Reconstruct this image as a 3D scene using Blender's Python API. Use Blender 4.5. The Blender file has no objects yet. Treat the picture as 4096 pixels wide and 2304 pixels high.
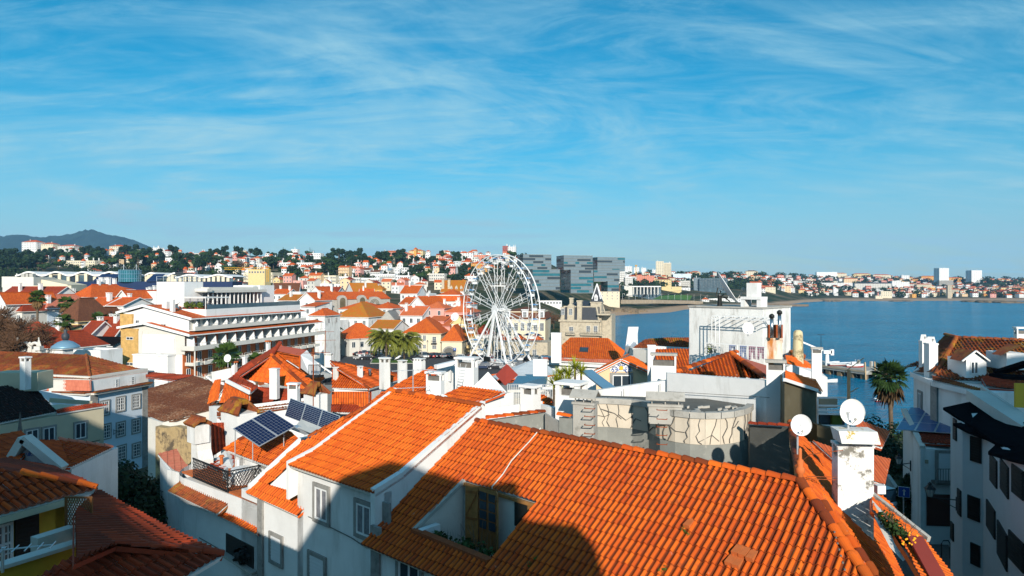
import bpy,bmesh,math,random
import numpy as np
from mathutils import Vector,Matrix
rad=math.radians
SC=bpy.context.scene; COL=SC.collection
RNG=random.Random(7)
# --- camera
F = 2731.0; HZ = 1140.0; CAMZ = 28.0      # focal length and horizon row in pixels of the 4096 px wide photograph; eye height over the sea
cd=bpy.data.cameras.new('camera'); cam=bpy.data.objects.new('camera',cd); COL.objects.link(cam)
cam.location=(0,0,CAMZ); cam.rotation_euler=(rad(90),0,0)
cd.sensor_width=36; cd.lens=36*F/4096; cd.shift_y=(HZ-1152)/4096.0
cd.clip_start=.5; cd.clip_end=20000
SC.camera=cam
# --- light
SUN_EL=22.0; SX,SY=.12,-.99
SUNAZ=math.atan2(SX,SY)
w=bpy.data.worlds.new('World'); SC.world=w; w.use_nodes=True
nt=w.node_tree; nd=nt.nodes; lk=nt.links; nd.clear()
def N(t,typ,**k):
 n=t.nodes.new(typ)
 for a,b in k.items():setattr(n,a,b)
 return n
out=N(nt,'ShaderNodeOutputWorld'); bg=N(nt,'ShaderNodeBackground'); bg.inputs[1].default_value=.10
sky=N(nt,'ShaderNodeTexSky',sky_type='NISHITA',sun_disc=False,sun_elevation=rad(SUN_EL),sun_rotation=SUNAZ,
  altitude=0,air_density=1.0,dust_density=.6,ozone_density=4.0)
hs=N(nt,'ShaderNodeHueSaturation'); hs.inputs['Hue'].default_value=.478; hs.inputs['Saturation'].default_value=1.6; hs.inputs['Value'].default_value=1.12
lk.new(sky.outputs[0],hs.inputs['Color'])
tc=N(nt,'ShaderNodeTexCoord'); sep=N(nt,'ShaderNodeSeparateXYZ'); lk.new(tc.outputs['Generated'],sep.inputs[0])
mz=N(nt,'ShaderNodeMath',operation='MAXIMUM'); lk.new(sep.outputs['Z'],mz.inputs[0]); mz.inputs[1].default_value=.0
ad=N(nt,'ShaderNodeMath',operation='ADD'); lk.new(mz.outputs[0],ad.inputs[0]); ad.inputs[1].default_value=.16
dx=N(nt,'ShaderNodeMath',operation='DIVIDE'); lk.new(sep.outputs['X'],dx.inputs[0]); lk.new(ad.outputs[0],dx.inputs[1])
dy=N(nt,'ShaderNodeMath',operation='DIVIDE'); lk.new(sep.outputs['Y'],dy.inputs[0]); lk.new(ad.outputs[0],dy.inputs[1])
cb=N(nt,'ShaderNodeCombineXYZ'); lk.new(dx.outputs[0],cb.inputs[0]); lk.new(dy.outputs[0],cb.inputs[1])
def cloud(rot,sc,nscale,lo,hi,dist,det=7,rough=.6):
 mp=N(nt,'ShaderNodeMapping'); mp.inputs['Rotation'].default_value=(0,0,rot); mp.inputs['Scale'].default_value=sc
 lk.new(cb.outputs[0],mp.inputs[0])
 n=N(nt,'ShaderNodeTexNoise'); n.inputs['Scale'].default_value=nscale; n.inputs['Detail'].default_value=det
 n.inputs['Roughness'].default_value=rough; n.inputs['Distortion'].default_value=dist
 lk.new(mp.outputs[0],n.inputs['Vector'])
 r=N(nt,'ShaderNodeMapRange'); r.interpolation_type='SMOOTHSTEP'
 r.inputs['From Min'].default_value=lo; r.inputs['From Max'].default_value=hi
 lk.new(n.outputs['Fac'],r.inputs['Value']); return r.outputs[0]
c1=cloud(rad(-40),(.6,1.15,1),1.15,.36,.72,1.8,12,.62)
c2=cloud(rad(44),(.5,1.4,1),3.0,.38,.78,1.6,12,.68)
c3=cloud(rad(-8),(.7,.9,1),.60,.38,.62,.8,6)
m1=N(nt,'ShaderNodeMath',operation='MULTIPLY'); lk.new(c1,m1.inputs[0]); lk.new(c3,m1.inputs[1])
m2=N(nt,'ShaderNodeMath',operation='MULTIPLY_ADD'); lk.new(c2,m2.inputs[0]); m2.inputs[1].default_value=.45; lk.new(m1.outputs[0],m2.inputs[2])
m3=N(nt,'ShaderNodeMath',operation='MULTIPLY'); m3.use_clamp=True; lk.new(m2.outputs[0],m3.inputs[0]); m3.inputs[1].default_value=.80
hz=N(nt,'ShaderNodeMapRange'); hz.interpolation_type='SMOOTHSTEP'; hz.inputs['From Min'].default_value=.30; hz.inputs['From Max'].default_value=-.03; hz.inputs['To Max'].default_value=.60; lk.new(sep.outputs['Z'],hz.inputs['Value']); m4=N(nt,'ShaderNodeMath',operation='ADD'); m4.use_clamp=True; lk.new(m3.outputs[0],m4.inputs[0]); lk.new(hz.outputs[0],m4.inputs[1])
mxc=N(nt,'ShaderNodeMix',data_type='RGBA'); lk.new(m4.outputs[0],mxc.inputs[0]); lk.new(hs.outputs[0],mxc.inputs[6])
mxc.inputs[7].default_value=(3.7,6.4,7.4,1)
lk.new(mxc.outputs[2],bg.inputs[0]); lk.new(bg.outputs[0],out.inputs[0])
sd=bpy.data.lights.new('sun','SUN'); so=bpy.data.objects.new('sun',sd); COL.objects.link(so)
sd.energy=5.0; sd.angle=rad(.5); sd.color=(1,.93,.82)
ce=math.cos(rad(SUN_EL)); SUN=Vector((SX*ce,SY*ce,math.sin(rad(SUN_EL)))).normalized()
so.rotation_euler=SUN.to_track_quat('Z','Y').to_euler(); so.location=(0,-30,80)
SC.view_settings.view_transform='Standard'; SC.view_settings.look='None'
SC.view_settings.exposure=0.15; SC.view_settings.gamma=1
SC.cycles.max_bounces=5; SC.cycles.diffuse_bounces=1; SC.cycles.glossy_bounces=2; SC.cycles.transmission_bounces=2
SC.cycles.transparent_max_bounces=4; SC.cycles.volume_bounces=0
# --- pixel <-> place
def ray(px,py):return Vector(((px-2048)/F,1.0,-(py-HZ)/F))
def P(px,py,d):r=ray(px,py); return Vector((r.x*d,d,CAMZ + r.z*d))
def Q(px, py, z):                       # where the line of sight meets the level z (metres relative to the eye)
 r=ray(px,py); t=z/r.z; return Vector((r.x*t,t,CAMZ+z))
class Plane:
 def __init__(s,p,n):s.p=Vector(p); s.n=Vector(n).normalized()
 def hit(s,px,py):
  r=ray(px,py); c=Vector((0,0,CAMZ)); t=(s.p-c).dot(s.n)/r.dot(s.n); return c + r*t
def plane3(a,b,c):
 n=(b-a).cross(c-a)
 if n.z < 0:n=-n
 return Plane(a,n)
def vplane(a,b):return Plane(a,(b.y-a.y,-(b.x-a.x),0))
# --- materials
MATS={}
def _pr(m):return m.node_tree.nodes['Principled BSDF']
def hexc(h):
 h=h.lstrip('#'); return tuple(((int(h[i:i+2],16)/255)**2.2) for i in (0,2,4))
def mat(name,col,rough=.8,spec=.3,var=.12,vscale=.6,dirt=None,dscale=.35,dlo=.55,dhi=.75,bump=.0,bscale=30,metal=0,streak=False):
 m=bpy.data.materials.new(name); m.use_nodes=True; t=m.node_tree; p=_pr(m)
 p.inputs['Roughness'].default_value=rough; p.inputs['Specular IOR Level'].default_value=spec; p.inputs['Metallic'].default_value=metal
 c=N(t,'ShaderNodeTexCoord'); src=c.outputs['Object']
 base=N(t,'ShaderNodeRGB'); base.outputs[0].default_value=(*col,1); cur=base.outputs[0]
 if var:
  n=N(t,'ShaderNodeTexNoise'); n.inputs['Scale'].default_value=vscale; n.inputs['Detail'].default_value=6; n.inputs['Roughness'].default_value=.65
  t.links.new(src,n.inputs['Vector'])
  r=N(t,'ShaderNodeMapRange'); r.inputs['From Min'].default_value=.3; r.inputs['From Max'].default_value=.7
  r.inputs['To Min'].default_value=1-var; r.inputs['To Max'].default_value=1+var*.6; t.links.new(n.outputs['Fac'],r.inputs['Value'])
  mx=N(t,'ShaderNodeMix',data_type='RGBA',blend_type='MULTIPLY'); mx.inputs[0].default_value=1
  t.links.new(cur,mx.inputs[6]); t.links.new(r.outputs[0],mx.inputs[7]); cur=mx.outputs[2]
 if dirt:
  mp=N(t,'ShaderNodeMapping'); mp.inputs['Scale'].default_value=(1,1,.22 if streak else 1); t.links.new(src,mp.inputs[0])
  n=N(t,'ShaderNodeTexNoise'); n.inputs['Scale'].default_value=dscale; n.inputs['Detail'].default_value=9; n.inputs['Roughness'].default_value=.7
  t.links.new(mp.outputs[0],n.inputs['Vector'])
  r=N(t,'ShaderNodeMapRange'); r.inputs['From Min'].default_value=dlo; r.inputs['From Max'].default_value=dhi; t.links.new(n.outputs['Fac'],r.inputs['Value'])
  mx=N(t,'ShaderNodeMix',data_type='RGBA'); t.links.new(r.outputs[0],mx.inputs[0]); t.links.new(cur,mx.inputs[6]); mx.inputs[7].default_value=(*dirt,1); cur=mx.outputs[2]
 t.links.new(cur,p.inputs['Base Color'])
 if bump:
  n=N(t,'ShaderNodeTexNoise'); n.inputs['Scale'].default_value=bscale; n.inputs['Detail'].default_value=4; t.links.new(src,n.inputs['Vector'])
  b=N(t,'ShaderNodeBump'); b.inputs['Strength'].default_value=bump; b.inputs['Distance'].default_value=.03
  t.links.new(n.outputs['Fac'],b.inputs['Height']); t.links.new(b.outputs[0],p.inputs['Normal'])
 MATS[name]=m; return m
def tilemat(name,c1,c2,moss=None,mlo=.5,mhi=.75,mscale=.9,w=.22,l=.38,bump=0,joint=.0,grime=(.10,.035,.015),glo=.58,ghi=.85,chan=0):
 """clay tiles: one tone per tile from the UV map, which is in metres"""
 m=bpy.data.materials.new(name); m.use_nodes=True; t=m.node_tree; p=_pr(m)
 p.inputs['Roughness'].default_value=.75; p.inputs['Specular IOR Level'].default_value=.25
 uv=N(t,'ShaderNodeUVMap'); sp=N(t,'ShaderNodeSeparateXYZ'); t.links.new(uv.outputs[0],sp.inputs[0])
 fl=[]
 for o,s in ((sp.outputs[0],w),(sp.outputs[1],l)):
  d=N(t,'ShaderNodeMath',operation='DIVIDE'); t.links.new(o,d.inputs[0]); d.inputs[1].default_value=s
  f=N(t,'ShaderNodeMath',operation='FLOOR'); t.links.new(d.outputs[0],f.inputs[0]); fl.append(f.outputs[0])
 cb=N(t,'ShaderNodeCombineXYZ'); t.links.new(fl[0],cb.inputs[0]); t.links.new(fl[1],cb.inputs[1])
 wn=N(t,'ShaderNodeTexWhiteNoise',noise_dimensions='2D'); t.links.new(cb.outputs[0],wn.inputs['Vector'])
 co=N(t,'ShaderNodeTexCoord'); n1=N(t,'ShaderNodeTexNoise'); n1.inputs['Scale'].default_value=.45; n1.inputs['Detail'].default_value=5
 t.links.new(co.outputs['Object'],n1.inputs['Vector'])
 av=N(t,'ShaderNodeMath',operation='MULTIPLY_ADD'); t.links.new(wn.outputs[0],av.inputs[0]); av.inputs[1].default_value=.8
 sb=N(t,'ShaderNodeMath',operation='SUBTRACT'); t.links.new(n1.outputs['Fac'],sb.inputs[0]); sb.inputs[1].default_value=.40
 t.links.new(sb.outputs[0],av.inputs[2])
 mx=N(t,'ShaderNodeMix',data_type='RGBA'); t.links.new(av.outputs[0],mx.inputs[0]); mx.inputs[6].default_value=(*c1,1); mx.inputs[7].default_value=(*c2,1); cur=mx.outputs[2]
 def blot(cur,col,lo,hi,sc,det=8):
  n=N(t,'ShaderNodeTexNoise'); n.inputs['Scale'].default_value=sc; n.inputs['Detail'].default_value=det; n.inputs['Roughness'].default_value=.7
  t.links.new(co.outputs['Object'],n.inputs['Vector'])
  r=N(t,'ShaderNodeMapRange'); r.inputs['From Min'].default_value=lo; r.inputs['From Max'].default_value=hi; t.links.new(n.outputs['Fac'],r.inputs['Value'])
  x=N(t,'ShaderNodeMix',data_type='RGBA'); t.links.new(r.outputs[0],x.inputs[0]); t.links.new(cur,x.inputs[6]); x.inputs[7].default_value=(*col,1); return x.outputs[2]
 if grime:cur=blot(cur,grime,glo,ghi,3.1)
 if moss:cur=blot(cur,moss,mlo,mhi,mscale)
 if chan:  # groove and lip shade painted into the colour, along with channel dirt
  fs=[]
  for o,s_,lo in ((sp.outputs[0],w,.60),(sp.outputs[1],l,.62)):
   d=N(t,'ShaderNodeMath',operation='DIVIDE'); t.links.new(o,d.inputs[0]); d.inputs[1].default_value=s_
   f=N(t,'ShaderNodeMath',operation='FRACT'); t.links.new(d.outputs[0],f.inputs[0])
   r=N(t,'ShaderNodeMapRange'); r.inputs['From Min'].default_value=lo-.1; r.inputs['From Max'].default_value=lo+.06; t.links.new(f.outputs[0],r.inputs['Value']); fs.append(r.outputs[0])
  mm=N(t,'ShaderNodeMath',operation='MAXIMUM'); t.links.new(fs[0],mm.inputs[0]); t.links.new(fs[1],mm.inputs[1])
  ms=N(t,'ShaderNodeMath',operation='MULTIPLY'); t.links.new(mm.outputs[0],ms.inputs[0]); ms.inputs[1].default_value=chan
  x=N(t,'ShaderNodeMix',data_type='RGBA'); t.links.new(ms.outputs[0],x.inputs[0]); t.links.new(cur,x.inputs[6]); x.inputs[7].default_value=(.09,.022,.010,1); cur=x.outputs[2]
 t.links.new(cur,p.inputs['Base Color'])
 if bump:
  wv=N(t,'ShaderNodeMath',operation='MULTIPLY'); t.links.new(sp.outputs[0],wv.inputs[0]); wv.inputs[1].default_value=2*math.pi/w
  si=N(t,'ShaderNodeMath',operation='SINE'); t.links.new(wv.outputs[0],si.inputs[0])
  fr=N(t,'ShaderNodeMath',operation='FRACT'); d=N(t,'ShaderNodeMath',operation='DIVIDE'); t.links.new(sp.outputs[1],d.inputs[0]); d.inputs[1].default_value=l
  t.links.new(d.outputs[0],fr.inputs[0])
  s2=N(t,'ShaderNodeMath',operation='ADD'); t.links.new(si.outputs[0],s2.inputs[0]); t.links.new(fr.outputs[0],s2.inputs[1])
  b=N(t,'ShaderNodeBump'); b.inputs['Strength'].default_value=bump; b.inputs['Distance'].default_value=.05
  t.links.new(s2.outputs[0],b.inputs['Height']); t.links.new(b.outputs[0],p.inputs['Normal'])
 MATS[name]=m; return m
G=(.26,.25,.23)
mat('white',(.80,.79,.77),var=.10,dirt=(.46,.44,.39),dscale=.7,dlo=.52,dhi=.82,bump=.15,bscale=6,streak=True)
mat('white_clean',(.82,.81,.79),var=.06,dirt=(.55,.53,.48),dscale=.6,dlo=.56,dhi=.9,streak=True)
mat('white_dirty',(.78,.77,.74),var=.10,dirt=(.33,.31,.27),dscale=1.3,dlo=.50,dhi=.72,bump=.4,bscale=8,streak=True)
mat('white_peel',(.80,.79,.76),var=.08,dirt=(.20,.19,.165),dscale=1.5,dlo=.53,dhi=.59,bump=.5,bscale=8,streak=False)
mat('offwhite',(.66,.63,.57),var=.10,dirt=(.42,.39,.33),dscale=.6,dlo=.55,dhi=.85,bump=.15,bscale=6)
mat('cream',(.72,.63,.46),var=.08,dirt=(.45,.38,.25),dscale=.5,dlo=.56,dhi=.9)
mat('pale_yellow',(.74,.57,.28),var=.08,dirt=(.45,.36,.2),dscale=.5,dlo=.6,dhi=.9)
mat('yellow',(.70,.42,.045),var=.08,dirt=(.3,.2,.05),dscale=.6,dlo=.6,dhi=.9)
mat('ochre',(.72,.36,.08),var=.08)
mat('peach',(.78,.55,.33),var=.05)
mat('pink',(.74,.36,.30),var=.07)
mat('salmon',(.72,.25,.15),var=.07)
mat('blue_white',(.62,.70,.78),var=.05,dirt=(.42,.46,.5),dscale=.5,dlo=.6,dhi=.95)
mat('stone',(.50,.43,.32),var=.18,vscale=1.6,dirt=(.24,.21,.16),dscale=1.2,dlo=.5,dhi=.75,bump=.3,bscale=5)
mat('sand_stone',(.62,.38,.13),var=.25,vscale=1.2,dirt=(.42,.25,.08),dscale=1.5,dlo=.5,dhi=.7)
mat('grey_stone',(.30,.29,.27),var=.2,vscale=3,dirt=(.16,.155,.145),dscale=2.5,dlo=.5,dhi=.7,bump=.3,bscale=12)
mat('concrete',(.27,.275,.25),var=.16,vscale=1.2,dirt=(.47,.43,.37),dscale=1.4,dlo=.56,dhi=.70,bump=.3,bscale=9)
mat('concrete_light',(.42,.40,.36),var=.16,vscale=1.5,dirt=(.2,.19,.16),dscale=2,dlo=.54,dhi=.75,bump=.4,bscale=9)
mat('concrete_dark',(.12,.118,.105),var=.2,vscale=1.1,dirt=(.24,.22,.18),dscale=1.2,dlo=.6,dhi=.75,bump=.3,bscale=7)
mat('olive_render',(.115,.095,.055),var=.14,vscale=.8,dirt=(.17,.145,.10),dscale=.7,dlo=.5,dhi=.7)
mat('panel_cream',(.63,.55,.44),var=.10,vscale=1.2,dirt=(.46,.40,.32),dscale=1.0,dlo=.55,dhi=.8,streak=True)
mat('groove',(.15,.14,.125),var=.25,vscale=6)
mat('glass',(.03,.045,.06),rough=.12,spec=.7,var=0)
mat('glass_curtain',(.22,.22,.24),rough=.25,spec=.6,var=.4,vscale=4)
mat('glass_teal',(.015,.13,.17),rough=.15,spec=.6,var=.3,vscale=.3)
mat('glass_grey',(.08,.13,.16),rough=.12,spec=.9,var=.35,vscale=.25)
mat('frame_white',(.78,.78,.77),rough=.5,var=.03)
mat('shutter_white',(.70,.71,.72),rough=.5,var=.05)
mat('shutter_dark',(.012,.014,.013),rough=.5,spec=.3,var=.1)
mat('navy',(.012,.03,.09),rough=.5,var=.1)
mat('dark_roof',(.010,.010,.012),rough=.95,spec=0,var=.3,vscale=3,bump=.2,bscale=6)
mat('slate',(.045,.05,.06),rough=.5,var=.2,vscale=2)
mat('black_iron',(.012,.012,.013),rough=.5,spec=.4,var=0)
mat('white_paint',(.80,.80,.79),rough=.4,spec=.4,var=.05,vscale=2)
mat('wheel_blue',(.12,.28,.50),rough=.4,var=.05)
mat('steel',(.55,.55,.55),rough=.25,metal=1,var=.1)
mat('aluminium',(.6,.62,.64),rough=.4,metal=.6,var=.1)
mat('blue_metal',(.20,.36,.48),rough=.4,metal=.3,var=.1)
mat('rust',(.30,.07,.02),rough=.85,var=.3,vscale=6)
mat('rust_white',(.76,.70,.58),rough=.7,var=.08,dirt=(.50,.17,.03),dscale=1.6,dlo=.47,dhi=.66,streak=True)
mat('cable_white',(.72,.68,.6),var=.1)
mat('terracotta',(.58,.15,.04),var=.15,vscale=4,dirt=(.3,.1,.04),dscale=3,dlo=.55,dhi=.8)
mat('red_sheet',(.50,.10,.045),rough=.55,var=.12,vscale=2)
mat('red_panel',(.34,.05,.03),rough=.6,var=.1)
mat('wood',(.26,.10,.028),rough=.55,var=.35,vscale=5)
mat('wood_light',(.34,.16,.05),rough=.55,var=.3,vscale=5)
mat('pole_wood',(.48,.33,.19),rough=.8,var=.3,vscale=3)
mat('red_door',(.06,.018,.012),rough=.6,var=.1)
mat('asphalt',(.06,.06,.062),var=.15,vscale=.5)
mat('cobble',(.10,.095,.085),var=.45,vscale=9,bump=.5,bscale=10)
mat('pavement',(.30,.28,.25),var=.15,vscale=1)
mat('road_paint',(.75,.75,.73),var=.05)
mat('grass',(.07,.16,.02),var=.25,vscale=2)
mat('sand',(.50,.36,.24),var=.1,vscale=.05)
mat('rock',(.24,.17,.10),var=.4,vscale=.15,dirt=(.08,.07,.055),dscale=.3,dlo=.5,dhi=.65,bump=.6,bscale=1)
mat('foliage_dark',(.016,.038,.014),rough=.7,spec=.2,var=.5,vscale=.5)
mat('foliage',(.035,.075,.018),rough=.7,spec=.2,var=.45,vscale=.5)
mat('foliage_light',(.09,.13,.02),rough=.7,spec=.2,var=.4,vscale=.6)
mat('foliage_far',(.028,.052,.018),rough=.9,spec=.05,var=.5,vscale=.12)
mat('bare_twigs',(.13,.07,.04),rough=.9,spec=.1,var=.4,vscale=.6)
mat('bark',(.12,.085,.055),var=.3,vscale=3)
mat('palm_green',(.05,.095,.018),rough=.5,spec=.35,var=.35,vscale=1)
mat('palm_dark',(.025,.055,.012),rough=.6,spec=.2,var=.35,vscale=1)
mat('palm_yellow',(.16,.17,.02),rough=.5,spec=.35,var=.3,vscale=1)
mat('palm_dead',(.17,.10,.04),rough=.9,var=.3,vscale=2)
mat('yucca',(.34,.38,.03),rough=.5,spec=.3,var=.25,vscale=3)
mat('orange_fruit',(.8,.22,.01),var=.1)
mat('red',(.55,.02,.01),rough=.5,var=0)
mat('blue_sign',(.012,.08,.35),rough=.4,var=0)
mat('blue_boat',(.05,.2,.45),rough=.4,var=0)
mat('skin',(.55,.32,.22),var=0)
mat('cloth_dark',(.02,.022,.03),var=0)
mat('cloth_red',(.5,.03,.02),var=0)
mat('cloth_blue',(.20,.25,.42),var=.2,vscale=3)
mat('cloth_mauve',(.38,.20,.26),var=.2,vscale=3)
mat('car_black',(.012,.013,.016),rough=.2,spec=.6,var=0)
mat('car_silver',(.42,.43,.44),rough=.3,spec=.6,var=0,metal=.5)
mat('car_white',(.72,.72,.71),rough=.3,spec=.6,var=0)
mat('car_red',(.45,.02,.015),rough=.3,spec=.6,var=0)
mat('car_navy',(.015,.03,.07),rough=.2,spec=.6,var=0)
mat('tyre',(.015,.015,.015),var=0)
mat('azulejo',(.62,.64,.66),var=.1,dirt=(.08,.15,.42),dscale=5,dlo=.52,dhi=.58)
mat('tile_blue',(.07,.14,.42),rough=.4,var=.2,vscale=10)
mat('gold',(.75,.45,.05),var=0)
mat('solar',(.006,.016,.06),rough=.3,spec=.25,var=.25,vscale=8)
mat('lichen_white',(.72,.70,.66),var=.1,dirt=(.45,.30,.03),dscale=4,dlo=.55,dhi=.62)
mat('yellow_steel',(.65,.33,.02),var=0)
O1=(.84,.165,.012); O2=(.54,.075,.008)
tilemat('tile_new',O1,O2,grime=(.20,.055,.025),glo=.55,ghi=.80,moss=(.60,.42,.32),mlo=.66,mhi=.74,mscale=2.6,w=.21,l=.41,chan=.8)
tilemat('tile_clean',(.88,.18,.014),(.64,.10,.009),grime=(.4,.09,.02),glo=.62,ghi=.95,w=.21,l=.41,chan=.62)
tilemat('tile_flat',(.70,.135,.018),(.55,.085,.014),w=.24,l=.36,bump=.8)
tilemat('tile_far',(.68,.135,.018),(.48,.072,.012),bump=.4,grime=(.18,.05,.02))
tilemat('tile_far_light',(.66,.17,.05),(.52,.11,.04),bump=.3,grime=(.25,.09,.05))
tilemat('tile_far_moss',(.52,.12,.012),(.42,.13,.015),moss=(.36,.20,.02),mlo=.42,mhi=.7,bump=.3)
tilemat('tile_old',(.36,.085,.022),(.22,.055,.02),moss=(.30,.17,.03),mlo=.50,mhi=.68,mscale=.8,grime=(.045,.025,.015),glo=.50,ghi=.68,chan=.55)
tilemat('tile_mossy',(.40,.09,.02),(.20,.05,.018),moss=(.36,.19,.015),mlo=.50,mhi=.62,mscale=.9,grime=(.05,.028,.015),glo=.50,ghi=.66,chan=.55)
tilemat('tile_dark',(.05,.015,.010),(.02,.011,.009),moss=(.20,.035,.015),mlo=.60,mhi=.68,mscale=1.2,grime=(.012,.01,.009),glo=.4,ghi=.6)
tilemat('tile_brown',(.20,.075,.035),(.14,.05,.025),grime=(.05,.03,.02),glo=.5,ghi=.75,bump=.6)
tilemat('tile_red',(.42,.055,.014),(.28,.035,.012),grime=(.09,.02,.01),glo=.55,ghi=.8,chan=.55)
tilemat('tile_salmon',(.62,.20,.12),(.52,.15,.09),bump=.3)
# --- mesh and object helpers
BASE={}
class MB:
 def __init__(s):s.v=[]; s.f=[]; s.m=[]; s.uv=[]; s.cur=0
 def face(s,pts,uv=None,m=None):
  i=len(s.v); s.v.extend([tuple(p) for p in pts]); s.f.append(tuple(range(i,i+len(pts)))); s.m.append(s.cur if m is None else m)
  s.uv.append(uv or [(0,0)]*len(pts))
 def roofpoly(s,pts,m=None,o=None):
  pts=[Vector(p) for p in pts]; n=Vector((0,0,0))
  for i in range(len(pts)):n += pts[i].cross(pts[(i+1) % len(pts)])
  if n.length < 1e-9:return
  n.normalize()
  if n.z < 0:n=-n; pts.reverse()
  h=Vector((0,0,1)).cross(n)
  h=h.normalized() if h.length > 1e-4 else Vector((1,0,0))
  d=h.cross(n); o=Vector(o) if o is not None else pts[0]
  s.face(pts,[((p-o).dot(h),(p-o).dot(d)) for p in pts],m)
 def prism(s,foot,zb,zt,m=None,mt=None,bottom=False):
  n=len(foot); zt=zt if isinstance(zt,(list,tuple)) else [zt]*n; zb=zb if isinstance(zb,(list,tuple)) else [zb]*n
  a=sum(foot[i][0]*foot[(i+1) % n][1]-foot[(i+1) % n][0]*foot[i][1] for i in range(n))
  idx=list(range(n)) if a > 0 else list(range(n-1,-1,-1))
  B=[(foot[i][0],foot[i][1],zb[i]) for i in idx]; T=[(foot[i][0],foot[i][1],zt[i]) for i in idx]
  for i in range(n):
   j=(i+1) % n; s.face([B[i],B[j],T[j],T[i]],m=m)
  s.face(T,m=mt if mt is not None else m)
  if bottom:s.face(B[::-1],m=m)
 def obox(s, c, ax, ay, az, m=None):          # box from centre and three half-axis vectors
  c=Vector(c); ax=Vector(ax); ay=Vector(ay); az=Vector(az)
  V=[c+ax*i+ay*j+az*k for k in (-1,1) for i,j in ((-1,-1),(1,-1),(1,1),(-1,1))]
  fl=ax.cross(ay).dot(az) < 0
  for q in ((3,2,1,0),(4,5,6,7),(0,1,5,4),(1,2,6,5),(2,3,7,6),(3,0,4,7)):
   s.face([V[i] for i in (q[::-1] if fl else q)],m=m)
 def box(s,x0,y0,z0,x1,y1,z1,m=None):
  s.obox(((x0+x1)/2,(y0+y1)/2,(z0+z1)/2),((x1-x0)/2,0,0),(0,(y1-y0)/2,0),(0,0,(z1-z0)/2),m)
 def bar(s,a,b,w,h=None,m=None):
  a=Vector(a); b=Vector(b); d=b-a
  if d.length < 1e-6:return
  h=h or w; u=d.normalized(); side=u.cross(Vector((0,0,1)))
  side=side.normalized() if side.length > 1e-3 else Vector((1,0,0)); up=side.cross(u)
  s.obox((a+b)/2,d/2,side*w/2,up*h/2,m)
 def tube(s,path,r,n=8,m=None,caps=True):
  path=[Vector(p) for p in path]; rr=r if isinstance(r,(list,tuple)) else [r]*len(path); rings=[]
  for i,p in enumerate(path):
   d=(path[min(i+1,len(path)-1)]-path[max(i-1,0)]).normalized()
   a=d.cross(Vector((0,0,1))) if abs(d.z) < .95 else d.cross(Vector((1,0,0))); a.normalize(); b=a.cross(d)
   rings.append([p+(a*math.cos(t)+b*math.sin(t))*rr[i] for t in [2*math.pi*k/n for k in range(n)]])
  i0=len(s.v)
  for R in rings:s.v.extend([tuple(q) for q in R])
  mm=s.cur if m is None else m
  for i in range(len(rings)-1):
   for k in range(n):
    k2=(k+1) % n; s.f.append((i0+i*n+k,i0+(i+1)*n+k,i0+(i+1)*n+k2,i0+i*n+k2)); s.m.append(mm); s.uv.append([(0,0)]*4)
  if caps:
   s.f.append(tuple(i0+k for k in range(n))); s.m.append(mm); s.uv.append([(0,0)]*n)
   e=i0+(len(rings)-1)*n; s.f.append(tuple(e+k for k in range(n-1,-1,-1))); s.m.append(mm); s.uv.append([(0,0)]*n)
 def build(s,name,mats,parent=None,smooth=False,loc=None):
  base=BASE[parent.name] if parent is not None else Vector(loc or (0,0,0))
  me=bpy.data.meshes.new(name)
  if s.v:
   va=np.array(s.v,dtype=float) - np.array(base); me.from_pydata(va.tolist(),[],s.f)
   for q in (mats if isinstance(mats,(list,tuple)) else [mats]):me.materials.append(MATS[q])
   me.polygons.foreach_set('material_index',s.m)
   ul=me.uv_layers.new(name='UVMap'); ul.data.foreach_set('uv',[c for f in s.uv for u in f for c in u])
   if smooth:me.polygons.foreach_set('use_smooth',[True]*len(me.polygons))
   me.update()
  o=bpy.data.objects.new(name,me); COL.objects.link(o)
  if parent is not None:o.parent=parent; BASE[o.name]=base
  else:o.location=base; BASE[o.name]=base
  return o
def tag(o,label=None,cat=None,group=None,kind=None):
 if label:o['label']=label
 if cat:o['category']=cat
 if group:o['group']=group
 if kind:o['kind']=kind
 return o
def thing(name,loc,label,cat,group=None):
 o=bpy.data.objects.new(name,None); COL.objects.link(o); o.location=loc; o.empty_display_size=.5
 BASE[o.name]=Vector(loc); return tag(o,label,cat,group)
def part(name,mb,mats,parent,smooth=False,label=None):
 o=mb.build(name,mats,parent,smooth)
 if label:o['label']=label
 return o
def kids(root):return list(root.children)
def dup(root,loc,rz=None,sc=None,label=None,group=None,mats=None):
 def cp(o,par):
  c=o.copy(); COL.objects.link(c); c.parent=par
  for ch in list(o.children):cp(ch,c)
  return c
 r=cp(root,None); r.location=loc; BASE[r.name]=Vector(loc)
 if rz is not None:r.rotation_euler=(0,0,rz)
 if sc is not None:r.scale=(sc,sc,sc) if not isinstance(sc,(tuple,list)) else sc
 if label:r['label']=label
 if group:r['group']=group
 return r
WIN={}
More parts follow.
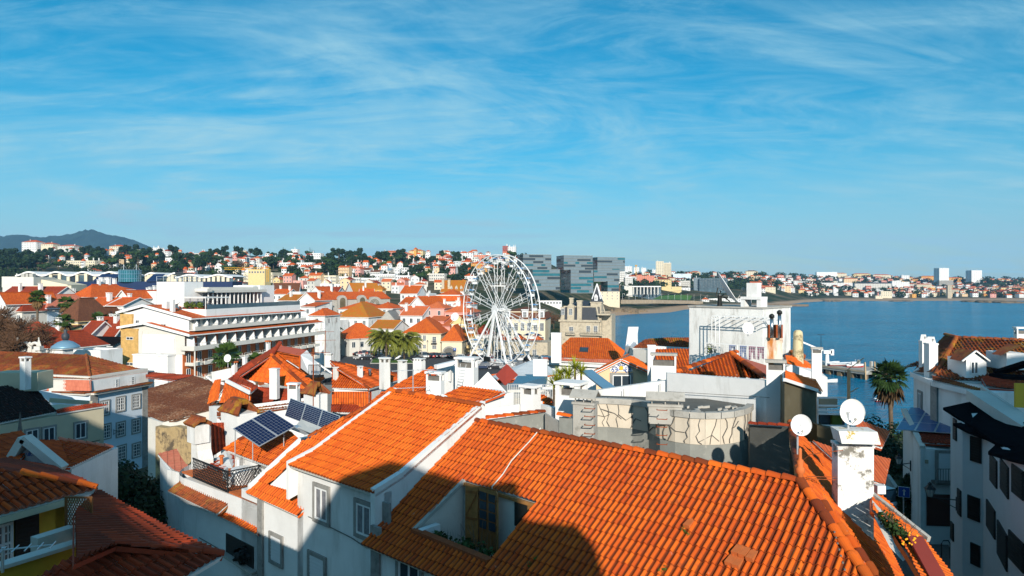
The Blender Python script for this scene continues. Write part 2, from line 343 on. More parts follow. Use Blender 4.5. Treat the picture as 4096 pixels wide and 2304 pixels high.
def winmesh(w,h,style):
 """window mesh, x along the wall, -y outward; 0 = trim, 1 = pane, 2 = surround"""
 k=(round(w,2),round(h,2),style)
 if k in WIN:return WIN[k]
 b=MB(); t=.07; mt=['frame_white','glass','grey_stone']
 if style in ('far',):
  b.box(-w/2,-.02,-h/2,w/2,.05,h/2,1)
  b.box(-w/2-.08,-.05,-h/2-.12,w/2+.08,.05,-h/2,0)
 else:
  if style in ('stone','stonegrid','shutstone','curtain'):
   s=.16
   b.box(-w/2-s,-.05,-h/2-s,-w/2,.05,h/2+s,2); b.box(w/2,-.05,-h/2-s,w/2+s,.05,h/2+s,2)
   b.box(-w/2,-.05,h/2,w/2,.05,h/2+s,2); b.box(-w/2,-.07,-h/2-s,w/2,.05,-h/2,2)
  if style in ('shut','shutstone'):
   mt[1]='shutter_white'
   k2=max(6,int(h/.07))
   for i in range(k2):b.box(-w/2,-.02-.012*(i % 2),-h/2+h*i/k2,w/2,.04,-h/2+h*(i+1)/k2,1)
  elif style == 'dark':
   mt[0]='shutter_dark'; mt[1]='shutter_dark'
   b.box(-w/2,-.03,-h/2,w/2,.04,h/2,1)
   for i in range(int(h/.12)):b.box(-w/2+.07,-.045,-h/2+.06+i*.12,w/2-.07,-.03,-h/2+.12+i*.12,0)
  else:
   if style == 'curtain':mt[1]='glass_curtain'
   b.box(-w/2,-.005,-h/2,w/2,.04,h/2,1)
   b.box(-w/2,-.04,-h/2,-w/2+t,.03,h/2,0); b.box(w/2-t,-.04,-h/2,w/2,.03,h/2,0)
   b.box(-w/2+t,-.04,h/2-t,w/2-t,.03,h/2,0); b.box(-w/2+t,-.04,-h/2,w/2-t,.03,-h/2+t,0)
   b.box(-t/2,-.038,-h/2+t,t/2,.03,h/2-t,0)
   if style in ('grid','stonegrid'):
    b.box(-w/2+t,-.04,-.03,w/2-t,.03,.03,0)
    for q in (-.25,.25):
     b.box(-w/2+t,-.025,h*q-.018,w/2-t,.02,h*q+.018,0); b.box(w*q-.018,-.024,-h/2+t,w*q+.018,.02,h/2-t,0)
 me=bpy.data.meshes.new('window'); me.from_pydata(b.v,[],b.f)
 for q in mt:me.materials.append(MATS[q])
 me.polygons.foreach_set('material_index',b.m); me.update(); WIN[k]=me; return me
def window(parent,pos,n,w,h,style='plain',name='window',mesh=None,off=.03):
 """pos = centre on the wall, n = outward normal (x, y)"""
 o=bpy.data.objects.new(name,mesh or winmesh(w,h,style)); COL.objects.link(o)
 nn=Vector((n[0],n[1],0)).normalized()
 o.parent=parent; o.location=Vector(pos)+nn*off-BASE[parent.name]; o.rotation_euler=(0,0,math.atan2(nn.x,-nn.y)); BASE[o.name]=BASE[parent.name]
 return o
# --- terrain
TPX=[-3500,-1200,0,600,1200,1700,2000,2150,2250,2440,2600,2760,2900,3050,3200,3300,3500,3800,4100,5300,8000]
TY=[-80,0,40,60,90,120,150,180,220,260,300,400,500,600,650,700,780,850,900,1000,1100,1200,1300,1400,1500,1800,2200,3000,5600]
T={}
for px in TPX:
 for y in TY:
  if px <= 2150:                       # the town and the hill behind it
   if y <= 260:z=6 + (max(0,(900-px))/900*5*min(1,max(0,(y-90)/110)) if px < 900 else 0)
   else:
    L=[(260,6),(400,13),(500,21),(600,31),(700,42),(850,57),(1000,68),(1100,72),(1300,70),(1800,55),(5600,40)]
    if px < 900:L[0]=(260,10)
    if px < 700:L=[(260,11),(400,15),(500,19),(600,30),(700,42),(850,58),(1000,74),(1100,78),(1300,76),(1800,60),(5600,40)]
    if px >= 1700:L=[(260,6),(400,11),(500,17),(600,26),(700,40),(850,58),(1000,70),(1100,70),(1300,62),(1800,50),(5600,40)]
    z=float(np.interp(y,[a for a,_ in L],[b for _,b in L]))
    if px >= 2150 and y < 330:z=min(z,5)
  else:                                # the bay: land, sea bed, then the far shore
   if px <= 2250:L=[(180,6),(300,5),(400,6),(500,10),(600,17),(700,27),(850,42),(1000,50),(1200,50),(1800,48),(5600,40)]
   elif px <= 2440:L=[(180,6),(220,6),(260,-3),(500,-3),(600,-1.5),(650,2.5),(700,6),(780,12),(850,20),(1000,30),(1300,42),(1800,48),(5600,40)]
   elif px <= 2600:L=[(120,8),(180,5),(220,-3),(650,-3),(700,3),(780,7),(850,10),(1000,26),(1300,42),(1500,52),(1800,54),(5600,50)]
   elif px <= 2760:L=[(120,8),(180,5),(220,-3),(700,-3),(780,-1),(850,2.5),(900,9),(1000,16),(1300,38),(1500,50),(1800,54),(5600,50)]
   elif px <= 2900:L=[(120,8),(150,4),(180,-3),(780,-3),(850,.8),(900,3),(1000,14),(1300,32),(1500,46),(1800,54),(5600,50)]
   elif px <= 3050:L=[(110,8),(150,4),(180,-3),(780,-3),(850,.5),(900,3),(1000,7),(1200,24),(1500,44),(1800,52),(5600,50)]
   elif px <= 3200:L=[(100,8),(150,4),(180,-3),(1000,-3),(1100,.5),(1200,6),(1300,12),(1500,28),(1800,46),(2200,56),(5600,50)]
   elif px <= 3500:L=[(60,11),(90,8),(105,3),(120,-3),(1100,-3),(1200,0),(1300,4),(1400,6),(1500,10),(1800,30),(2200,52),(3000,62),(5600,50)]
   else:L=[(40,13),(60,11),(90,8),(105,3),(120,-3),(1100,-3),(1200,-.4),(1300,3.5),(1400,5),(1500,8),(1800,22),(2200,40),(3000,54),(5600,50)]
   z=float(np.interp(y,[a for a,_ in L],[b for _,b in L]))
   if y <= 0:z=8 if px > 2440 else 6
  T[(px,y)]=z
TA=np.array([[T[(px,y)] for px in TPX] for y in TY])
def ground(x,y):
 k=2048 + F*x/max(y,40.0)
 i=int(np.clip(np.searchsorted(TY,y)-1,0,len(TY)-2)); j=int(np.clip(np.searchsorted(TPX,k)-1,0,len(TPX)-2))
 a=min(1,max(0,(y-TY[i])/(TY[i+1]-TY[i]))); b=min(1,max(0,(k-TPX[j])/(TPX[j+1]-TPX[j])))
 return float((TA[i,j]*(1-b)+TA[i,j+1]*b)*(1-a)+(TA[i+1,j]*(1-b)+TA[i+1,j+1]*b)*a)
def gpx(px,y):return ground((px-2048)/F*y,y)
def hitground(px,py,y0=230,y1=3200):
 y=y0; r=ray(px,py)
 while y < y1:
  if CAMZ + r.z*y <= ground(r.x*y,y):return P(px,py,y)
  y += 4 if y < 1000 else 10
 return None
def hitg(px,py,y0=230):
 g=hitground(px,py,y0)
 if g is None:
  y=1000 if px < 2300 else (1600 if px < 3100 else 2200); g=Vector(((px-2048)/F*y,y,gpx(px,y)))
 return g
def build_terrain():
 xs=sorted(set(list(np.linspace(-3500,-1200,6))+list(np.linspace(-1200,5300,110))+[6000,8000]))
 ys=[-80,0,20,40,60,75,90,97,105,112,120,135,150,165,180,200,220,240,260,280,300,350]+list(range(400,1500,25))+[1550,1600,1700,1800,2000,2200,2600,3000,3600,4400,5600]
 v=[]; f=[]
 for y in ys:
  for px in xs:
   x=(px-2048)/F*max(y,40); z=ground(x,y)
   if y > 420 and z > 4:z += 1.5*math.sin(x*.02+y*.013)*math.cos(y*.021)
   v.append((x,y,z))
 n=len(xs)
 for i in range(len(ys)-1):
  for j in range(n-1):f.append((i*n+j,i*n+j+1,(i+1)*n+j+1,(i+1)*n+j))
 me=bpy.data.meshes.new('ground'); me.from_pydata(v,[],f)
 m=bpy.data.materials.new('earth'); m.use_nodes=True; t=m.node_tree; p=_pr(m); p.inputs['Roughness'].default_value=.95; p.inputs['Specular IOR Level'].default_value=.1
 g=N(t,'ShaderNodeNewGeometry'); s=N(t,'ShaderNodeSeparateXYZ'); t.links.new(g.outputs['Position'],s.inputs[0])
 no=N(t,'ShaderNodeTexNoise'); no.inputs['Scale'].default_value=.03; no.inputs['Detail'].default_value=8; no.inputs['Roughness'].default_value=.7; t.links.new(g.outputs['Position'],no.inputs['Vector'])
 cr=N(t,'ShaderNodeValToRGB'); t.links.new(no.outputs['Fac'],cr.inputs[0])
 E=cr.color_ramp.elements; E[0].position=.38; E[0].color=(.02,.038,.014,1); E[1].position=.62; E[1].color=(.17,.13,.085,1)
 e=E.new(.5); e.color=(.045,.055,.022,1)
 ad=N(t,'ShaderNodeMath',operation='MULTIPLY_ADD'); t.links.new(no.outputs['Fac'],ad.inputs[0]); ad.inputs[1].default_value=2.5; t.links.new(s.outputs['Z'],ad.inputs[2])
 r=N(t,'ShaderNodeMapRange'); r.inputs['From Min'].default_value=3.6; r.inputs['From Max'].default_value=5.2; t.links.new(ad.outputs[0],r.inputs['Value'])
 mx=N(t,'ShaderNodeMix',data_type='RGBA'); t.links.new(r.outputs[0],mx.inputs[0]); mx.inputs[6].default_value=(.42,.29,.19,1); t.links.new(cr.outputs[0],mx.inputs[7])
 t.links.new(mx.outputs[2],p.inputs['Base Color']); me.materials.append(m); me.update()
 me.polygons.foreach_set('use_smooth',[True]*len(me.polygons))
 o=bpy.data.objects.new('ground',me); COL.objects.link(o); tag(o,kind='structure')
 b=MB(); b.face([(-900,90,0),(5000,60,0),(5600,3000,0),(-900,3000,0)])
 m=bpy.data.materials.new('sea_water'); m.use_nodes=True; t=m.node_tree; p=_pr(m); MATS['sea_water']=m
 p.inputs['Roughness'].default_value=.22; p.inputs['Specular IOR Level'].default_value=.09; p.inputs['IOR'].default_value=1.33
 g=N(t,'ShaderNodeNewGeometry')
 def nz(sc,det,mul):
  mp=N(t,'ShaderNodeMapping'); mp.inputs['Scale'].default_value=mul; t.links.new(g.outputs['Position'],mp.inputs[0])
  n=N(t,'ShaderNodeTexNoise'); n.inputs['Scale'].default_value=sc; n.inputs['Detail'].default_value=det; n.inputs['Roughness'].default_value=.6; t.links.new(mp.outputs[0],n.inputs['Vector']); return n.outputs['Fac']
 big=nz(.012,5,(.5,1,1)); wav=nz(.55,6,(.6,1.0,1)); mid=nz(.09,6,(.7,1,1))
 ma=N(t,'ShaderNodeMath',operation='MULTIPLY_ADD'); t.links.new(wav,ma.inputs[0]); ma.inputs[1].default_value=.9; t.links.new(big,ma.inputs[2]); mb2=N(t,'ShaderNodeMath',operation='MULTIPLY_ADD'); t.links.new(mid,mb2.inputs[0]); mb2.inputs[1].default_value=.6; t.links.new(ma.outputs[0],mb2.inputs[2]); cr=N(t,'ShaderNodeMapRange'); cr.inputs['From Min'].default_value=1.0; cr.inputs['From Max'].default_value=1.5; t.links.new(mb2.outputs[0],cr.inputs['Value'])
 mx=N(t,'ShaderNodeMix',data_type='RGBA'); t.links.new(cr.outputs[0],mx.inputs[0]); mx.inputs[6].default_value=(0,.11,.21,1); mx.inputs[7].default_value=(0,.20,.36,1)  # wave contrast and small glints painted into the water colour
 t.links.new(mx.outputs[2],p.inputs['Base Color'])
 s=N(t,'ShaderNodeMath',operation='MULTIPLY_ADD'); t.links.new(mid,s.inputs[0]); s.inputs[1].default_value=1.5; t.links.new(wav,s.inputs[2])
 b2=N(t,'ShaderNodeBump'); b2.inputs['Strength'].default_value=1; b2.inputs['Distance'].default_value=1.1; t.links.new(s.outputs[0],b2.inputs['Height']); t.links.new(b2.outputs[0],p.inputs['Normal'])
 tag(b.build('sea','sea_water'),kind='structure')
build_terrain()
# --- builders: houses
def chimney_mb(b,x,y,z0,z1,w=.7,d=.7,yaw=0,m=0,mc=0,pot=True):
 c,s=math.cos(yaw),math.sin(yaw); ax=Vector((c,s,0)); ay=Vector((-s,c,0)); Z=Vector((0,0,1))
 b.obox((x,y,(z0+z1)/2),ax*w/2,ay*d/2,Z*(z1-z0)/2,m)
 if pot:
  for i in (-1,1):
   for j in (-1,1):b.obox(Vector((x,y,z1+.12))+ax*i*(w/2-.08)+ay*j*(d/2-.08),ax*.07,ay*.07,Z*.12,m)
  b.obox((x,y,z1+.30),ax*(w/2+.08),ay*(d/2+.08),Z*.06,mc)
ROOFK={'tile_far':'orange tiled','tile_far_light':'pale orange tiled','tile_far_moss':'mossy ochre tiled','tile_red':'dark red tiled','tile_brown':'brown tiled','tile_salmon':'salmon tiled','tile_clean':'bright orange tiled','slate':'dark slate'}
def RM(D,px=1500):return D+47*(300-D)/135 if D < 300 and 1290 < px < 1965 and D > 150 else D
def house(label,x0,x1,ye,D,L=10,yaw=-17,roof='hip',rise=2.2,wc='white',rc='tile_far',win=(3,2),side=2,ch=1,zb=None,ov=.4,group=None,name='house',cat='house',ws='plain',wsz=(.95,1.4),fl=3.0,off=1.5,parapet=.5,trim=None,balc=False,chh=1.6):
 """x0, x1, ye: eave of the front wall in the photograph; D: its distance; L: how far the house runs back"""
 rng=random.Random(int(x0*7+ye*3)); k_=RM(D,(x0+x1)/2)/D; D *= k_; rise *= k_; L *= k_; wsz=(wsz[0]*k_,wsz[1]*k_); fl *= k_; off *= k_; ya=rad(yaw); c,s=math.cos(ya),math.sin(ya)
 W=(x1-x0)/F*D/max(.3,c); m=P((x0+x1)/2,ye,D); ze=m.z
 ux=Vector((c,s,0)); uy=Vector((-s,c,0)); Z=Vector((0,0,1)); O=Vector((m.x,m.y,0))
 def A(a,b,z):return O+ux*a+uy*b+Z*z
 if zb is None:zb=min(ground(*A(a,b,0).xy) for a in (-W/2,W/2) for b in (0,L))-.6
 root=thing(name,A(0,L/2,zb),label,cat,group)
 b=MB(); b.prism([A(-W/2,0,0).xy,A(W/2,0,0).xy,A(W/2,L,0).xy,A(-W/2,L,0).xy],zb,ze)
 h=W/2
 if roof in ('gable',):      # ridge along the front
  for sx in (-h,h):b.face([A(sx,0,ze),A(sx,L,ze),A(sx,L/2,ze+rise)][::(1 if sx > 0 else -1)])
 if roof == 'gablef':
  for sy in (0,L):b.face([A(-h,sy,ze),A(h,sy,ze),A(0,sy,ze+rise)][::(1 if sy == 0 else -1)])
 if roof == 'flat':
  t=.25
  for (a0,b0,a1,b1) in ((-h,0,h,t),(-h,L-t,h,L),(-h,t,-h+t,L-t),(h-t,t,h,L-t)):
   b.prism([A(a0,b0,0).xy,A(a1,b0,0).xy,A(a1,b1,0).xy,A(a0,b1,0).xy],ze-.02,ze+parapet)
 part('wall',b,wc,root)
 if trim:
  t=MB(); t.prism([A(-h-.12,-.12,0).xy,A(h+.12,-.12,0).xy,A(h+.12,L+.12,0).xy,A(-h-.12,L+.12,0).xy],ze-.45,ze-.15,bottom=True)
  part('cornice',t,trim,root)
 r=MB(); e=ov; k=rise; z0=ze-.12*e
 if roof == 'hip':
  ins=min(h,L/2)*.98
  c4=[A(-h-e,-e,z0),A(h+e,-e,z0),A(h+e,L+e,z0),A(-h-e,L+e,z0)]
  if W >= L:R1=A(-h+ins,L/2,ze+k); R2=A(h-ins,L/2,ze+k)
  else:R1=A(0,ins,ze+k); R2=A(0,L-ins,ze+k)
  if W >= L:fs=[[c4[0],c4[1],R2,R1],[c4[1],c4[2],R2],[c4[2],c4[3],R1,R2],[c4[3],c4[0],R1]]
  else:fs=[[c4[0],c4[1],R1],[c4[1],c4[2],R2,R1],[c4[2],c4[3],R2],[c4[3],c4[0],R1,R2]]
  for f_ in fs:r.roofpoly(f_)
  for q in range(4):
   a_,b_=c4[q],c4[(q+1) % 4]; r.face([a_-Z*.15,b_-Z*.15,b_,a_],m=1)
  r.bar(R1+Z*.05,R2+Z*.05,.22,m=0)
 elif roof == 'gable':
  for sy,oy in ((-e,1),(L+e,-1)):r.roofpoly([A(-h-e,sy,z0),A(h+e,sy,z0),A(h+e,L/2,ze+k),A(-h-e,L/2,ze+k)])
  r.face([A(-h-e,-e,z0-.15),A(h+e,-e,z0-.15),A(h+e,-e,z0),A(-h-e,-e,z0)],m=1)
  for sx in (-h-e,h+e):r.bar(A(sx,-e,z0),A(sx,L/2,ze+k),.12,.18,1); r.bar(A(sx,L+e,z0),A(sx,L/2,ze+k),.12,.18,1)
  r.bar(A(-h-e,L/2,ze+k+.04),A(h+e,L/2,ze+k+.04),.22,m=0)
 elif roof == 'gablef':
  for sx in (-h-e,h+e):r.roofpoly([A(sx,-e,z0),A(sx,L+e,z0),A(0,L+e,ze+k),A(0,-e,ze+k)])
  for sx in (-h-e,h+e):r.bar(A(sx,-e,z0),A(0,-e,ze+k),.12,.2,1)
  r.bar(A(0,-e,ze+k+.04),A(0,L+e,ze+k+.04),.22,m=0)
  for sx in (-h-e,h+e):r.bar(A(sx,-e,z0-.04),A(sx,L+e,z0-.04),.08,.14,1)
 elif roof == 'shed':
  r.roofpoly([A(-h-e,-e,z0),A(h+e,-e,z0),A(h+e,L,ze+k),A(-h-e,L,ze+k)])
  r.face([A(-h-e,-e,z0-.15),A(h+e,-e,z0-.15),A(h+e,-e,z0),A(-h-e,-e,z0)],m=1)
  r.prism([A(-h,L-.2,0).xy,A(h,L-.2,0).xy,A(h,L,0).xy,A(-h,L,0).xy],ze-.1,ze+k-.1,1)
  for sx in (-h,h):r.face([A(sx,0,ze-.1),A(sx,L,ze-.1),A(sx,L,ze+k-.1)],m=1)
 elif roof == 'flat':
  r.face([A(-h+.2,.2,ze+.02),A(h-.2,.2,ze+.02),A(h-.2,L-.2,ze+.02),A(-h+.2,L-.2,ze+.02)],m=1)
 if roof == 'mansard':
  i=.9; mz=2.2
  c4=[A(-h-e,-e,z0),A(h+e,-e,z0),A(h+e,L+e,z0),A(-h-e,L+e,z0)]
  d4=[A(-h+i,i,ze+mz),A(h-i,i,ze+mz),A(h-i,L-i,ze+mz),A(-h+i,L-i,ze+mz)]
  for q in range(4):r.roofpoly([c4[q],c4[(q+1) % 4],d4[(q+1) % 4],d4[q]])
  ins=min(h,L/2)-i; R1=A(-h+i+ins,L/2,ze+mz+k); R2=A(h-i-ins,L/2,ze+mz+k)
  for f_ in [[d4[0],d4[1],R2,R1],[d4[1],d4[2],R2],[d4[2],d4[3],R1,R2],[d4[3],d4[0],R1]]:r.roofpoly(f_)
  for q in range(4):r.bar(d4[q],d4[(q+1) % 4],.3,m=1)
 rf=part('roof',r,[rc,wc if wc != 'stone' else 'offwhite'],root)
 for i in range(ch):
  cb=MB(); ca=(rng.uniform(-.8,.8))*h; cL=rng.uniform(.25,.8)*L
  q=A(ca,cL,0); top=ze+rise*.8+chh*rng.uniform(.6,1.1)
  chimney_mb(cb,q.x,q.y,ze,top,rng.uniform(.6,.95),rng.uniform(.6,.9),ya,pot=True); part('chimney',cb,'white' if rng.random() < .8 else 'white_dirty',rf)
 nc,nr=win
 def row(n,rws,f,nrm,length):
  for j in range(rws):
   z=ze-off-fl*j
   if z < zb+.8:break
   for i in range(n):
    t=(i+.5)/n; p=f(t,z); window(root,p,nrm,wsz[0],wsz[1],ws)
    if balc:
     bb=MB(); nn=Vector((nrm.x,nrm.y,0)); tt=Vector((-nn.y,nn.x,0)); w2=length/n*.40
     bb.obox(p+nn*.55-Z*(wsz[1]/2+.2),tt*w2,nn*.55,Z*.08); bb.obox(p+nn*1.06-Z*(wsz[1]/2-.3),tt*w2,nn*.04,Z*.5); part('balcony',bb,'offwhite' if wc == 'white' else wc,root)
 row(nc,nr,lambda t,z:A(-h+W*t,0,z),-uy,W)
 cp=Vector((0,0,0))
 if side:
  if (cp-A(h,L/2,0)).dot(ux) > 0:row(side,nr,lambda t,z:A(h,L*t,z),ux,L)
  elif (cp-A(-h,L/2,0)).dot(-ux) > 0:row(side,nr,lambda t,z:A(-h,L*t,z),-ux,L)
 root['_h']=0; del root['_h']
 return root,A,(h,L,ze,zb)
# --- trees
def leaf_cloud(b,c,r,n,size,rng,flat=1.0,m=0,hollow=.5):
 c=Vector(c)
 for _ in range(n):
  while True:
   v=Vector((rng.uniform(-1,1),rng.uniform(-1,1),rng.uniform(-1,1)))
   if hollow < v.length < 1:break
  p=c+Vector((v.x*r,v.y*r,v.z*r*flat)); nn=(v.normalized()+Vector((rng.uniform(-.7,.7),rng.uniform(-.7,.7),rng.uniform(-.4,.9)))).normalized()
  a=nn.cross(Vector((rng.random(),rng.random(),rng.random()+.1))).normalized(); d=nn.cross(a); q=size*rng.uniform(.6,1.4)
  b.face([p-a*q-d*q*.6,p+a*q*.9-d*q*.7,p+a*q*.8+d*q*.6,p-a*q*.7+d*q*.8],m=m)
def tree(label,loc,h,r,kind='round',seed=0,mats=('foliage_dark','bark'),n=900,group=None,name='tree',th=.35,flat=.75,leaf=None,lobes=9):
 rng=random.Random(seed); root=thing(name,loc,label,'tree',group); L=Vector(loc); t=MB(); c=MB()
 lean=Vector((rng.uniform(-.04,.04)*h,rng.uniform(-.04,.04)*h,0))
 if kind == 'cypress':
  t.tube([L-Vector((0,0,.6)),L+Vector((0,0,h*.5))],[.2,.1],6)
  for i in range(n):
   z=rng.random(); rr=r*math.sin(math.pi*min(1,z*.85+.12))**.7*(1 if z < .7 else 1-(z-.7)*1.5); a=rng.uniform(0,6.28)
   leaf_cloud(c,L+Vector((math.cos(a)*rr*.8,math.sin(a)*rr*.8,h*(.06+.94*z))),r*.25,1,leaf or r*.22,rng,hollow=0)
 else:
  z0=h*th; top=L+lean+Vector((0,0,h-r*flat))
  t.tube([L-Vector((0,0,.6)),L+lean*.5+Vector((0,0,z0)),top],[h*.035,h*.026,h*.012],7)
  for i in range(lobes):
   a=rng.uniform(0,6.28); q=rng.uniform(.25,.72)*r; zz=rng.uniform(-.55,.45)*r*flat
   cc=top+Vector((math.cos(a)*q,math.sin(a)*q,zz)); rr=r*rng.uniform(.30,.52)
   t.tube([L+lean*.5+Vector((0,0,z0+rng.uniform(-.1,.2)*h*.4)),(cc+top)/2-Vector((0,0,rr*.6)),cc],[h*.015,h*.01,h*.004],5)
   if kind != 'bare':leaf_cloud(c,cc,rr,n//lobes,leaf or r*.085,rng,.75,hollow=.35)
   else:
    for k in range(n//lobes):
     v=Vector((rng.uniform(-1,1),rng.uniform(-1,1),rng.uniform(-.4,1)))*rr
     e=cc+v; c.bar(cc+v*.35+Vector((rng.uniform(-.2,.2),rng.uniform(-.2,.2),0))*rr,e,leaf or r*.02)
 part('trunk',t,mats[1],root,True); part('crown',c,mats[0] if kind != 'bare' else 'bare_twigs',root)
 return root
def fan_palm(label,loc,h,r,seed=0,group=None,skirt=.35,dead=True,mats=('palm_green','palm_dead','bark'),nf=34):
 rng=random.Random(seed); root=thing('palm_tree',loc,label,'palm tree',group); L=Vector(loc); top=L+Vector((rng.uniform(-.3,.3),rng.uniform(-.3,.3),h)); Z=Vector((0,0,1))
 t=MB(); t.tube([L-Z*.6,L+(top-L)*.1,L+(top-L)*.5,top],[r*.17,r*.13,r*.10,r*.12],8); part('trunk',t,mats[2],root,True)
 c=MB(); dd=MB()
 def fan(b,org,az,el,ln,fr,droop):
  d=Vector((math.cos(az)*math.cos(el),math.sin(az)*math.cos(el),math.sin(el))); e=org+d*ln; s=d.cross(Z)
  s=s.normalized() if s.length > .01 else Vector((1,0,0)); u=s.cross(d).normalized()
  b.bar(org,e,.05*r/2)
  for k in range(11):
   a=-1.45+2.9*k/10; w=fr*.12; dr=d*math.cos(a)+s*math.sin(a); tip=e+dr*fr*(1-.25*abs(a)/1.45)*rng.uniform(.85,1.1)-Z*fr*droop*rng.uniform(.3,.9)
   sd_=dr.cross(u)*w; mid=e+dr*fr*.55
   b.face([e,mid-sd_,tip,mid+sd_])
 for i in range(nf):
  az=rng.uniform(0,6.28); el=math.asin(rng.uniform(-.55,.98)); fan(c,top,az,el,r*.42,r*.62,.35 if el < .4 else .12)
 part('crown',c,mats[0],root)
 if dead:
  for i in range(int(nf*.7)):
   az=rng.uniform(0,6.28); el=-rng.uniform(.9,1.45); fan(dd,top-Z*r*.2*rng.random(),az,el,r*.35,r*rng.uniform(.4,.4+skirt),.5)
  part('dead_fronds',dd,mats[1],root)
 return root
def feather_palm(label,loc,h,r,seed=0,group=None,mats=('palm_yellow','bark'),nf=46,fruit=False):
 rng=random.Random(seed); root=thing('palm_tree',loc,label,'palm tree',group); L=Vector(loc); Z=Vector((0,0,1)); top=L+Z*h
 t=MB(); t.tube([L-Z*.6,L+Z*h*.5,top-Z*.4,top],[.34,.30,.36,.3],9); part('trunk',t,mats[1],root,True)
 c=MB()
 for i in range(nf):
  az=rng.uniform(0,6.28); el=rng.uniform(-.15,1.35); d=Vector((math.cos(az),math.sin(az),0)); pts=[]
  p=Vector(top); a=el; n=9; ln=r*rng.uniform(.95,1.15)/n*1.15
  for k in range(n+1):
   pts.append(Vector(p)); p += (d*math.cos(a)+Z*math.sin(a))*ln; a -= .14+.05*k/3
  s=d.cross(Z)
  for k in range(n):
   w=r*.20*math.sin(math.pi*min(.95,(k+1.3)/(n+1.5)))
   for q in range(3):
    o=pts[k].lerp(pts[k+1],q/3); f2=(pts[k+1]-pts[k]).normalized()
    for sg in (-1,1):
     tip=o+s*sg*w*.75+f2*w*.7-Z*w*(.55+rng.random()*.3); c.face([o,o+f2*.15*r/2.6,tip])
   c.bar(pts[k],pts[k+1],.05)
 part('crown',c,mats[0],root)
 if fruit:
  f=MB()
  for i in range(9):
   az=rng.uniform(0,6.28); q=top+Vector((math.cos(az)*.9,math.sin(az)*.9,-.9)); leaf_cloud(f,q,.45,40,.09,rng,hollow=0)
  part('fruit',f,'orange_fruit',root)
 return root
# --- cars, people, lamps
def make_car(name,label,paint,kind=0):
 root=thing(name,(0,0,-100),label,'car'); B=Vector((0,0,-100)); b=MB()
 L,W,H=(4.2,1.72,1.45) if kind == 0 else (4.6,1.8,1.75)
 prof=[(-L/2,.35),(-L/2,.78),(-L/2+.9,.92),(-L/2+1.6,H-.03),(-L/2+2.0,H),(L/2-.95,H-.04),(L/2-.25,.95),(L/2,.88),(L/2,.35)]
 body=[prof[i] for i in (0,1,2,6,7,8)]
 for sy in (-1,1):
  pass
 n=len(body)
 for i in range(n):
  a,c=body[i],body[(i+1) % n]
  b.face([B+Vector((a[0],-W/2,a[1])),B+Vector((a[0],W/2,a[1])),B+Vector((c[0],W/2,c[1])),B+Vector((c[0],-W/2,c[1]))])
 b.face([B+Vector((q[0],-W/2,q[1])) for q in body]); b.face([B+Vector((q[0],W/2,q[1])) for q in body][::-1])
 r=[(-L/2+1.5,H-.08),(-L/2+1.95,H),(L/2-1.0,H-.03),(L/2-.75,H-.2)]
 b.obox(B+Vector(((r[1][0]+r[2][0])/2,0,H)),Vector(((r[2][0]-r[1][0])/2,0,0)),(0,W/2-.16,0),(0,0,.03))
 for x in (-L/2+1.75,-.05,L/2-.9):
  for sy in (-1,1):b.bar(B+Vector((x-.25 if x < -1 else x,sy*(W/2-.05),.9)),B+Vector((x,sy*(W/2-.17),H)),.07)
 part('body',b,paint,root)
 g=MB(); lo=[(-L/2+1.0,.9),(L/2-.4,.93)]; hi=[(-L/2+1.85,H-.03),(L/2-.98,H-.05)]
 v=lambda x,y,z:B+Vector((x,y,z)); wi=W/2-.06; wt=W/2-.2
 g.face([v(lo[0][0],-wi,.9),v(lo[1][0],-wi,.93),v(hi[1][0],-wt,H-.05),v(hi[0][0],-wt,H-.03)]); g.face([v(lo[1][0],wi,.93),v(lo[0][0],wi,.9),v(hi[0][0],wt,H-.03),v(hi[1][0],wt,H-.05)])
 g.face([v(lo[0][0],wi,.9),v(lo[0][0],-wi,.9),v(hi[0][0],-wt,H-.03),v(hi[0][0],wt,H-.03)]); g.face([v(lo[1][0],-wi,.93),v(lo[1][0],wi,.93),v(hi[1][0],wt,H-.05),v(hi[1][0],-wt,H-.05)])
 part('windows',g,'glass',root)
 for x in (-L/2+.8,L/2-.8):
  for sy in (-1,1):
   t=MB(); t.tube([v(x,sy*(W/2-.2),.32),v(x,sy*(W/2+.01),.32)],.32,12); t.tube([v(x,sy*(W/2),.32),v(x,sy*(W/2+.025),.32)],.18,8,1); part('wheel',t,['tyre','aluminium'],root)
 for sy in (-1,1):
  t=MB(); t.obox(v(-L/2-.01,sy*(W/2-.28),.68),(.03,0,0),(0,.18,0),(0,0,.08)); part('headlight',t,'white_paint',root)
  t=MB(); t.obox(v(L/2+.01,sy*(W/2-.16),.76),(.03,0,0),(0,.12,0),(0,0,.1)); part('tail_light',t,'red',root)
 return root
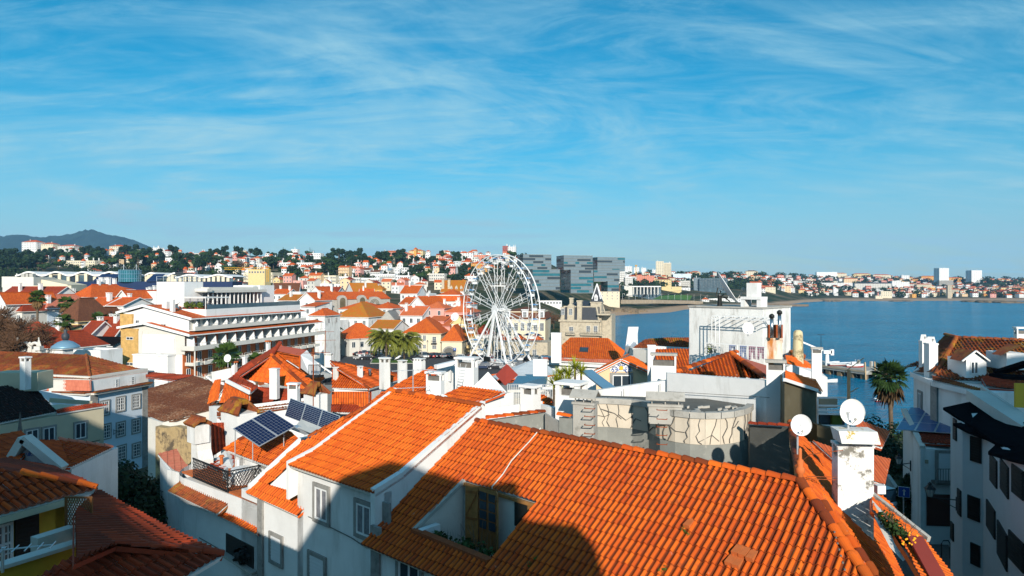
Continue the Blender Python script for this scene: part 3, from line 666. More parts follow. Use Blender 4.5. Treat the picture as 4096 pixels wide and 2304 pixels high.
def person(label,loc,yaw=0,top='cloth_dark',group=None,h=1.72):
 root=thing('person',loc,label,'person',group); L=Vector(loc)
 c,s=math.cos(yaw),math.sin(yaw); R=lambda x,y,z:L+Vector((x*c-y*s,x*s+y*c,z))*1.0
 def skin(name,verts,edges,mt):
  me=bpy.data.meshes.new(name); me.from_pydata([tuple(R(*q[:3])-L) for q in verts],edges,[]); me.materials.append(MATS[mt])
  o=bpy.data.objects.new(name,me); COL.objects.link(o); o.parent=root
  md=o.modifiers.new('skin','SKIN'); sv=me.skin_vertices[0].data
  for i,q in enumerate(verts):sv[i].radius=(q[3],q[3])
  sv[0].use_root=True; o.modifiers.new('sub','SUBSURF').levels=1; o.modifiers[-1].render_levels=1; return o
 V=[(0,0,.95,.15),(0,0,1.15,.13),(0,0,1.40,.15),(0,0,1.50,.06),(0,-.01,1.60,.095),(0,0,1.68,.07),
  (.17,0,1.42,.06),(.24,.05,1.15,.045),(.22,-.12,.95,.035),(-.17,0,1.42,.06),(-.24,-.03,1.15,.045),(-.22,-.16,.98,.035),
  (.10,0,.88,.09),(.11,-.16,.5,.065),(.11,-.12,.08,.045),(.11,-.25,.04,.035),(-.10,0,.88,.09),(-.11,.06,.5,.065),(-.11,.26,.12,.045),(-.11,.16,.04,.035)]
 E=[(0,1),(1,2),(2,3),(3,4),(4,5),(2,6),(6,7),(7,8),(2,9),(9,10),(10,11),(0,12),(12,13),(13,14),(14,15),(0,16),(16,17),(17,18),(18,19)]
 skin('body',V,E,'skin')
 VT=[(0,0,1.0,.17),(0,0,1.2,.15),(0,0,1.42,.17),(.18,0,1.42,.075),(.25,.05,1.14,.06),(-.18,0,1.42,.075),(-.25,-.03,1.14,.06)]
 skin('jacket',VT,[(0,1),(1,2),(2,3),(3,4),(2,5),(5,6)],top)
 VP=[(0,0,.95,.165),(.10,0,.86,.105),(.11,-.16,.5,.08),(.11,-.12,.14,.06),(-.10,0,.86,.105),(-.11,.06,.5,.08),(-.11,.24,.18,.06)]
 skin('trousers',VP,[(0,1),(1,2),(2,3),(0,4),(4,5),(5,6)],'cloth_dark')
 hh=MB(); hh.tube([R(0,.02,1.60),R(0,.02,1.70),R(0,.02,1.745)],[.10,.105,.05],8); part('hair',hh,'cloth_dark',root,True)
 return root
def lantern_mb(b,g,c,s=1.0):
 c=Vector(c); Z=Vector((0,0,1))
 b.tube([c+Z*.42*s,c+Z*.50*s,c+Z*.62*s,c+Z*.70*s,c+Z*.78*s],[.30*s,.22*s,.10*s,.10*s,.02*s],6)
 b.tube([c-Z*.02*s,c],[.10*s,.16*s],6)
 for i in range(6):
  a=i*math.pi/3; b.bar(c+Vector((math.cos(a)*.15,math.sin(a)*.15,0))*s,c+Vector((math.cos(a)*.27,math.sin(a)*.27,.42))*s,.02*s)
 g.tube([c+Z*.01,c+Z*.41*s],[.14*s,.25*s],6)
def wall_lantern(label,wallpt,n,s=1.0,arm=.8):
 w_=Vector(wallpt); n=Vector((n[0],n[1],0)).normalized(); root=thing('wall_lantern',w_,label,'street lamp'); Z=Vector((0,0,1))
 b=MB(); b.bar(w_+Z*.0,w_+n*arm,.04); b.bar(w_-Z*.4,w_+n*arm*.75,.03); b.bar(w_-Z*.5,w_+Z*.15,.05); part('bracket',b,'black_iron',root)
 b=MB(); g=MB(); lantern_mb(b,g,w_+n*arm+Z*.05,s); part('lantern',b,'black_iron',root); part('glass',g,'offwhite',root); return root
def street_lamp(label,loc,h=4,s=.9,group=None):
 L=Vector(loc); root=thing('street_lamp',L,label,'street lamp',group); b=MB(); g=MB(); Z=Vector((0,0,1))
 b.tube([L,L+Z*.8,L+Z*.9,L+Z*h],[.12,.10,.06,.04],8); part('pole',b,'black_iron',root)
 b=MB(); lantern_mb(b,g,L+Z*h,s); part('lantern',b,'black_iron',root); part('glass',g,'offwhite',root); return root
# --- tiled roofs in relief
def inpoly(x,y,pl):
 r=False; n=len(pl); j=n-1
 for i in range(n):
  if (pl[i][1] > y) != (pl[j][1] > y) and x < (pl[j][0]-pl[i][0])*(y-pl[i][1])/(pl[j][1]-pl[i][1])+pl[i][0]:r=not r
  j=i
 return r
def tiles(parent,poly,mt='tile_new',w=.22,l=.38,amp=.06,holes=(),name='roof',eave='white',seg=6,thick=.14,under='white',prof='s',seed=1,top=None,down=None,step=.03):
 """a tiled roof slope in real relief: every tile its own little surface, cut to the outline of the slope"""
 poly=[Vector(p) for p in poly]; rng=random.Random(seed); n=Vector((0,0,0))
 for i in range(len(poly)):n += (poly[i]-poly[0]).cross(poly[(i+1) % len(poly)]-poly[0])
 n.normalize()
 if n.z < 0:n=-n
 if down is not None:
  d=Vector(down); d=(d-n*d.dot(n)).normalized(); h=n.cross(d)*1.0; h=d.cross(n)*-1
 else:
  h=Vector((0,0,1)).cross(n).normalized(); d=h.cross(n)
 if d.z > 0 and down is None:d=-d; h=-h
 o=poly[0]; uv=[((p-o).dot(h),(p-o).dot(d)) for p in poly]; hv=[[((Vector(p)-o).dot(h),(Vector(p)-o).dot(d)) for p in H] for H in holes]
 u0=min(a for a,_ in uv); u1=max(a for a,_ in uv); v0=min(b for _,b in uv); v1=max(b for _,b in uv)
 if prof == 's':
  ts=[0,.10,.22,.34,.46,.56,.78,1.0]; hh=[0,.62,.93,.93,.62,0,-.12,0]
 else:
  ts=[0,.06,.14,.22,.28,1.0]; hh=[.1,.8,1,.8,0,0]
 k=len(ts); V=[]; Fc=[]; UV=[]
 ni=int((u1-u0)/w)+2; nj=int((v1-v0)/l)+2
 minu,maxu=u0,u1
 for j in range(nj):
  vb=v1+.02-j*l; vt=vb-l
  xs=[]
  for q in range(len(uv)):
   (a0,b0),(a1,b1)=uv[q],uv[(q+1) % len(uv)]
   for vv in (vb,vt,(vb+vt)/2):
    if (b0-vv)*(b1-vv) <= 0 and abs(b1-b0) > 1e-9:xs.append(a0+(a1-a0)*(vv-b0)/(b1-b0))
   if vt <= b0 <= vb:xs.append(a0)
  if not xs:continue
  lo,hi=min(xs)-w,max(xs)+w
  i0=int(math.floor((lo-u0)/w)); i1=int(math.ceil((hi-u0)/w))
  for i in range(i0,i1):
   ua=u0+i*w; skip=False
   jt=rng.uniform(-.006,.006); jb=rng.uniform(-.004,.010); ju=rng.uniform(-.006,.006)
   base=len(V)
   for t,z in zip(ts,hh):V.append((ua+t*w+ju,vt-.01,z*amp*.92+jt-.004)); UV.append((ua+t*w*.999,(vb+vt)/2))
   for t,z in zip(ts,hh):V.append((ua+t*w+ju,vb,z*amp+step+jb)); UV.append((ua+t*w*.999,(vb+vt)/2))
   for t,z in zip(ts,hh):V.append((ua+t*w+ju,vb,z*amp*.5-.03)); UV.append((ua+t*w*.999,vb-.02*l))
   for q in range(k-1):
    Fc.append((base+q,base+q+1,base+k+q+1,base+k+q,0)); Fc.append((base+k+q,base+k+q+1,base+2*k+q+1,base+2*k+q,1 if j == 0 else 0))
 me=bpy.data.meshes.new(name)
 me.from_pydata([tuple(o+h*a+d*b+n*(c+.014*math.sin(a*1.3+b*.4)+.012*math.sin(b*1.7-a*.6+seed))-BASE[parent.name]) for a,b,c in V],[],[f[:4] for f in Fc])
 me.polygons.foreach_set('material_index',[f[4] for f in Fc])
 ul=me.uv_layers.new(name='UVMap'); idx=np.zeros(len(me.loops),dtype=int); me.loops.foreach_get('vertex_index',idx)
 U=np.array(UV)-np.array([u0,v1]); ul.data.foreach_set('uv',(U[idx]+np.array([100*w,100*l])).ravel())
 bm=bmesh.new(); bm.from_mesh(me)
 Bp=BASE[parent.name]
 def cut(P2,convex):
  m=len(P2); ar=sum(P2[q][0]*P2[(q+1) % m][1]-P2[(q+1) % m][0]*P2[q][1] for q in range(m))
  for q in range(m):
   a,c=P2[q],P2[(q+1) % m]; A3=o+h*a[0]+d*a[1]-Bp; e=h*(c[0]-a[0])+d*(c[1]-a[1]); nn=e.cross(n).normalized()*(1 if ar > 0 else -1)
   if h.cross(d).dot(n) < 0:nn=-nn
   off=nn*.03 if (convex and abs(a[1]-v1) < .02 and abs(c[1]-v1) < .02) else nn*0
   bmesh.ops.bisect_plane(bm,geom=bm.verts[:]+bm.edges[:]+bm.faces[:],plane_co=A3+off,plane_no=nn,clear_outer=convex)
 def isconvex(P2):
  m=len(P2); s=[((P2[(q+1) % m][0]-P2[q][0])*(P2[(q+2) % m][1]-P2[(q+1) % m][1])-(P2[(q+1) % m][1]-P2[q][1])*(P2[(q+2) % m][0]-P2[(q+1) % m][0])) for q in range(m)]
  return all(x > -1e-4 for x in s) or all(x < 1e-4 for x in s)
 cv=isconvex(uv); cut(uv,cv)
 for H in hv:cut(H,False)
 if hv or not cv:
  dl=[]
  for f in bm.faces:
   c=f.calc_center_median()+Bp-o; a,b_=c.dot(h),c.dot(d)
   if any(inpoly(a,b_,H) for H in hv) or (not cv and not inpoly(a,b_-.005,uv)):dl.append(f)
  bmesh.ops.delete(bm,geom=dl,context='FACES')
 bm.to_mesh(me); bm.free(); me.materials.append(MATS[mt]); me.materials.append(MATS[eave or mt])
 ob=bpy.data.objects.new(name,me); COL.objects.link(ob); ob.parent=parent; BASE[ob.name]=Bp
 s=MB(); t0=n*.035; t1=n*(thick)
 if holes:
  for H in holes:
   m=len(H)
   for q in range(m):
    a,c=Vector(H[q]),Vector(H[(q+1) % m]); s.face([a-t0,c-t0,c-t1,a-t1])
 if cv and not holes:s.face([p-t0 for p in poly]); s.face([p-t1 for p in poly][::-1])
 for q in range(len(poly)):
  a,c=poly[q],poly[(q+1) % len(poly)]; e=(c-a).normalized(); low=abs(e.dot(d)) < .35 and ((a+c)/2-o).dot(d) > (v0+v1)/2; s.face([a-t0,c-t0,c-t1,a-t1],m=0 if low or eave is not None and abs(e.dot(d)) < .2 else 1)
 part('eaves',s,[under,mt],ob)
 return ob
def ridge(parent,pts,r=.13,l=.42,mt='tile_new',name='ridge_tiles',seed=3,up=.03):
 b=MB(); rng=random.Random(seed); Z=Vector((0,0,1))
 for a,c in zip(pts[:-1],pts[1:]):
  a=Vector(a); c=Vector(c); d=c-a; n=max(1,int(d.length/l)); u=d.normalized(); s=u.cross(Z).normalized(); up_=s.cross(u)
  for i in range(n):
   p0=a+d*(i/n)-u*.03; p1=a+d*((i+1)/n); r0,r1=r*1.14*rng.uniform(.97,1.04),r*.92; ring=[]
   for (p,rr,lift) in ((p0,r0*.55,up+.0),(p0,r0,up+.012),(p0+u*.05,r0,up+.012),(p1,r1,up-.015)):
    ring.append([p+s*math.cos(t)*rr+up_*(math.sin(t)*rr*.85+lift) for t in [math.pi*q/8 for q in range(9)]])
   uvv=(i*.22+.1+100*.22,rng.randrange(50)*.38+.1)
   for R0,R1 in zip(ring[:-1],ring[1:]):
    for q in range(8):b.face([R0[q],R0[q+1],R1[q+1],R1[q]],[uvv]*4)
 return part(name,b,mt,parent)
def text3d(txt,pos,size,n,mt,parent,name='lettering',slant=0):
 cu=bpy.data.curves.new(name,'FONT'); cu.body=txt; cu.size=size; cu.extrude=.004; cu.shear=slant; cu.resolution_u=3
 t=bpy.data.objects.new('t',cu); COL.objects.link(t); bpy.context.view_layer.update()
 me=bpy.data.meshes.new_from_object(t); bpy.data.objects.remove(t); me.materials.clear(); me.materials.append(MATS[mt])
 o=bpy.data.objects.new(name,me); COL.objects.link(o); o.parent=parent; o.location=Vector(pos)-BASE[parent.name]
 o.rotation_euler=(math.pi/2,0,math.atan2(n[0],-n[1])); return o
# --- middle distance: named town houses
def z_(y,ez=16):return (CAMZ-ez)*F/(y-HZ)
def mountain():
 sil=[(-700,955),(-400,935),(-150,948),(0,945),(80,938),(135,949),(230,941),(280,935),(330,919),(360,917),(400,931),(470,945),(530,962),(580,985),(640,1012),(760,1060)]
 b=[]; fc=[]; rng=random.Random(4); n=120; m=10
 for j in range(m+1):
  for i in range(n+1):
   px=-700+1460*i/n; y=4300+j*120; py=float(np.interp(px,[a for a,_ in sil],[q for _,q in sil]))
   zt=CAMZ+(HZ-py)/F*5000; t=math.sin(math.pi*min(1,(j+.5)/(m*1.2))/2*1.0) if j < m else .8
   t=min(1,(j/ (m*.6))**.8) if j <= m*.6 else 1-(j-m*.6)/m*.6
   z=30+(zt-30)*t+rng.uniform(-6,6)*(1 if j else 0); b.append(((px-2048)/F*(5000 if j > m*.5 else y+ (5000-y)*.5),y,z))
 for j in range(m):
  for i in range(n):fc.append((j*(n+1)+i,j*(n+1)+i+1,(j+1)*(n+1)+i+1,(j+1)*(n+1)+i))
 me=bpy.data.meshes.new('mountain'); me.from_pydata(b,[],fc); mat('forest_far',(.03,.05,.03),rough=1,spec=0,var=.5,vscale=.01); me.materials.append(MATS['forest_far'])
 o=bpy.data.objects.new('mountain',me); COL.objects.link(o); tag(o,kind='structure')
mountain()
H=house
H('long red-roofed building at the left edge with white gabled dormers',-40,238,1191,200,9,-17,'gable',3.2,rc='tile_red',win=(8,3),ch=2)
r_,A_,q_=H('grey-white town house just right of the dormered long roof',238,275,1200,205,12,-17,'hip',2.5,wc='pink',rc='tile_brown',win=(1,2))
H('big white villa with tiered red hipped roofs and tall white chimneys',272,372,1188,196,16,-17,'hip',3.6,rc='tile_far',win=(2,3),ch=3,side=5,chh=3)
H('upper block of the tiered white villa with red roof and attic windows',325,440,1158,214,10,-17,'hip',1.6,rc='tile_far',win=(4,1),ch=4,wsz=(1.2,.7),off=.9,chh=2.2)
H('flat white house with round vents beside the tiered villa',462,520,1196,178,22,-17,'gablef',2.2,rc='tile_far',win=(0,0),side=3,ch=1)
H('plain white flat-topped box beyond the vented house',505,566,1170,196,14,-17,'flat',0,win=(0,0),ch=2,side=0)
H('plain white box with tall chimney block left of the hotel',560,630,1172,185,12,-17,'flat',0,win=(1,1),ch=2,side=0)
H('pale blue house under a salmon-coloured hipped roof',95,200,1232,158,13,-17,'hip',3.0,wc='blue_white',rc='tile_salmon',win=(3,4),ws='grid',side=2,wsz=(1.0,1.9),fl=3.2,ch=0,trim='white')
H('white house with an arched gable at the left edge behind bare trees',-30,30,1218,150,12,-17,'gablef',2.6,win=(2,3),ch=0)
H('pink-white house behind the bare trees',30,95,1245,152,10,-17,'hip',2.0,wc='offwhite',rc='tile_red',win=(2,3),ch=1)
H('yellow house with a dark red hipped roof among palms',215,322,1284,140,9,-17,'hip',4.6,wc='pale_yellow',rc='tile_brown',win=(3,3),side=3,ch=0,wsz=(.95,1.3),trim='white')
H('lower yellow porch with brown lean-to roof',205,262,1320,136,4,-17,'shed',.9,wc='pale_yellow',rc='tile_brown',win=(2,1),ch=0)
H('ochre side wing behind the yellow house',340,392,1283,150,8,-17,'hip',2.8,wc='pale_yellow',rc='tile_brown',win=(2,2),ch=0)
H('white twin-dormered house with grey terrace in front of the tiered villa',330,430,1222,166,8,-17,'gable',1.8,rc='tile_far',win=(3,3),side=1,ch=2)
H('white stepped house with glazed balconies below the vented house',425,500,1222,164,9,-17,'gable',1.8,rc='tile_far',win=(3,3),side=1,ch=1)
H('small white gable dormer house left of the sandstone wall',300,356,1352,130,7,-17,'gable',3.0,rc='tile_red',win=(1,1),ch=1)
H('white house with round gable window beside the sandstone end wall',356,470,1346,133,6,-17,'gable',3.6,rc='tile_red',win=(2,1),ch=2,chh=1)
H('low white building under a dark flat roof left of the hotel',280,414,1408,104,4,-17,'flat',0,win=(0,0),ch=0,side=0,parapet=.3)
H('dark-roofed white annexe behind the low flat building',262,470,1380,127,3,-17,'shed',1.4,rc='dark_roof',win=(0,0),ch=0,side=0)
H('low red hipped roof behind the baroque gateway',150,262,1392,108,8,-17,'hip',2.4,rc='tile_red',win=(0,0),ch=0,side=0)
H('long red roof behind the bare trees at the left edge',-60,160,1362,122,9,-17,'hip',3.0,rc='tile_red',win=(4,1),ch=1,side=0)
H('dark roof with white gabled end behind the hotel',1090,1190,1178,330,14,10,'gable',5.5,rc='tile_brown',win=(0,0),ch=0)
H('row of low red roofs right of the hotel tower',1085,1150,1176,290,9,-10,'gable',2.0,win=(3,1),ch=2)
H('white blank-walled house left of the church',1164,1204,1172,270,12,-17,'flat',0,win=(0,0),ch=1)
H('white gabled house left of the church roof',1230,1292,1180,285,12,-17,'gablef',3.5,rc='tile_far',win=(1,1),ch=1)
H('mossy red shed roofs close behind the hotel terrace',1108,1200,1202,245,10,-17,'gable',2.0,rc='tile_far_moss',win=(0,0),ch=1)
H('white house with red roof just left of the church front',1192,1262,1202,232,10,-20,'gablef',2.6,win=(1,2),ch=1)
H('second red roof left of the church front',1200,1262,1226,215,8,-20,'shed',1.2,win=(1,1),ch=0)
H('white gabled hall with mossy orange roof behind the church',1372,1424,1172,310,13,-55,'gablef',4.5,rc='tile_far_moss',win=(1,1),ch=2)
H('orange-roofed house behind the long church roof',1300,1352,1169,320,8,-10,'gable',2.4,rc='tile_red',win=(3,1),ch=1)
H('white house with red roof between the mossy hall and the tower',1440,1492,1180,290,9,10,'gable',2.5,win=(2,1),ch=1)
H('orange tower with a mossy yellow pyramid roof',1494,1530,1156,300,4.2,-12,'hip',1.8,wc='ochre',rc='tile_far_moss',win=(1,1),ch=0,name='bell_tower',cat='tower')
H('ochre bell tower of the white hall',1442,1458,1156,330,3,-12,'hip',1,wc='ochre',rc='tile_far',win=(0,0),ch=0,name='bell_tower',cat='tower')
H('long red roof in front of the church wall',1348,1500,1236,226,11,-17,'hip',2.2,rc='tile_far',win=(6,1),ch=0)
H('white house with the long level red roof right of the mossy roof',1480,1573,1233,222,9,-17,'hip',1.8,rc='tile_far',win=(4,2),ws='grid',wsz=(1,2),ch=0)
H('white town hall with broad mossy orange roof and balcony',1335,1478,1268,196,13,-17,'hip',4.2,rc='tile_far_moss',win=(4,3),side=3,ws='grid',wsz=(1.0,1.9),fl=3.6,ch=0,trim='offwhite',off=1.9)
H('small red hipped roof on a stained wall right of the hotel',1234,1302,1262,190,8,-17,'hip',1.8,rc='tile_far',wc='white_dirty',win=(1,1),ch=0)
H('grey ruined stone gable among white houses',1520,1578,1280,200,9,-5,'gablef',2.6,rc='grey_stone',wc='concrete_light',win=(1,1),ch=0,ov=.05)
H('white house with mossy roof and green curtained window',1478,1577,1314,184,9,-17,'gable',2.0,rc='tile_far_moss',win=(2,1),wsz=(1.6,1.4),ch=0)
H('broad orange roof sloping to the square behind the palm',1328,1408,1352,166,9,-48,'hip',3.4,rc='tile_far',wc='offwhite',win=(2,1),ch=0,side=4)
H('low stained wall house between the hotel end and the orange roof',1258,1325,1290,178,9,-17,'flat',0,wc='white_dirty',win=(0,0),ch=0)
H('cream street wall house with arched openings by the car park',1415,1500,1358,172,6,28,'flat',0,wc='cream',win=(5,1),ch=0,wsz=(1.2,1.8),off=2.6,parapet=.4)
H('pale wing with ochre cornice where the street turns',1352,1418,1378,168,8,28,'shed',1.4,wc='offwhite',rc='tile_clean',win=(3,1),ch=0,off=2.0)
H('white house with orange roof left of the terrace houses',1600,1670,1174,300,11,-14,'gable',3.4,rc='tile_clean',win=(3,2),ch=1)
H('white low block with red roof above the white stairs',1676,1716,1178,320,10,-14,'flat',0,win=(3,2),ch=1)
H('orange roofed house at the wedge left of the mansard house',1598,1640,1216,232,12,-14,'gable',2.2,rc='tile_clean',win=(2,2),ch=0)
H('white gable-ended house with orange roof and white skylight',1640,1702,1222,228,12,-30,'gablef',3.0,rc='tile_clean',win=(1,1),ch=1)
H('red brick-walled house beside the white gable',1600,1662,1240,215,7,-14,'shed',1.1,wc='salmon',rc='tile_far',win=(3,1),ch=0)
H('white house with shuttered windows left of the pink house',1600,1690,1262,200,10,-14,'gable',2.4,rc='tile_far_light',win=(3,3),side=2,ch=2)
H('pink house with long pale orange roof',1695,1778,1232,208,8,-14,'hip',1.8,wc='pink',rc='tile_far_light',win=(2,2),side=3,ch=1)
H('wide pink house with dark shutters below the mansard house',1778,1890,1249,198,10,-10,'hip',2.4,wc='pink',rc='tile_far_light',win=(5,2),ws='dark',side=2,ch=2)
H('small pink outbuilding with columns in front of the pink house',1710,1775,1284,190,6,-14,'shed',1.2,wc='pink',rc='tile_far_light',win=(3,1),ws='dark',ch=0)
H('salmon lean-to roof left of the yellow gable',1738,1800,1303,186,7,-20,'shed',1.6,wc='pink',rc='tile_far_light',win=(0,0),ch=1)
H('white mansard house with a row of red dormers',1732,1846,1204,245,13,-12,'mansard',2.2,rc='tile_far',win=(6,2),ws='grid',wsz=(1.1,1.9),off=2.0,fl=3.4,ch=2,trim='offwhite')
H('white house under the wheel rim with red hipped roof',1812,1882,1217,230,9,-12,'hip',1.4,win=(4,1),ws='grid',ch=1)
H('yellow pedimented house left of the wheel',1806,1868,1296,184,9,-10,'gablef',2.2,wc='pale_yellow',rc='tile_far',win=(2,2),ws='grid',ch=0,trim='white')
H('mossy tiled roof between the yellow gable and the wheel',1832,1890,1346,178,10,-10,'gable',2.8,wc='pale_yellow',rc='tile_far_moss',win=(2,1),ch=0)
H('dark red roof behind the wheel legs',1890,1960,1338,186,10,-10,'hip',2.4,rc='tile_red',win=(3,1),ch=0)
H('beige house with a battlement frieze behind the left wheel leg',1880,1960,1362,172,8,4,'flat',0,wc='cream',win=(3,2),ch=0,parapet=.7)
def church_house():
 r,A,(h,L,ze,zb)=H('big stone church house with steep orange roof and two tall stone chimneys',1764,1850,1168,262,12,-8,'gable',4.4,wc='stone',rc='tile_far_moss',win=(4,2),ch=0)
 for a in (-h+.3,-h+2.8):
  b=MB(); q=A(a,2,0); chimney_mb(b,q.x,q.y,ze,ze+5.0,1.0,1.0,0); part('chimney',b,'stone',r)
 for a in (-.5,1.6,3.6):
  b=MB(); b.prism([A(a-.5,1.4,0).xy,A(a+.5,1.4,0).xy,A(a+.5,3.5,0).xy,A(a-.5,3.5,0).xy],ze+.3,ze+2.0,0)
  b.face([A(a-.5,1.4,ze+2.0),A(a+.5,1.4,ze+2.0),A(a,1.4,ze+2.7)]); d=part('dormer',b,'stone',r)
  window(d,A(a,1.38,ze+1.4),(A(0,0,0)-A(0,1,0)).xy,.55,.8,'plain')
church_house()
def long_church():
 root=thing('church',P(1430,1232,266),'long weathered stone church with red roof and pale arched side chapels','church'); Z=Vector((0,0,1))
 a=P(1318,1202,256); b_=P(1560,1207,275); d=(b_-a); d.z=0; u=d.normalized(); n=Vector((u.y,-u.x,0)); W=12; ze=CAMZ-5.4
 a0=Vector((a.x,a.y,0)); L=d.length; A=lambda s,t,z:a0+u*s-n*t+Z*z
 m=MB(); m.prism([A(0,0,0).xy,A(L,0,0).xy,A(L,W,0).xy,A(0,W,0).xy],7,ze)
 for s in (0,L):m.face([A(s,0,ze),A(s,W,ze),A(s,W/2,ze+2.6)])
 part('wall',m,'concrete_light',root)
 r=MB()
 for t in (-.4,W+.4):r.roofpoly([A(-.3,t,ze-.1),A(L+.3,t,ze-.1),A(L+.3,W/2,ze+2.8),A(-.3,W/2,ze+2.8)])
 part('roof',r,'tile_far',root)
 for s in (L*.18, L*.50):            # arched niches
  m=MB(); pts=[A(s-1.6,-.7,z) for z in (0,)]; top=ze+.6
  m.prism([A(s-1.9,-1.2,0).xy,A(s+1.9,-1.2,0).xy,A(s+1.9,0,0).xy,A(s-1.9,0,0).xy],8,ze-.4)
  ring=[A(s+1.9*math.cos(t),-1.2,ze-.4+1.9*math.sin(t)) for t in [math.pi*k/10 for k in range(11)]]; rb=[p-n*1.6*1 for p in ring]
  m.face(ring);
  for k in range(10):m.face([ring[k],ring[k+1],rb[k+1],rb[k]])
  part('chapel',m,'concrete_light',root)
  m=MB(); R2=[A(s+1.2*math.cos(t),-1.24,ze-.6+1.2*math.sin(t)) for t in [math.pi*k/10 for k in range(11)]]; m.face([A(s+1.2,-1.24,ze-4)]+R2+[A(s-1.2,-1.24,ze-4)]); part('niche',m,'olive_render',root)
 m=MB(); s=L*.72; R2=[A(s+3.4*math.cos(t),-.9,ze-2.2+3.0*math.sin(t)) for t in [math.pi*k/12 for k in range(13)]]
 m.face(R2); rb=[p-n*2 for p in R2]
 for k in range(12):m.face([R2[k],R2[k+1],rb[k+1],rb[k]])
 part('apse',m,'concrete_light',root)
 m=MB()
 for rr in (2.0,1.5,1.0):
  pts=[A(s-.3+rr*math.cos(t),-.95-.02*(2-rr),ze-2.2+rr*math.sin(t)) for t in [math.pi*k/14 for k in range(15)]]
  for k in range(14):m.bar(pts[k],pts[k+1],.16)
 part('rose_window',m,'olive_render',root)
 f=MB(); f.prism([A(-9,-2,0).xy,A(0,-2,0).xy,A(0,2,0).xy,A(-9,2,0).xy],7,ze-1.5); f.face([A(-9,-2.0,ze-1.5),A(0,-2.0,ze-1.5),A(-3.5,-2.0,ze+3)]); f.face([A(0,-2.0,ze-1.5),A(0,2,ze-1.5),A(-3.5,2,ze+3),A(-3.5,-2,ze+3)])
 f.face([A(-9,-2,ze-1.5),A(-9,2,ze-1.5),A(-3.5,2,ze+3),A(-3.5,-2,ze+3)]); part('facade',f,'white_dirty',root)
 for k in range(4):
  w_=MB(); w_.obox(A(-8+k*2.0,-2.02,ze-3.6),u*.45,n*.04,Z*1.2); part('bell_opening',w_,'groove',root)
 for k in range(5):
  w_=MB(); w_.obox(A(-9+k*2.0,-2.12,ze-3.6),u*.22,n*.14,Z*1.8); part('pilaster',w_,'concrete_light',root)
 w_=MB(); w_.obox(A(-4.6,-2.12,ze-1.6),u*4.8,n*.3,Z*.15); part('cornice',w_,'concrete_light',root)
long_church()
def cream_corner():
 r,A,(h,L,ze,zb)=H('cream official building on the square with orange hipped roof and balcony',1608,1764,1333,168,14,-6,'hip',3.6,wc='cream',rc='tile_clean',win=(0,0),side=0,ch=0)
 for px,py,w_,h_ in ((1648,1352,.8,1.4),(1674,1352,1.6,1.4),(1698,1352,.8,1.4),(1738,1362,1.0,2.0),(1648,1386,.8,1.0),(1674,1384,1.6,1.4),(1698,1386,.8,1.0),(1738,1388,1.1,1.0)):
  t=(px-1686)/156*2*h; window(r,A(t,0,ze-(py-1333)/F*RM(168)),(A(0,0,0)-A(0,1,0)).xy,w_*1.27,h_*1.27,'grid')
 b=MB(); n=(A(0,0,0)-A(0,1,0)); t=(1738-1686)/156*2*h; c=A(t,-.5,ze-(1373-1333)/F*RM(168))
 u=(A(1,0,0)-A(0,0,0)); b.obox(c,u*.9,n*.5,Vector((0,0,.06)))
 for i in range(9):b.bar(c+u*(-.85+i*.21)+n*.45,c+u*(-.85+i*.21)+n*.45+Vector((0,0,.9)),.03)
 b.bar(c+u*-.9+n*.45+Vector((0,0,.9)),c+u*.9+n*.45+Vector((0,0,.9)),.05); part('balcony',b,'black_iron',r)
 r,A,(h,L,ze,zb)=H('cream wing with an arched gateway under its own orange roof',1766,1848,1364,165,11,-6,'hip',3.6,wc='cream',rc='tile_clean',win=(0,0),side=0,ch=0)
 n=(A(0,0,0)-A(0,1,0)); u=(A(1,0,0)-A(0,0,0)); b=MB(); b2=MB(); cx=-h+2.4
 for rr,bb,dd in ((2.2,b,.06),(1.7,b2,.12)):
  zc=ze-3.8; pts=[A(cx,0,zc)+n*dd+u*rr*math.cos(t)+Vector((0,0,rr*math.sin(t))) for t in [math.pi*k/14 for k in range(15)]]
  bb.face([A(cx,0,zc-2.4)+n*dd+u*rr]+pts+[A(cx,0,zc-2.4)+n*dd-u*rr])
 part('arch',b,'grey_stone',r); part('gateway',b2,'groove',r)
 for dx in (3.2,3.9):
  b=MB(); b.tube([A(h,1.0+dx,ze-2.2),A(h,1.0+dx,ze-2.2)+u*.06],.4,12); part('oval_window',b,'concrete_light',r)
 s=thing('parking_sign',A(h-2.0,-1.2,gpx(1830,163)),'blue square parking sign beside the arched gateway','sign'); c=A(h-2.0,-1.2,0); g=gpx(1830,163)
 b=MB(); b.tube([c+Vector((0,0,g)),c+Vector((0,0,ze-2.2))],.05,6); part('pole',b,'aluminium',s)
 b=MB(); b.obox(c+Vector((0,-.05,ze-2.4)),(.42,0,0),(0,.03,0),(0,0,.42)); pl=part('plate',b,'blue_sign',s)
 text3d('P',c+Vector((-.22,-.1,ze-2.68)),.75,(0,-1),'white_paint',pl)
cream_corner()
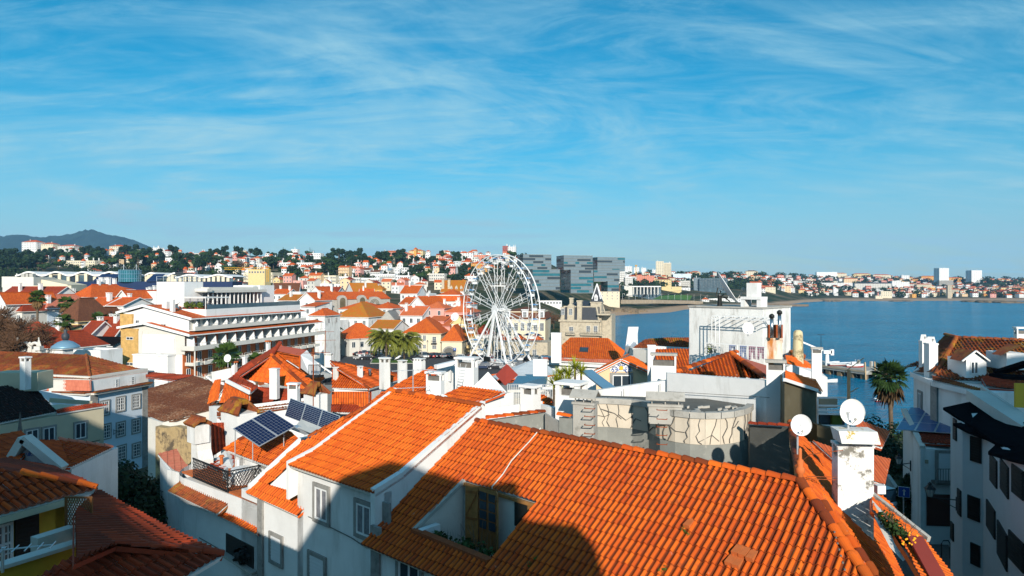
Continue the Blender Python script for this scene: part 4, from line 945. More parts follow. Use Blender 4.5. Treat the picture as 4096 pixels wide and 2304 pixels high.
# --- landmarks
Z3=Vector((0,0,1))
def hotel():
 O=Vector((-56.6,119.5,CAMZ)); U=Vector((.265,.964,0)).normalized(); V=Vector((-U.y,U.x,0)); A=lambda u,v,z:O+U*u+V*v+Z3*z
 NR=-V; NF=-U; root=thing('hotel',A(20,7,-22.5),'long white hotel with rows of balconies, red tiled eaves and glazed roof terrace','hotel')
 def bx(b,u0,v0,z0,u1,v1,z1,m=0):b.obox(A((u0+u1)/2,(v0+v1)/2,(z0+z1)/2),U*(u1-u0)/2,V*(v1-v0)/2,Z3*(z1-z0)/2,m)
 L=43
 b=MB(); bx(b,.3,1.6,-22.5,L,14.3,-8.8); bx(b,1.6,1.4,-8.8,37,15.6,-6.0); part('wall',b,['white_clean'],root)
 b=MB(); b.face([A(.28,0,-8.8),A(.28,14.4,-8.8),A(.28,14.4,-7.9),A(.28,9.2,-7.0),A(.28,0,-8.8)]); part('gable_wall',b,'offwhite',root)
 b=MB(); b.face([A(1.5,1.3,-6.2),A(1.5,15.7,-6.2),A(1.5,15.7,-5.3),A(1.5,10.7,-4.0),A(1.5,1.3,-6.0)]); bx(b,1.45,1.2,-8.7,1.6,13.3,-6.1); part('upper_gable_wall',b,'white_clean',root)
 b=MB(); bx(b,.0,10.9,-22.5,.3,14.6,-7.85); bx(b,1.1,13.2,-8.4,1.5,15.9,-5.3); part('sandstone_cladding',b,'sand_stone',root)
 b=MB(); bx(b,-1.6,3.0,-22.5,.3,10.4,-12.4); bx(b,-1.7,2.9,-12.4,.3,10.5,-12.2); bx(b,-1.7,2.9,-17.0,-1.6,10.5,-16.7); part('ground_extension',b,'white_clean',root)
 b=MB(); bx(b,.18,1.0,-12.2,.3,3.0,-8.9); part('cream_panel',b,'offwhite',root); b=MB(); bx(b,.18,10.1,-12.2,.3,10.9,-8.2); part('cream_panel',b,'offwhite',root)
 b=MB(); bx(b,.12,3.2,-12.1,.3,6.3,-9.4); bx(b,.12,7.0,-12.1,.3,10.0,-9.0); part('shutter_panel',b,'frame_white',root)
 for v,z in ((12.6,-9.6),(12.6,-14.2)):window(root,A(0,v,z),NF,1.5,.5,'plain')
 window(root,A(1.4,12.3,-7.0),NF,.8,1.3,'plain'); window(root,A(1.4,6.6,-7.2),NF,1.2,.4,'plain'); window(root,A(-1.6,7.5,-18.2),NF,1.2,2.0,'plain')
 def rf(name,ee,rr,ll,u0,u1,e2):
  r=MB(); r.roofpoly([A(u0,ee[0],ee[1]),A(u1,ee[0],ee[1]),A(u1,rr[0],rr[1]),A(u0,rr[0],rr[1])]); r.roofpoly([A(u0,ll[0],ll[1]),A(u1,ll[0],ll[1]),A(u1,rr[0],rr[1]),A(u0,rr[0],rr[1])])
  for a,c in ((ee,rr),(rr,ll)):
   r.bar(A(u0,a[0],a[1]-.1),A(u0,c[0],c[1]-.1),.2,.42,1)
  r.bar(A(u0,ee[0],ee[1]-.12),A(u1,ee[0],ee[1]-.12),.1,.2,1); part(name,r,['tile_far','white_clean'],root)
 rf('roof',(.2,-5.9),(10.7,-3.6),(16.6,-5.0),.9,37.5,0)
 rf('lower_roof',(-.6,-8.7),(9.2,-6.7),(15.0,-7.6),-.5,1.6,0)
 r=MB(); r.roofpoly([A(1.6,-.6,-8.7),A(L+.6,-.6,-8.7),A(L+.6,1.45,-8.2),A(1.6,1.45,-8.2)]); r.bar(A(1.6,-.6,-8.82),A(L+.6,-.6,-8.82),.1,.2,1); part('eave_roof',r,['tile_far','white_clean'],root)
 n1=13
 b=MB(); bx(b,1.6,.0,-8.15,37,1.5,-8.0); bx(b,1.6,-.02,-8.15,37,.08,-7.45); part('balcony_front',b,'offwhite',root)
 b=MB(); bx(b,1.6,-.0,-7.4,37,.03,-7.35);
 for i in range(36):bx(b,1.6+i,0,-7.45,1.63+i,.04,-7.1)
 bx(b,1.6,-.0,-7.12,37,.04,-7.06); part('balcony_rail',b,'aluminium',root)
 b=MB(); bx(b,1.7,1.35,-8.0,37,1.45,-6.1); part('glass_front',b,'offwhite',root)
 for i in range(n1):
  u=2.6+i*2.65; b=MB(); b.face([A(u,.3,-8.0),A(u,1.4,-8.0),A(u,1.4,-6.1),A(u,.75,-6.1),A(u,.3,-6.9)]); b.face([A(u+.14,.3,-8.0),A(u+.14,1.4,-8.0),A(u+.14,1.4,-6.1),A(u+.14,.75,-6.1),A(u+.14,.3,-6.9)][::-1])
  b.face([A(u,.3,-8.0),A(u+.14,.3,-8.0),A(u+.14,.3,-6.9),A(u,.3,-6.9)]); b.face([A(u,.3,-6.9),A(u+.14,.3,-6.9),A(u+.14,.75,-6.1),A(u,.75,-6.1)]); part('divider',b,'white_clean',root)
  window(root,A(u+1.3,1.36,-7.05),NR,1.1,1.9,'plain')
 b=MB(); bx(b,-.2,-1.3,-11.4,L,1.6,-11.2); bx(b,-.2,-1.35,-11.5,L,-1.25,-10.7); bx(b,-.25,-1.3,-11.5,-.15,1.5,-10.7); part('balcony_front',b,'offwhite',root)
 b=MB(); bx(b,-.2,-1.33,-10.25,L,-1.28,-10.2)
 for i in range(43):bx(b,-.1+i,-1.33,-10.7,-.07+i,-1.28,-10.2)
 part('balcony_rail',b,'aluminium',root)
 b=MB(); bx(b,.35,1.5,-11.2,L,1.6,-8.9); part('brown_wall',b,'terracotta',root)
 for i in range(15):
  u=1.0+i*2.8; b=MB(); b.face([A(u,-.5,-11.2),A(u,1.5,-11.2),A(u,1.5,-9.0),A(u,-.2,-9.3)]); b.face([A(u+.14,-.5,-11.2),A(u+.14,1.5,-11.2),A(u+.14,1.5,-9.0),A(u+.14,-.2,-9.3)][::-1])
  b.face([A(u,-.5,-11.2),A(u+.14,-.5,-11.2),A(u+.14,-.2,-9.3),A(u,-.2,-9.3)]); part('divider',b,'white_clean',root)
  window(root,A(u+1.4,1.52,-10.2),NR,1.1,1.9,'plain')
 b=MB(); bx(b,.35,1.45,-22.4,L,1.6,-11.4); part('brown_wall',b,'terracotta',root)
 for z,nb in ((-14.2,15),(-17.0,15)):
  for i in range(nb):
   u=.8+i*2.8; b=MB(); bx(b,u,-.35,z-.1,u+2.2,1.5,z+.05); bx(b,u,-.38,z-.12,u+2.2,-.3,z+.5); bx(b,u,-.3,z-.1,u+.06,1.5,z+.5); bx(b,u+2.14,-.3,z-.1,u+2.2,1.5,z+.5)
   bx(b,u,-.38,z+.9,u+2.2,-.33,z+.95); bx(b,u,-.38,z+.5,u+.05,-.33,z+.9); bx(b,u+2.15,-.38,z+.5,u+2.2,-.33,z+.9); part('balcony',b,'offwhite',root)
   window(root,A(u+.8,1.45,z+1.15),NR,1.0,2.0,'plain')
 for u in (0.1,L):
  b=MB(); b.tube([A(u,-1.2,-22.4),A(u,-1.2,-11.4)],.12,6); part('column',b,'offwhite',root)
 b=MB(); bx(b,5.5,.9,-6.0,36,1.1,-4.45); bx(b,5.5,1.1,-6.0,5.7,7,-4.45); bx(b,5.7,1.1,-5.9,36,10,-5.6); part('terrace_parapet',b,'white_clean',root)
 b=MB(); bx(b,5.8,.95,-4.45,36,1.0,-3.6); part('glass_rail',b,'glass_grey',root)
 b=MB(); bx(b,7.9,7.8,-5.6,13,14.1,.6); part('penthouse',b,'white_clean',root); b=MB(); bx(b,29.2,6.6,-5.6,34.5,12,-.05); bx(b,27.5,7.0,-1.0,29.2,12,-.1); part('penthouse',b,'white_clean',root)
 b=MB(); bx(b,11.2,5.5,-1.5,30.2,12,-.95); bx(b,12.5,6.0,-.95,28,12,-.45); bx(b,10.8,5.0,-1.3,12.2,9,-.7); part('terrace_roof',b,'offwhite',root)
 b=MB(); bx(b,12,8.4,-5.6,29,8.5,-1.5); part('terrace_glass',b,'glass',root)
 for i in range(14):
  b=MB(); u=12.2+i*1.28; bx(b,u,5.9,-5.6,u+.16,6.1,-1.5); part('column',b,'white_clean',root)
 for i in range(14):
  b=MB(); u=12.2+i*1.28; bx(b,u,8.2,-5.6,u+.3,8.35,-3.2,0); part('curtain',b,'frame_white',root)
 for z in (.65,):
  b=MB()
  for a0,a1 in (((7.9,7.8),(7.9,14.1)),((7.9,7.8),(13,7.8)),((13,7.8),(13,14.1))):
   for h in (.5,1.0):b.bar(A(a0[0],a0[1],z+h),A(a1[0],a1[1],z+h),.06)
   for k in range(5):p=A(a0[0]+(a1[0]-a0[0])*k/4,a0[1]+(a1[1]-a0[1])*k/4,z); b.bar(p,p+Z3,.07)
  part('roof_railing',b,'aluminium',root)
 b=MB()
 for i in range(4):
  for v in (1.6,6.8):bx(b,6.2+i*2.1,v,-5.6,6.3+i*2.1,v+.1,-2.4)
  bx(b,6.2+i*2.1,1.6,-2.45,6.3+i*2.1,6.9,-2.3)
 bx(b,6.1,1.5,-2.45,12.7,1.7,-2.25); bx(b,6.1,6.8,-2.45,12.7,6.95,-2.25); bx(b,6.1,1.5,-2.3,9.5,6.9,-2.2); part('pergola',b,'white_clean',root)
 for i in range(3):
  b=MB(); leaf_cloud(b,A(6.3+.0,3.0+i*1.4,-3.7),.62,90,.16,random.Random(i),hollow=0); part('hedge_panel',b,'foliage_light',root)
 b=MB()
 for v0,v1,zt in ((7.2,12.2,0),):
  b.face([A(5.6,7.0,-5.8),A(5.6,12.5,-5.8),A(5.6,12.5,-5.2),A(5.6,7.0,-3.4)],m=1)
  for k in range(5):v=7.0+k*1.35; b.bar(A(5.55,v,-5.8),A(5.55,v,-3.4-1.8*(v-7)/5.5),.12)
  b.bar(A(5.5,6.8,-3.2),A(5.5,12.9,-5.1),.3)
 part('slanted_window',b,['white_clean','glass_grey'],root)
 for (u,v,zt,w_) in ((3.0,7.4,-3.0,.9),(1.9,5.0,-2.6,.6)):
  b=MB(); bx(b,u,v,-6,u+w_,v+w_*1.1,zt); part('chimney',b,'white_clean',root)
 rng=random.Random(3)
 for i in range(12):
  c=A(13+i*1.35,2.8+1.2*(i % 2),-5.6); t=thing('cafe_table',c,'white cafe table with chairs on the hotel roof terrace','table','cafe tables on the hotel terrace')
  b=MB(); b.tube([c,c+Z3*.74],.05,6); b.tube([c+Z3*.72,c+Z3*.76],.42,10); part('table_top',b,'frame_white',t)
  for sg in (-1,1):
   b=MB(); q=c+U*.75*sg; b.obox(q+Z3*.44,U*.22,V*.22,Z3*.03); b.obox(q+U*.22*sg+Z3*.68,U*.02,V*.22,Z3*.25); b.bar(q-V*.2,q-V*.2+Z3*.44,.04); b.bar(q+V*.2,q+V*.2+Z3*.44,.04); part('chair',b,'frame_white',t)
 t=thing('terrace_structure',A(8,-5,-22),'white steel entrance canopy with slanted stays at the foot of the hotel','canopy')
 for k in range(9):
  b=MB(); u=4+k*4.2; b.bar(A(u,-.4,-16.5),A(u+.3,-6.5,-20.2),.3,.3); part('stay',b,'white_paint',t)
 b=MB(); bx(b,3,-6.8,-20.6,42,-1.0,-20.2); part('deck',b,'offwhite',t)
 for k in range(5):
  b=MB(); u=5+k*8; bx(b,u,-3.2,-20.2,u+.25,-.4,-17.6); part('screen',b,'white_clean',t)
hotel()
# --- ferris wheel
def ferris():
 D=190.0; c=P(1998,1240,D); ax=Vector((.77,.64,0)); tg=Vector((.64,-.77,0)); R=15.3; hs=1.3; g=6.0
 root=thing('ferris_wheel',Vector((c.x,c.y,g)),'white ferris wheel with blue-roofed gondolas standing on the square','ferris wheel')
 pt=lambda a,r,o:c+tg*(math.cos(a)*r)+Z3*(math.sin(a)*r)+ax*o
 for o in (-hs,hs):
  for rr,th in ((R,.34),(R-1.5,.07)):
   b=MB(); n=72; b.tube([pt(2*math.pi*k/n,rr,o) for k in range(n+1)],th/2 if rr == R else th/2,6,caps=False); part('rim',b,'white_paint',root,True)
 N_=24
 b=MB()
 for k in range(N_):
  a=2*math.pi*(k+.5)/N_; b.bar(pt(a,R-.7,-hs),pt(a,R-.7,hs),.12)
  for o in (-hs,hs):b.bar(pt(a,R,o),pt(a,R-1.5,o),.10)
  a2=2*math.pi*(k+1.5)/N_
  for o in (-hs,hs):b.bar(pt(a,R-1.5,o),pt((a+a2)/2,R,o),.06)
 part('rim_bracing',b,'white_paint',root)
 ns=10
 for k in range(ns):
  a=2*math.pi*(k+.5)/ns; b=MB()
  for o in (-hs,hs):
   d=.055
   b.bar(pt(a-d*5,1.0,o*.9),pt(a-d,R-1.5,o),.11); b.bar(pt(a+d*5,1.0,o*.9),pt(a+d,R-1.5,o),.11)
   for r in (7.5,11.5):b.bar(pt(a-d*(1+3*(R-r)/R),r,o),pt(a+d*(1+3*(R-r)/R),r,o),.10)
   for r0,r1,sg in ((7.5,11.5,1),):b.bar(pt(a-sg*d*2,r0,o),pt(a+sg*d*2,r1,o),.07)
  b.bar(pt(a,10.5,-hs),pt(a,7.5,hs),.07); b.bar(pt(a,10.5,hs),pt(a,7.5,-hs),.07); b.bar(pt(a,R-1.5,-hs),pt(a,R-1.5,hs),.1)
  part('spoke',b,'white_paint',root)
 b=MB(); b.tube([c-ax*1.7,c+ax*1.7],.5,16); part('axle',b,'white_paint',root)
 for sg in (-1,1):
  b=MB(); b.tube([c+ax*sg*1.7,c+ax*sg*1.85],1.35,24); part('hub_disc',b,'white_paint',root,False)
 for sg in (-1,1):
  for tx in (-1,1):
   b=MB(); b.tube([c+ax*sg*1.6,Vector((c.x,c.y,g))+ax*sg*4.6+tg*tx*9.0],.30,8); part('leg',b,'white_paint',root)
  b=MB(); b.bar(c+ax*sg*1.6,Vector((c.x,c.y,g))+ax*sg*4.4,.45,.45)
  part('centre_leg',b,'white_paint',root)
  for k in range(22):
   pass
 b=MB()
 for k in range(24):
  f=k/24; p=(c-ax*1.6).lerp(Vector((c.x,c.y,g))-ax*4.4,f); b.bar(p-tg*.45,p+tg*.45,.07)
 for s_ in (-.45,.45):b.bar(c-ax*1.8+tg*s_,Vector((c.x,c.y,g))-ax*4.6+tg*s_,.10)
 part('ladder',b,'white_paint',root)
 b=MB()
 for sg in (-1,1):b.obox(Vector((c.x,c.y,g+.4))+ax*sg*4.6,tg*11,ax*.35,Z3*.3)
 for k in range(-4,5):b.obox(Vector((c.x,c.y,g+.35))+tg*k*2.5,ax*4.6,tg*.15,Z3*.2)
 b.obox(Vector((c.x,c.y,g+.9)),tg*5,ax*2.8,Z3*.12,0); part('base_frame',b,'white_paint',root)
 b=MB(); b.obox(Vector((c.x,c.y,g+1.6))-ax*5.2+tg*1.0,tg*1.3,ax*.15,Z3*.9); part('screen',b,'shutter_dark',root)
 for k in range(N_):
  a=2*math.pi*(k+.5)/N_; q=pt(a,R-.75,0)-Z3*1.0
  if k == 0:
   gt=thing('gondola',q,'x','gondola','gondolas of the ferris wheel')
   b=MB(); b.tube([q-Z3*.75,q-Z3*.60,q-Z3*.05],[.55,.85,.92],14); part('tub',b,'white_paint',gt)
   b=MB(); b.tube([q+Z3*.80,q+Z3*.92,q+Z3*1.15],[1.08,.95,.12],14); part('canopy',b,'wheel_blue',gt)
   b=MB()
   for i in range(4):b.bar(q+Vector((math.cos(i*1.57+.5)*.82,math.sin(i*1.57+.5)*.82,-.1)),q+Vector((math.cos(i*1.57+.5)*.82,math.sin(i*1.57+.5)*.82,.85)),.06)
   b.bar(q-Z3*.6,q+Z3*1.0,.10); part('posts',b,'white_paint',gt); g0=gt
  else:gt=dup(g0,q)
  names=['top','upper right','right','lower right','bottom','lower left','left','upper left']
  cx=q.x-c.x; cz=q.z-c.z; an=math.degrees(math.atan2(cx/.6,cz)) % 360
  gt['label']='blue-roofed gondola, number %d clockwise from the top of the wheel' % (1+int(an/15.0+.0))
ferris()
# --- stone castle house
def castle():
 D=215.0; c0=P(2240,1280,D); th=rad(-17); U=Vector((math.cos(th),math.sin(th),0)); V=Vector((-U.y,U.x,0)); O=Vector((c0.x,c0.y,0)); A=lambda u,v,z:O+U*u+V*v+Z3*(CAMZ+z)
 W=12.4; L=14.5; ze=-11.0; root=thing('castle_house',A(W/2,L/2,-23),'pale stone castle-like house with black slate mansard and pointed turret','house')
 b=MB(); b.prism([A(0,0,0).xy,A(W,0,0).xy,A(W,L,0).xy,A(0,L,0).xy],4,CAMZ+ze); part('wall',b,'stone',root)
 b=MB(); b.prism([A(-.4,-.4,0).xy,A(W+.4,-.4,0).xy,A(W+.4,L+.4,0).xy,A(-.4,L+.4,0).xy],CAMZ+ze-.5,CAMZ+ze+.12,bottom=True); part('cornice',b,'stone',root)
 def ring(i):return [(i,i),(W-i,i),(W-i,L-i),(i,L-i)]
 r=MB(); a=[A(u,v,ze+.12) for u,v in ring(.2)]; m=[A(u,v,ze+4.2) for u,v in ring(1.1)]; t=[A(u,v,ze+4.2+1.8) for u,v in ((5.0,6.5),(W-5.0,6.5),(W-5.5,L-6.5),(5.5,L-6.5))]
 for q in range(4):r.roofpoly([a[q],a[(q+1) % 4],m[(q+1) % 4],m[q]]); r.roofpoly([m[q],m[(q+1) % 4],t[(q+1) % 4],t[q]])
 r.face(t)
 for q in range(4):r.bar(m[q],m[(q+1) % 4],.35,m=1); r.bar(a[q],m[q],.4,m=1)
 rf=part('roof',r,['slate','stone'],root)
 def dormer(u,w_,zt):
  d=MB(); d.prism([A(u-w_/2,.1,0).xy,A(u+w_/2,.1,0).xy,A(u+w_/2,1.6,0).xy,A(u-w_/2,1.6,0).xy],CAMZ+ze+.1,CAMZ+zt); d.face([A(u-w_/2,.1,zt),A(u+w_/2,.1,zt),A(u,.1,zt+1.0)]); d.face([A(u-w_/2,.1,zt),A(u,.1,zt+1),A(u,1.6,zt+1),A(u-w_/2,1.6,zt)]); d.face([A(u+w_/2,.1,zt),A(u,.1,zt+1),A(u,1.6,zt+1),A(u+w_/2,1.6,zt)][::-1])
  p=part('dormer',d,'stone',root); window(p,A(u,.08,ze+2.6),-V,1.1,2.0,'grid')
 dormer(3.4,2.2,ze+4.4); dormer(-.0+.9,1.0,ze+3.2)
 for k in range(5):
  d=MB(); d.prism([A(-.2,1.5+k*2.6,0).xy,A(.9,1.5+k*2.6,0).xy,A(.9,2.4+k*2.6,0).xy,A(-.2,2.4+k*2.6,0).xy],CAMZ+ze+.1,CAMZ+ze+4.0); part('side_dormer',d,'stone',root)
 for (u,v,zt,w_) in ((6.2,.6,ze+6.0,1.8),(1.2,12,ze+6.6,1.4),(9.5,12,ze+6.0,1.2)):
  d=MB(); d.obox(A(u,v,(ze+zt)/2),U*w_/2*.8,V*.7,Z3*(zt-ze)/2); d.obox(A(u,v,zt),U*w_/2,V*.85,Z3*.2); part('chimney',d,'stone',rf)
 for (u,z,w_,h_) in ((3.6,-14.2,1.4,2.2),(9.0,-14.0,1.2,2.6),(11.3,-14.0,1.2,2.6),(3.6,-18,1.2,2.0),(9.5,-18,1.2,2)):
  window(root,A(u,0,z),-V,w_,h_,'grid')
 for k in range(4):
  for z in (-14,-18):window(root,A(0,2+k*3.3,z),-U,1.0,2.0,'plain')
 for (u0,u1) in ((2.2,5.0),(6.8,13.8)):
  d=MB(); d.obox(A((u0+u1)/2,-.5,-15.5),U*(u1-u0)/2,V*.55,Z3*.12); d.obox(A((u0+u1)/2,-1.0,-14.55),U*(u1-u0)/2,V*.08,Z3*.08)
  k=u0
  while k <= u1:d.tube([A(k,-1.0,-15.4),A(k,-1.0,-15.0),A(k,-1.0,-14.6)],[.05,.11,.05],6); k += .35
  part('balcony',d,'stone',root)
 u0,v0=W-1.2,3.0
 d=MB(); d.obox(A(u0,v0,(-23+(-5.5))/2),U*1.7,V*1.7,Z3*8.75); tw=part('turret',d,'stone',root)
 d=MB(); d.obox(A(u0,v0,-5.4),U*1.9,V*1.9,Z3*.15); d.obox(A(u0,v0,-9.6),U*1.9,V*1.9,Z3*.12); part('cornice',d,'stone',tw)
 for du in (-.75,.75):
  for nn,dd in ((-V,V*-1.92),(-U,U*-1.92)):
   pass
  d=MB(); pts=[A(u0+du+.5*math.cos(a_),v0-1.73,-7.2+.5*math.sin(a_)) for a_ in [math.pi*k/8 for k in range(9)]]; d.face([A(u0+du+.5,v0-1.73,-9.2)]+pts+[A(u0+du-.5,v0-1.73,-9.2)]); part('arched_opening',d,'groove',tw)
 d=MB(); base=[A(u0-1.8,v0-1.8,-5.25),A(u0+1.8,v0-1.8,-5.25),A(u0+1.8,v0+1.8,-5.25),A(u0-1.8,v0+1.8,-5.25)]; mid=[A(u0-1.35,v0-1.35,-4.4),A(u0+1.35,v0-1.35,-4.4),A(u0+1.35,v0+1.35,-4.4),A(u0-1.35,v0+1.35,-4.4)]; ap=A(u0,v0,.4)
 for q in range(4):d.face([base[q],base[(q+1) % 4],mid[(q+1) % 4],mid[q]]); d.face([mid[q],mid[(q+1) % 4],ap]); d.bar(mid[q],ap,.26,m=1)
 sp=part('spire',d,['slate','frame_white'],tw)
 d=MB(); d.obox(A(u0,v0-1.4,-4.2),U*.5,V*.3,Z3*.7); d.face([A(u0-.6,v0-1.72,-3.5),A(u0+.6,v0-1.72,-3.5),A(u0,v0-1.72,-2.8)]); dm=part('dormer',d,'frame_white',tw); window(dm,A(u0,v0-1.7,-4.2),-V,.5,.9,'plain')
 d=MB()
 for k in range(9):d.tube([A(W+1.3+k*.3,-.6,-8.9),A(W+1.3+k*.3,-.6,-8.3)],.07,5)
 d.obox(A(W+1.6,.5,-9.1),U*2.0,V*1.6,Z3*.2); d.obox(A(W+2.0,-.6,-8.2),U*1.5,V*.12,Z3*.08); part('terrace',d,'stone',root)
 b=MB(); b.prism([A(W+.0,3,0).xy,A(W+3.4,3,0).xy,A(W+3.4,11,0).xy,A(W,11,0).xy],4,CAMZ-9.3); part('side_wing',b,'stone',root)
castle()
H('terraced beige house with slate-coloured roofs beyond the turret',2400,2478,1165,690,16,-8,'gable',6,wc='cream',rc='tile_brown',win=(4,3),ch=3,ws='grid')
# --- big house behind the wheel
def manor():
 r,A,(h,L,ze,zb)=H('large cream manor behind the wheel with a brick-red mansard and white dormers',2000,2180,1275,222,15,-10,'mansard',1.5,wc='cream',rc='tile_brown',win=(7,3),side=0,ws='grid',wsz=(1.3,2.6),off=2.6,fl=4.4,ch=2,trim='offwhite')
 U=A(1,0,0)-A(0,0,0); N_=A(0,0,0)-A(0,1,0)
 for u in (-5.0,.8,6.2):
  b=MB(); b.obox(A(u,.4,ze+1.4),U*.95,N_*.5,Z3*1.4); b.obox(A(u,.2,ze+2.9),U*1.2,N_*.7,Z3*.14); d=part('dormer',b,'frame_white',r); window(d,A(u,-.12,ze+1.4),N_,1.2,1.7,'grid')
manor()
for i,(a,b_) in enumerate(((1980,2025),(2045,2100),(2112,2168))):
 H('low restaurant pavilion with red hipped roof and awnings, %s behind the wheel' % ['leftmost','middle','rightmost'][i],a,b_,1365,208,7,-4,'hip',1.9,wc='offwhite',rc='tile_far',win=(2,1),wsz=(2.4,1.3),ch=0,side=0,off=1.3,zb=9.0)
def terrace_wall():
 t=thing('terrace_wall',P(2080,1440,200),'pale stone terrace wall with doors and balustrade below the pavilions','wall'); a=P(1960,1385,203); b_=P(2190,1392,199)
 m=MB(); u=(b_-a); u.z=0; u.normalize(); n=Vector((u.y,-u.x,0)); m.prism([a.xy,b_.xy,(b_-n*9).xy,(a-n*9).xy],5.5,11.2); part('wall',m,'stone',t)
 for s in (4,6.5,11.5,13.5):window(t,a+u*s+Z3*(8.3-a.z),n,1.2,1.6,'grid')
 m=MB(); m.obox(a+u*2.6+n*.02+Z3*(7.3-a.z),u*.9,n*.06,Z3*1.5); part('door',m,'glass',t)
 m=MB()
 for k in range(32):m.bar(a+u*k*.5+Z3*(11.2-a.z),a+u*k*.5+Z3*(12.1-a.z),.05)
 m.bar(a+Z3*(12.1-a.z),a+u*16+Z3*(12.1-a.z),.07); part('railing',m,'black_iron',t)
 for k in range(3):
  c=a+u*(8+k*3)-n*2+Z3*(11.2-a.z); s=thing('parasol',c,'open navy parasol on the restaurant terrace, %s of three' % ['leftmost','middle','rightmost'][k],'parasol')
  m=MB(); m.tube([c,c+Z3*2.3],.04,6); part('pole',m,'aluminium',s); m=MB(); m.tube([c+Z3*1.9,c+Z3*2.5],[1.5,.05],8); part('canopy',m,'navy',s)
terrace_wall()
H('low white station-like building with large blue windows on the beach road',2138,2246,1206,500,9,-6,'flat',0,win=(9,1),wsz=(1.3,1.3),side=0,off=1.0,ch=0)
# --- glass towers
def tower_block(root,x0,x1,yt,yb,D,L,yaw,floors,name='block'):
 m=P((x0+x1)/2,yt,D); zt=m.z; zb=CAMZ+(HZ-yb)/F*D; ya=rad(yaw); U=Vector((math.cos(ya),math.sin(ya),0)); V=Vector((-U.y,U.x,0)); W=(x1-x0)/F*D/math.cos(ya); O=Vector((m.x,m.y,0)); A=lambda u,v,z:O+U*u+V*v+Z3*z
 b=MB(); b.prism([A(-W/2,0,0).xy,A(W/2,0,0).xy,A(W/2,L,0).xy,A(-W/2,L,0).xy],zb,zt,bottom=True); bl=part(name,b,'glass_grey',root)
 fh=(zt-zb)/floors; rng=random.Random(int(x0))
 for k in range(floors+1):
  s=MB(); z=zb+fh*k; s.prism([A(-W/2-.15,-.15,0).xy,A(W/2+.15,-.15,0).xy,A(W/2+.15,L+.15,0).xy,A(-W/2-.15,L+.15,0).xy],z-.22,z+.22,bottom=True); part('floor_slab',s,'slab_grey',bl)
 for k in range(floors):
  s=MB(); t=MB(); z=zb+fh*k
  for (p0,du,nn,ln) in ((A(-W/2,0,0),U,-V,W),(A(W/2,0,0),V,U,L),(A(-W/2,0,0),V,-U,L)):
   n=int(ln/1.5)
   i=0
   while i < n:
    run=rng.randint(2,7); q=min(n,i+run); mid=p0+du*(ln*(i+q)/2/n)+nn*.05+Z3*(z+fh/2)
    (s if rng.random() < .45 else t).obox(mid,du*(ln*(q-i)/n/2-.05),nn*.03,Z3*(fh/2-.35)); i=q
  part('window_band',s,'glass_teal' if rng.random() < .6 else 'glass',bl); part('panel_band',t,'panel_grey',bl)
mat('slab_grey',(.20,.22,.22),var=.1); mat('panel_grey',(.15,.20,.23),rough=.3,spec=.6,var=.15,vscale=.5)
def towers():
 t=thing('glass_tower',P(2150,1160,520),'stacked grey glass office block nearest the ferris wheel','office block')
 tower_block(t,2092,2206,1019,1078,500,17,14,5); tower_block(t,2130,2240,1078,1160,492,22,14,6)
 t=thing('glass_tower',P(2330,1160,520),'middle grey glass block with a cantilevered upper box','office block')
 tower_block(t,2254,2372,1023,1080,520,18,14,5); tower_block(t,2282,2374,1080,1172,512,24,14,7)
 t=thing('glass_tower',P(2440,1160,560),'rightmost grey glass block with a dark undercut base','office block')
 tower_block(t,2388,2502,1030,1084,540,20,14,5); tower_block(t,2374,2480,1080,1126,530,22,14,4); tower_block(t,2430,2476,1126,1165,528,14,14,3)
towers()
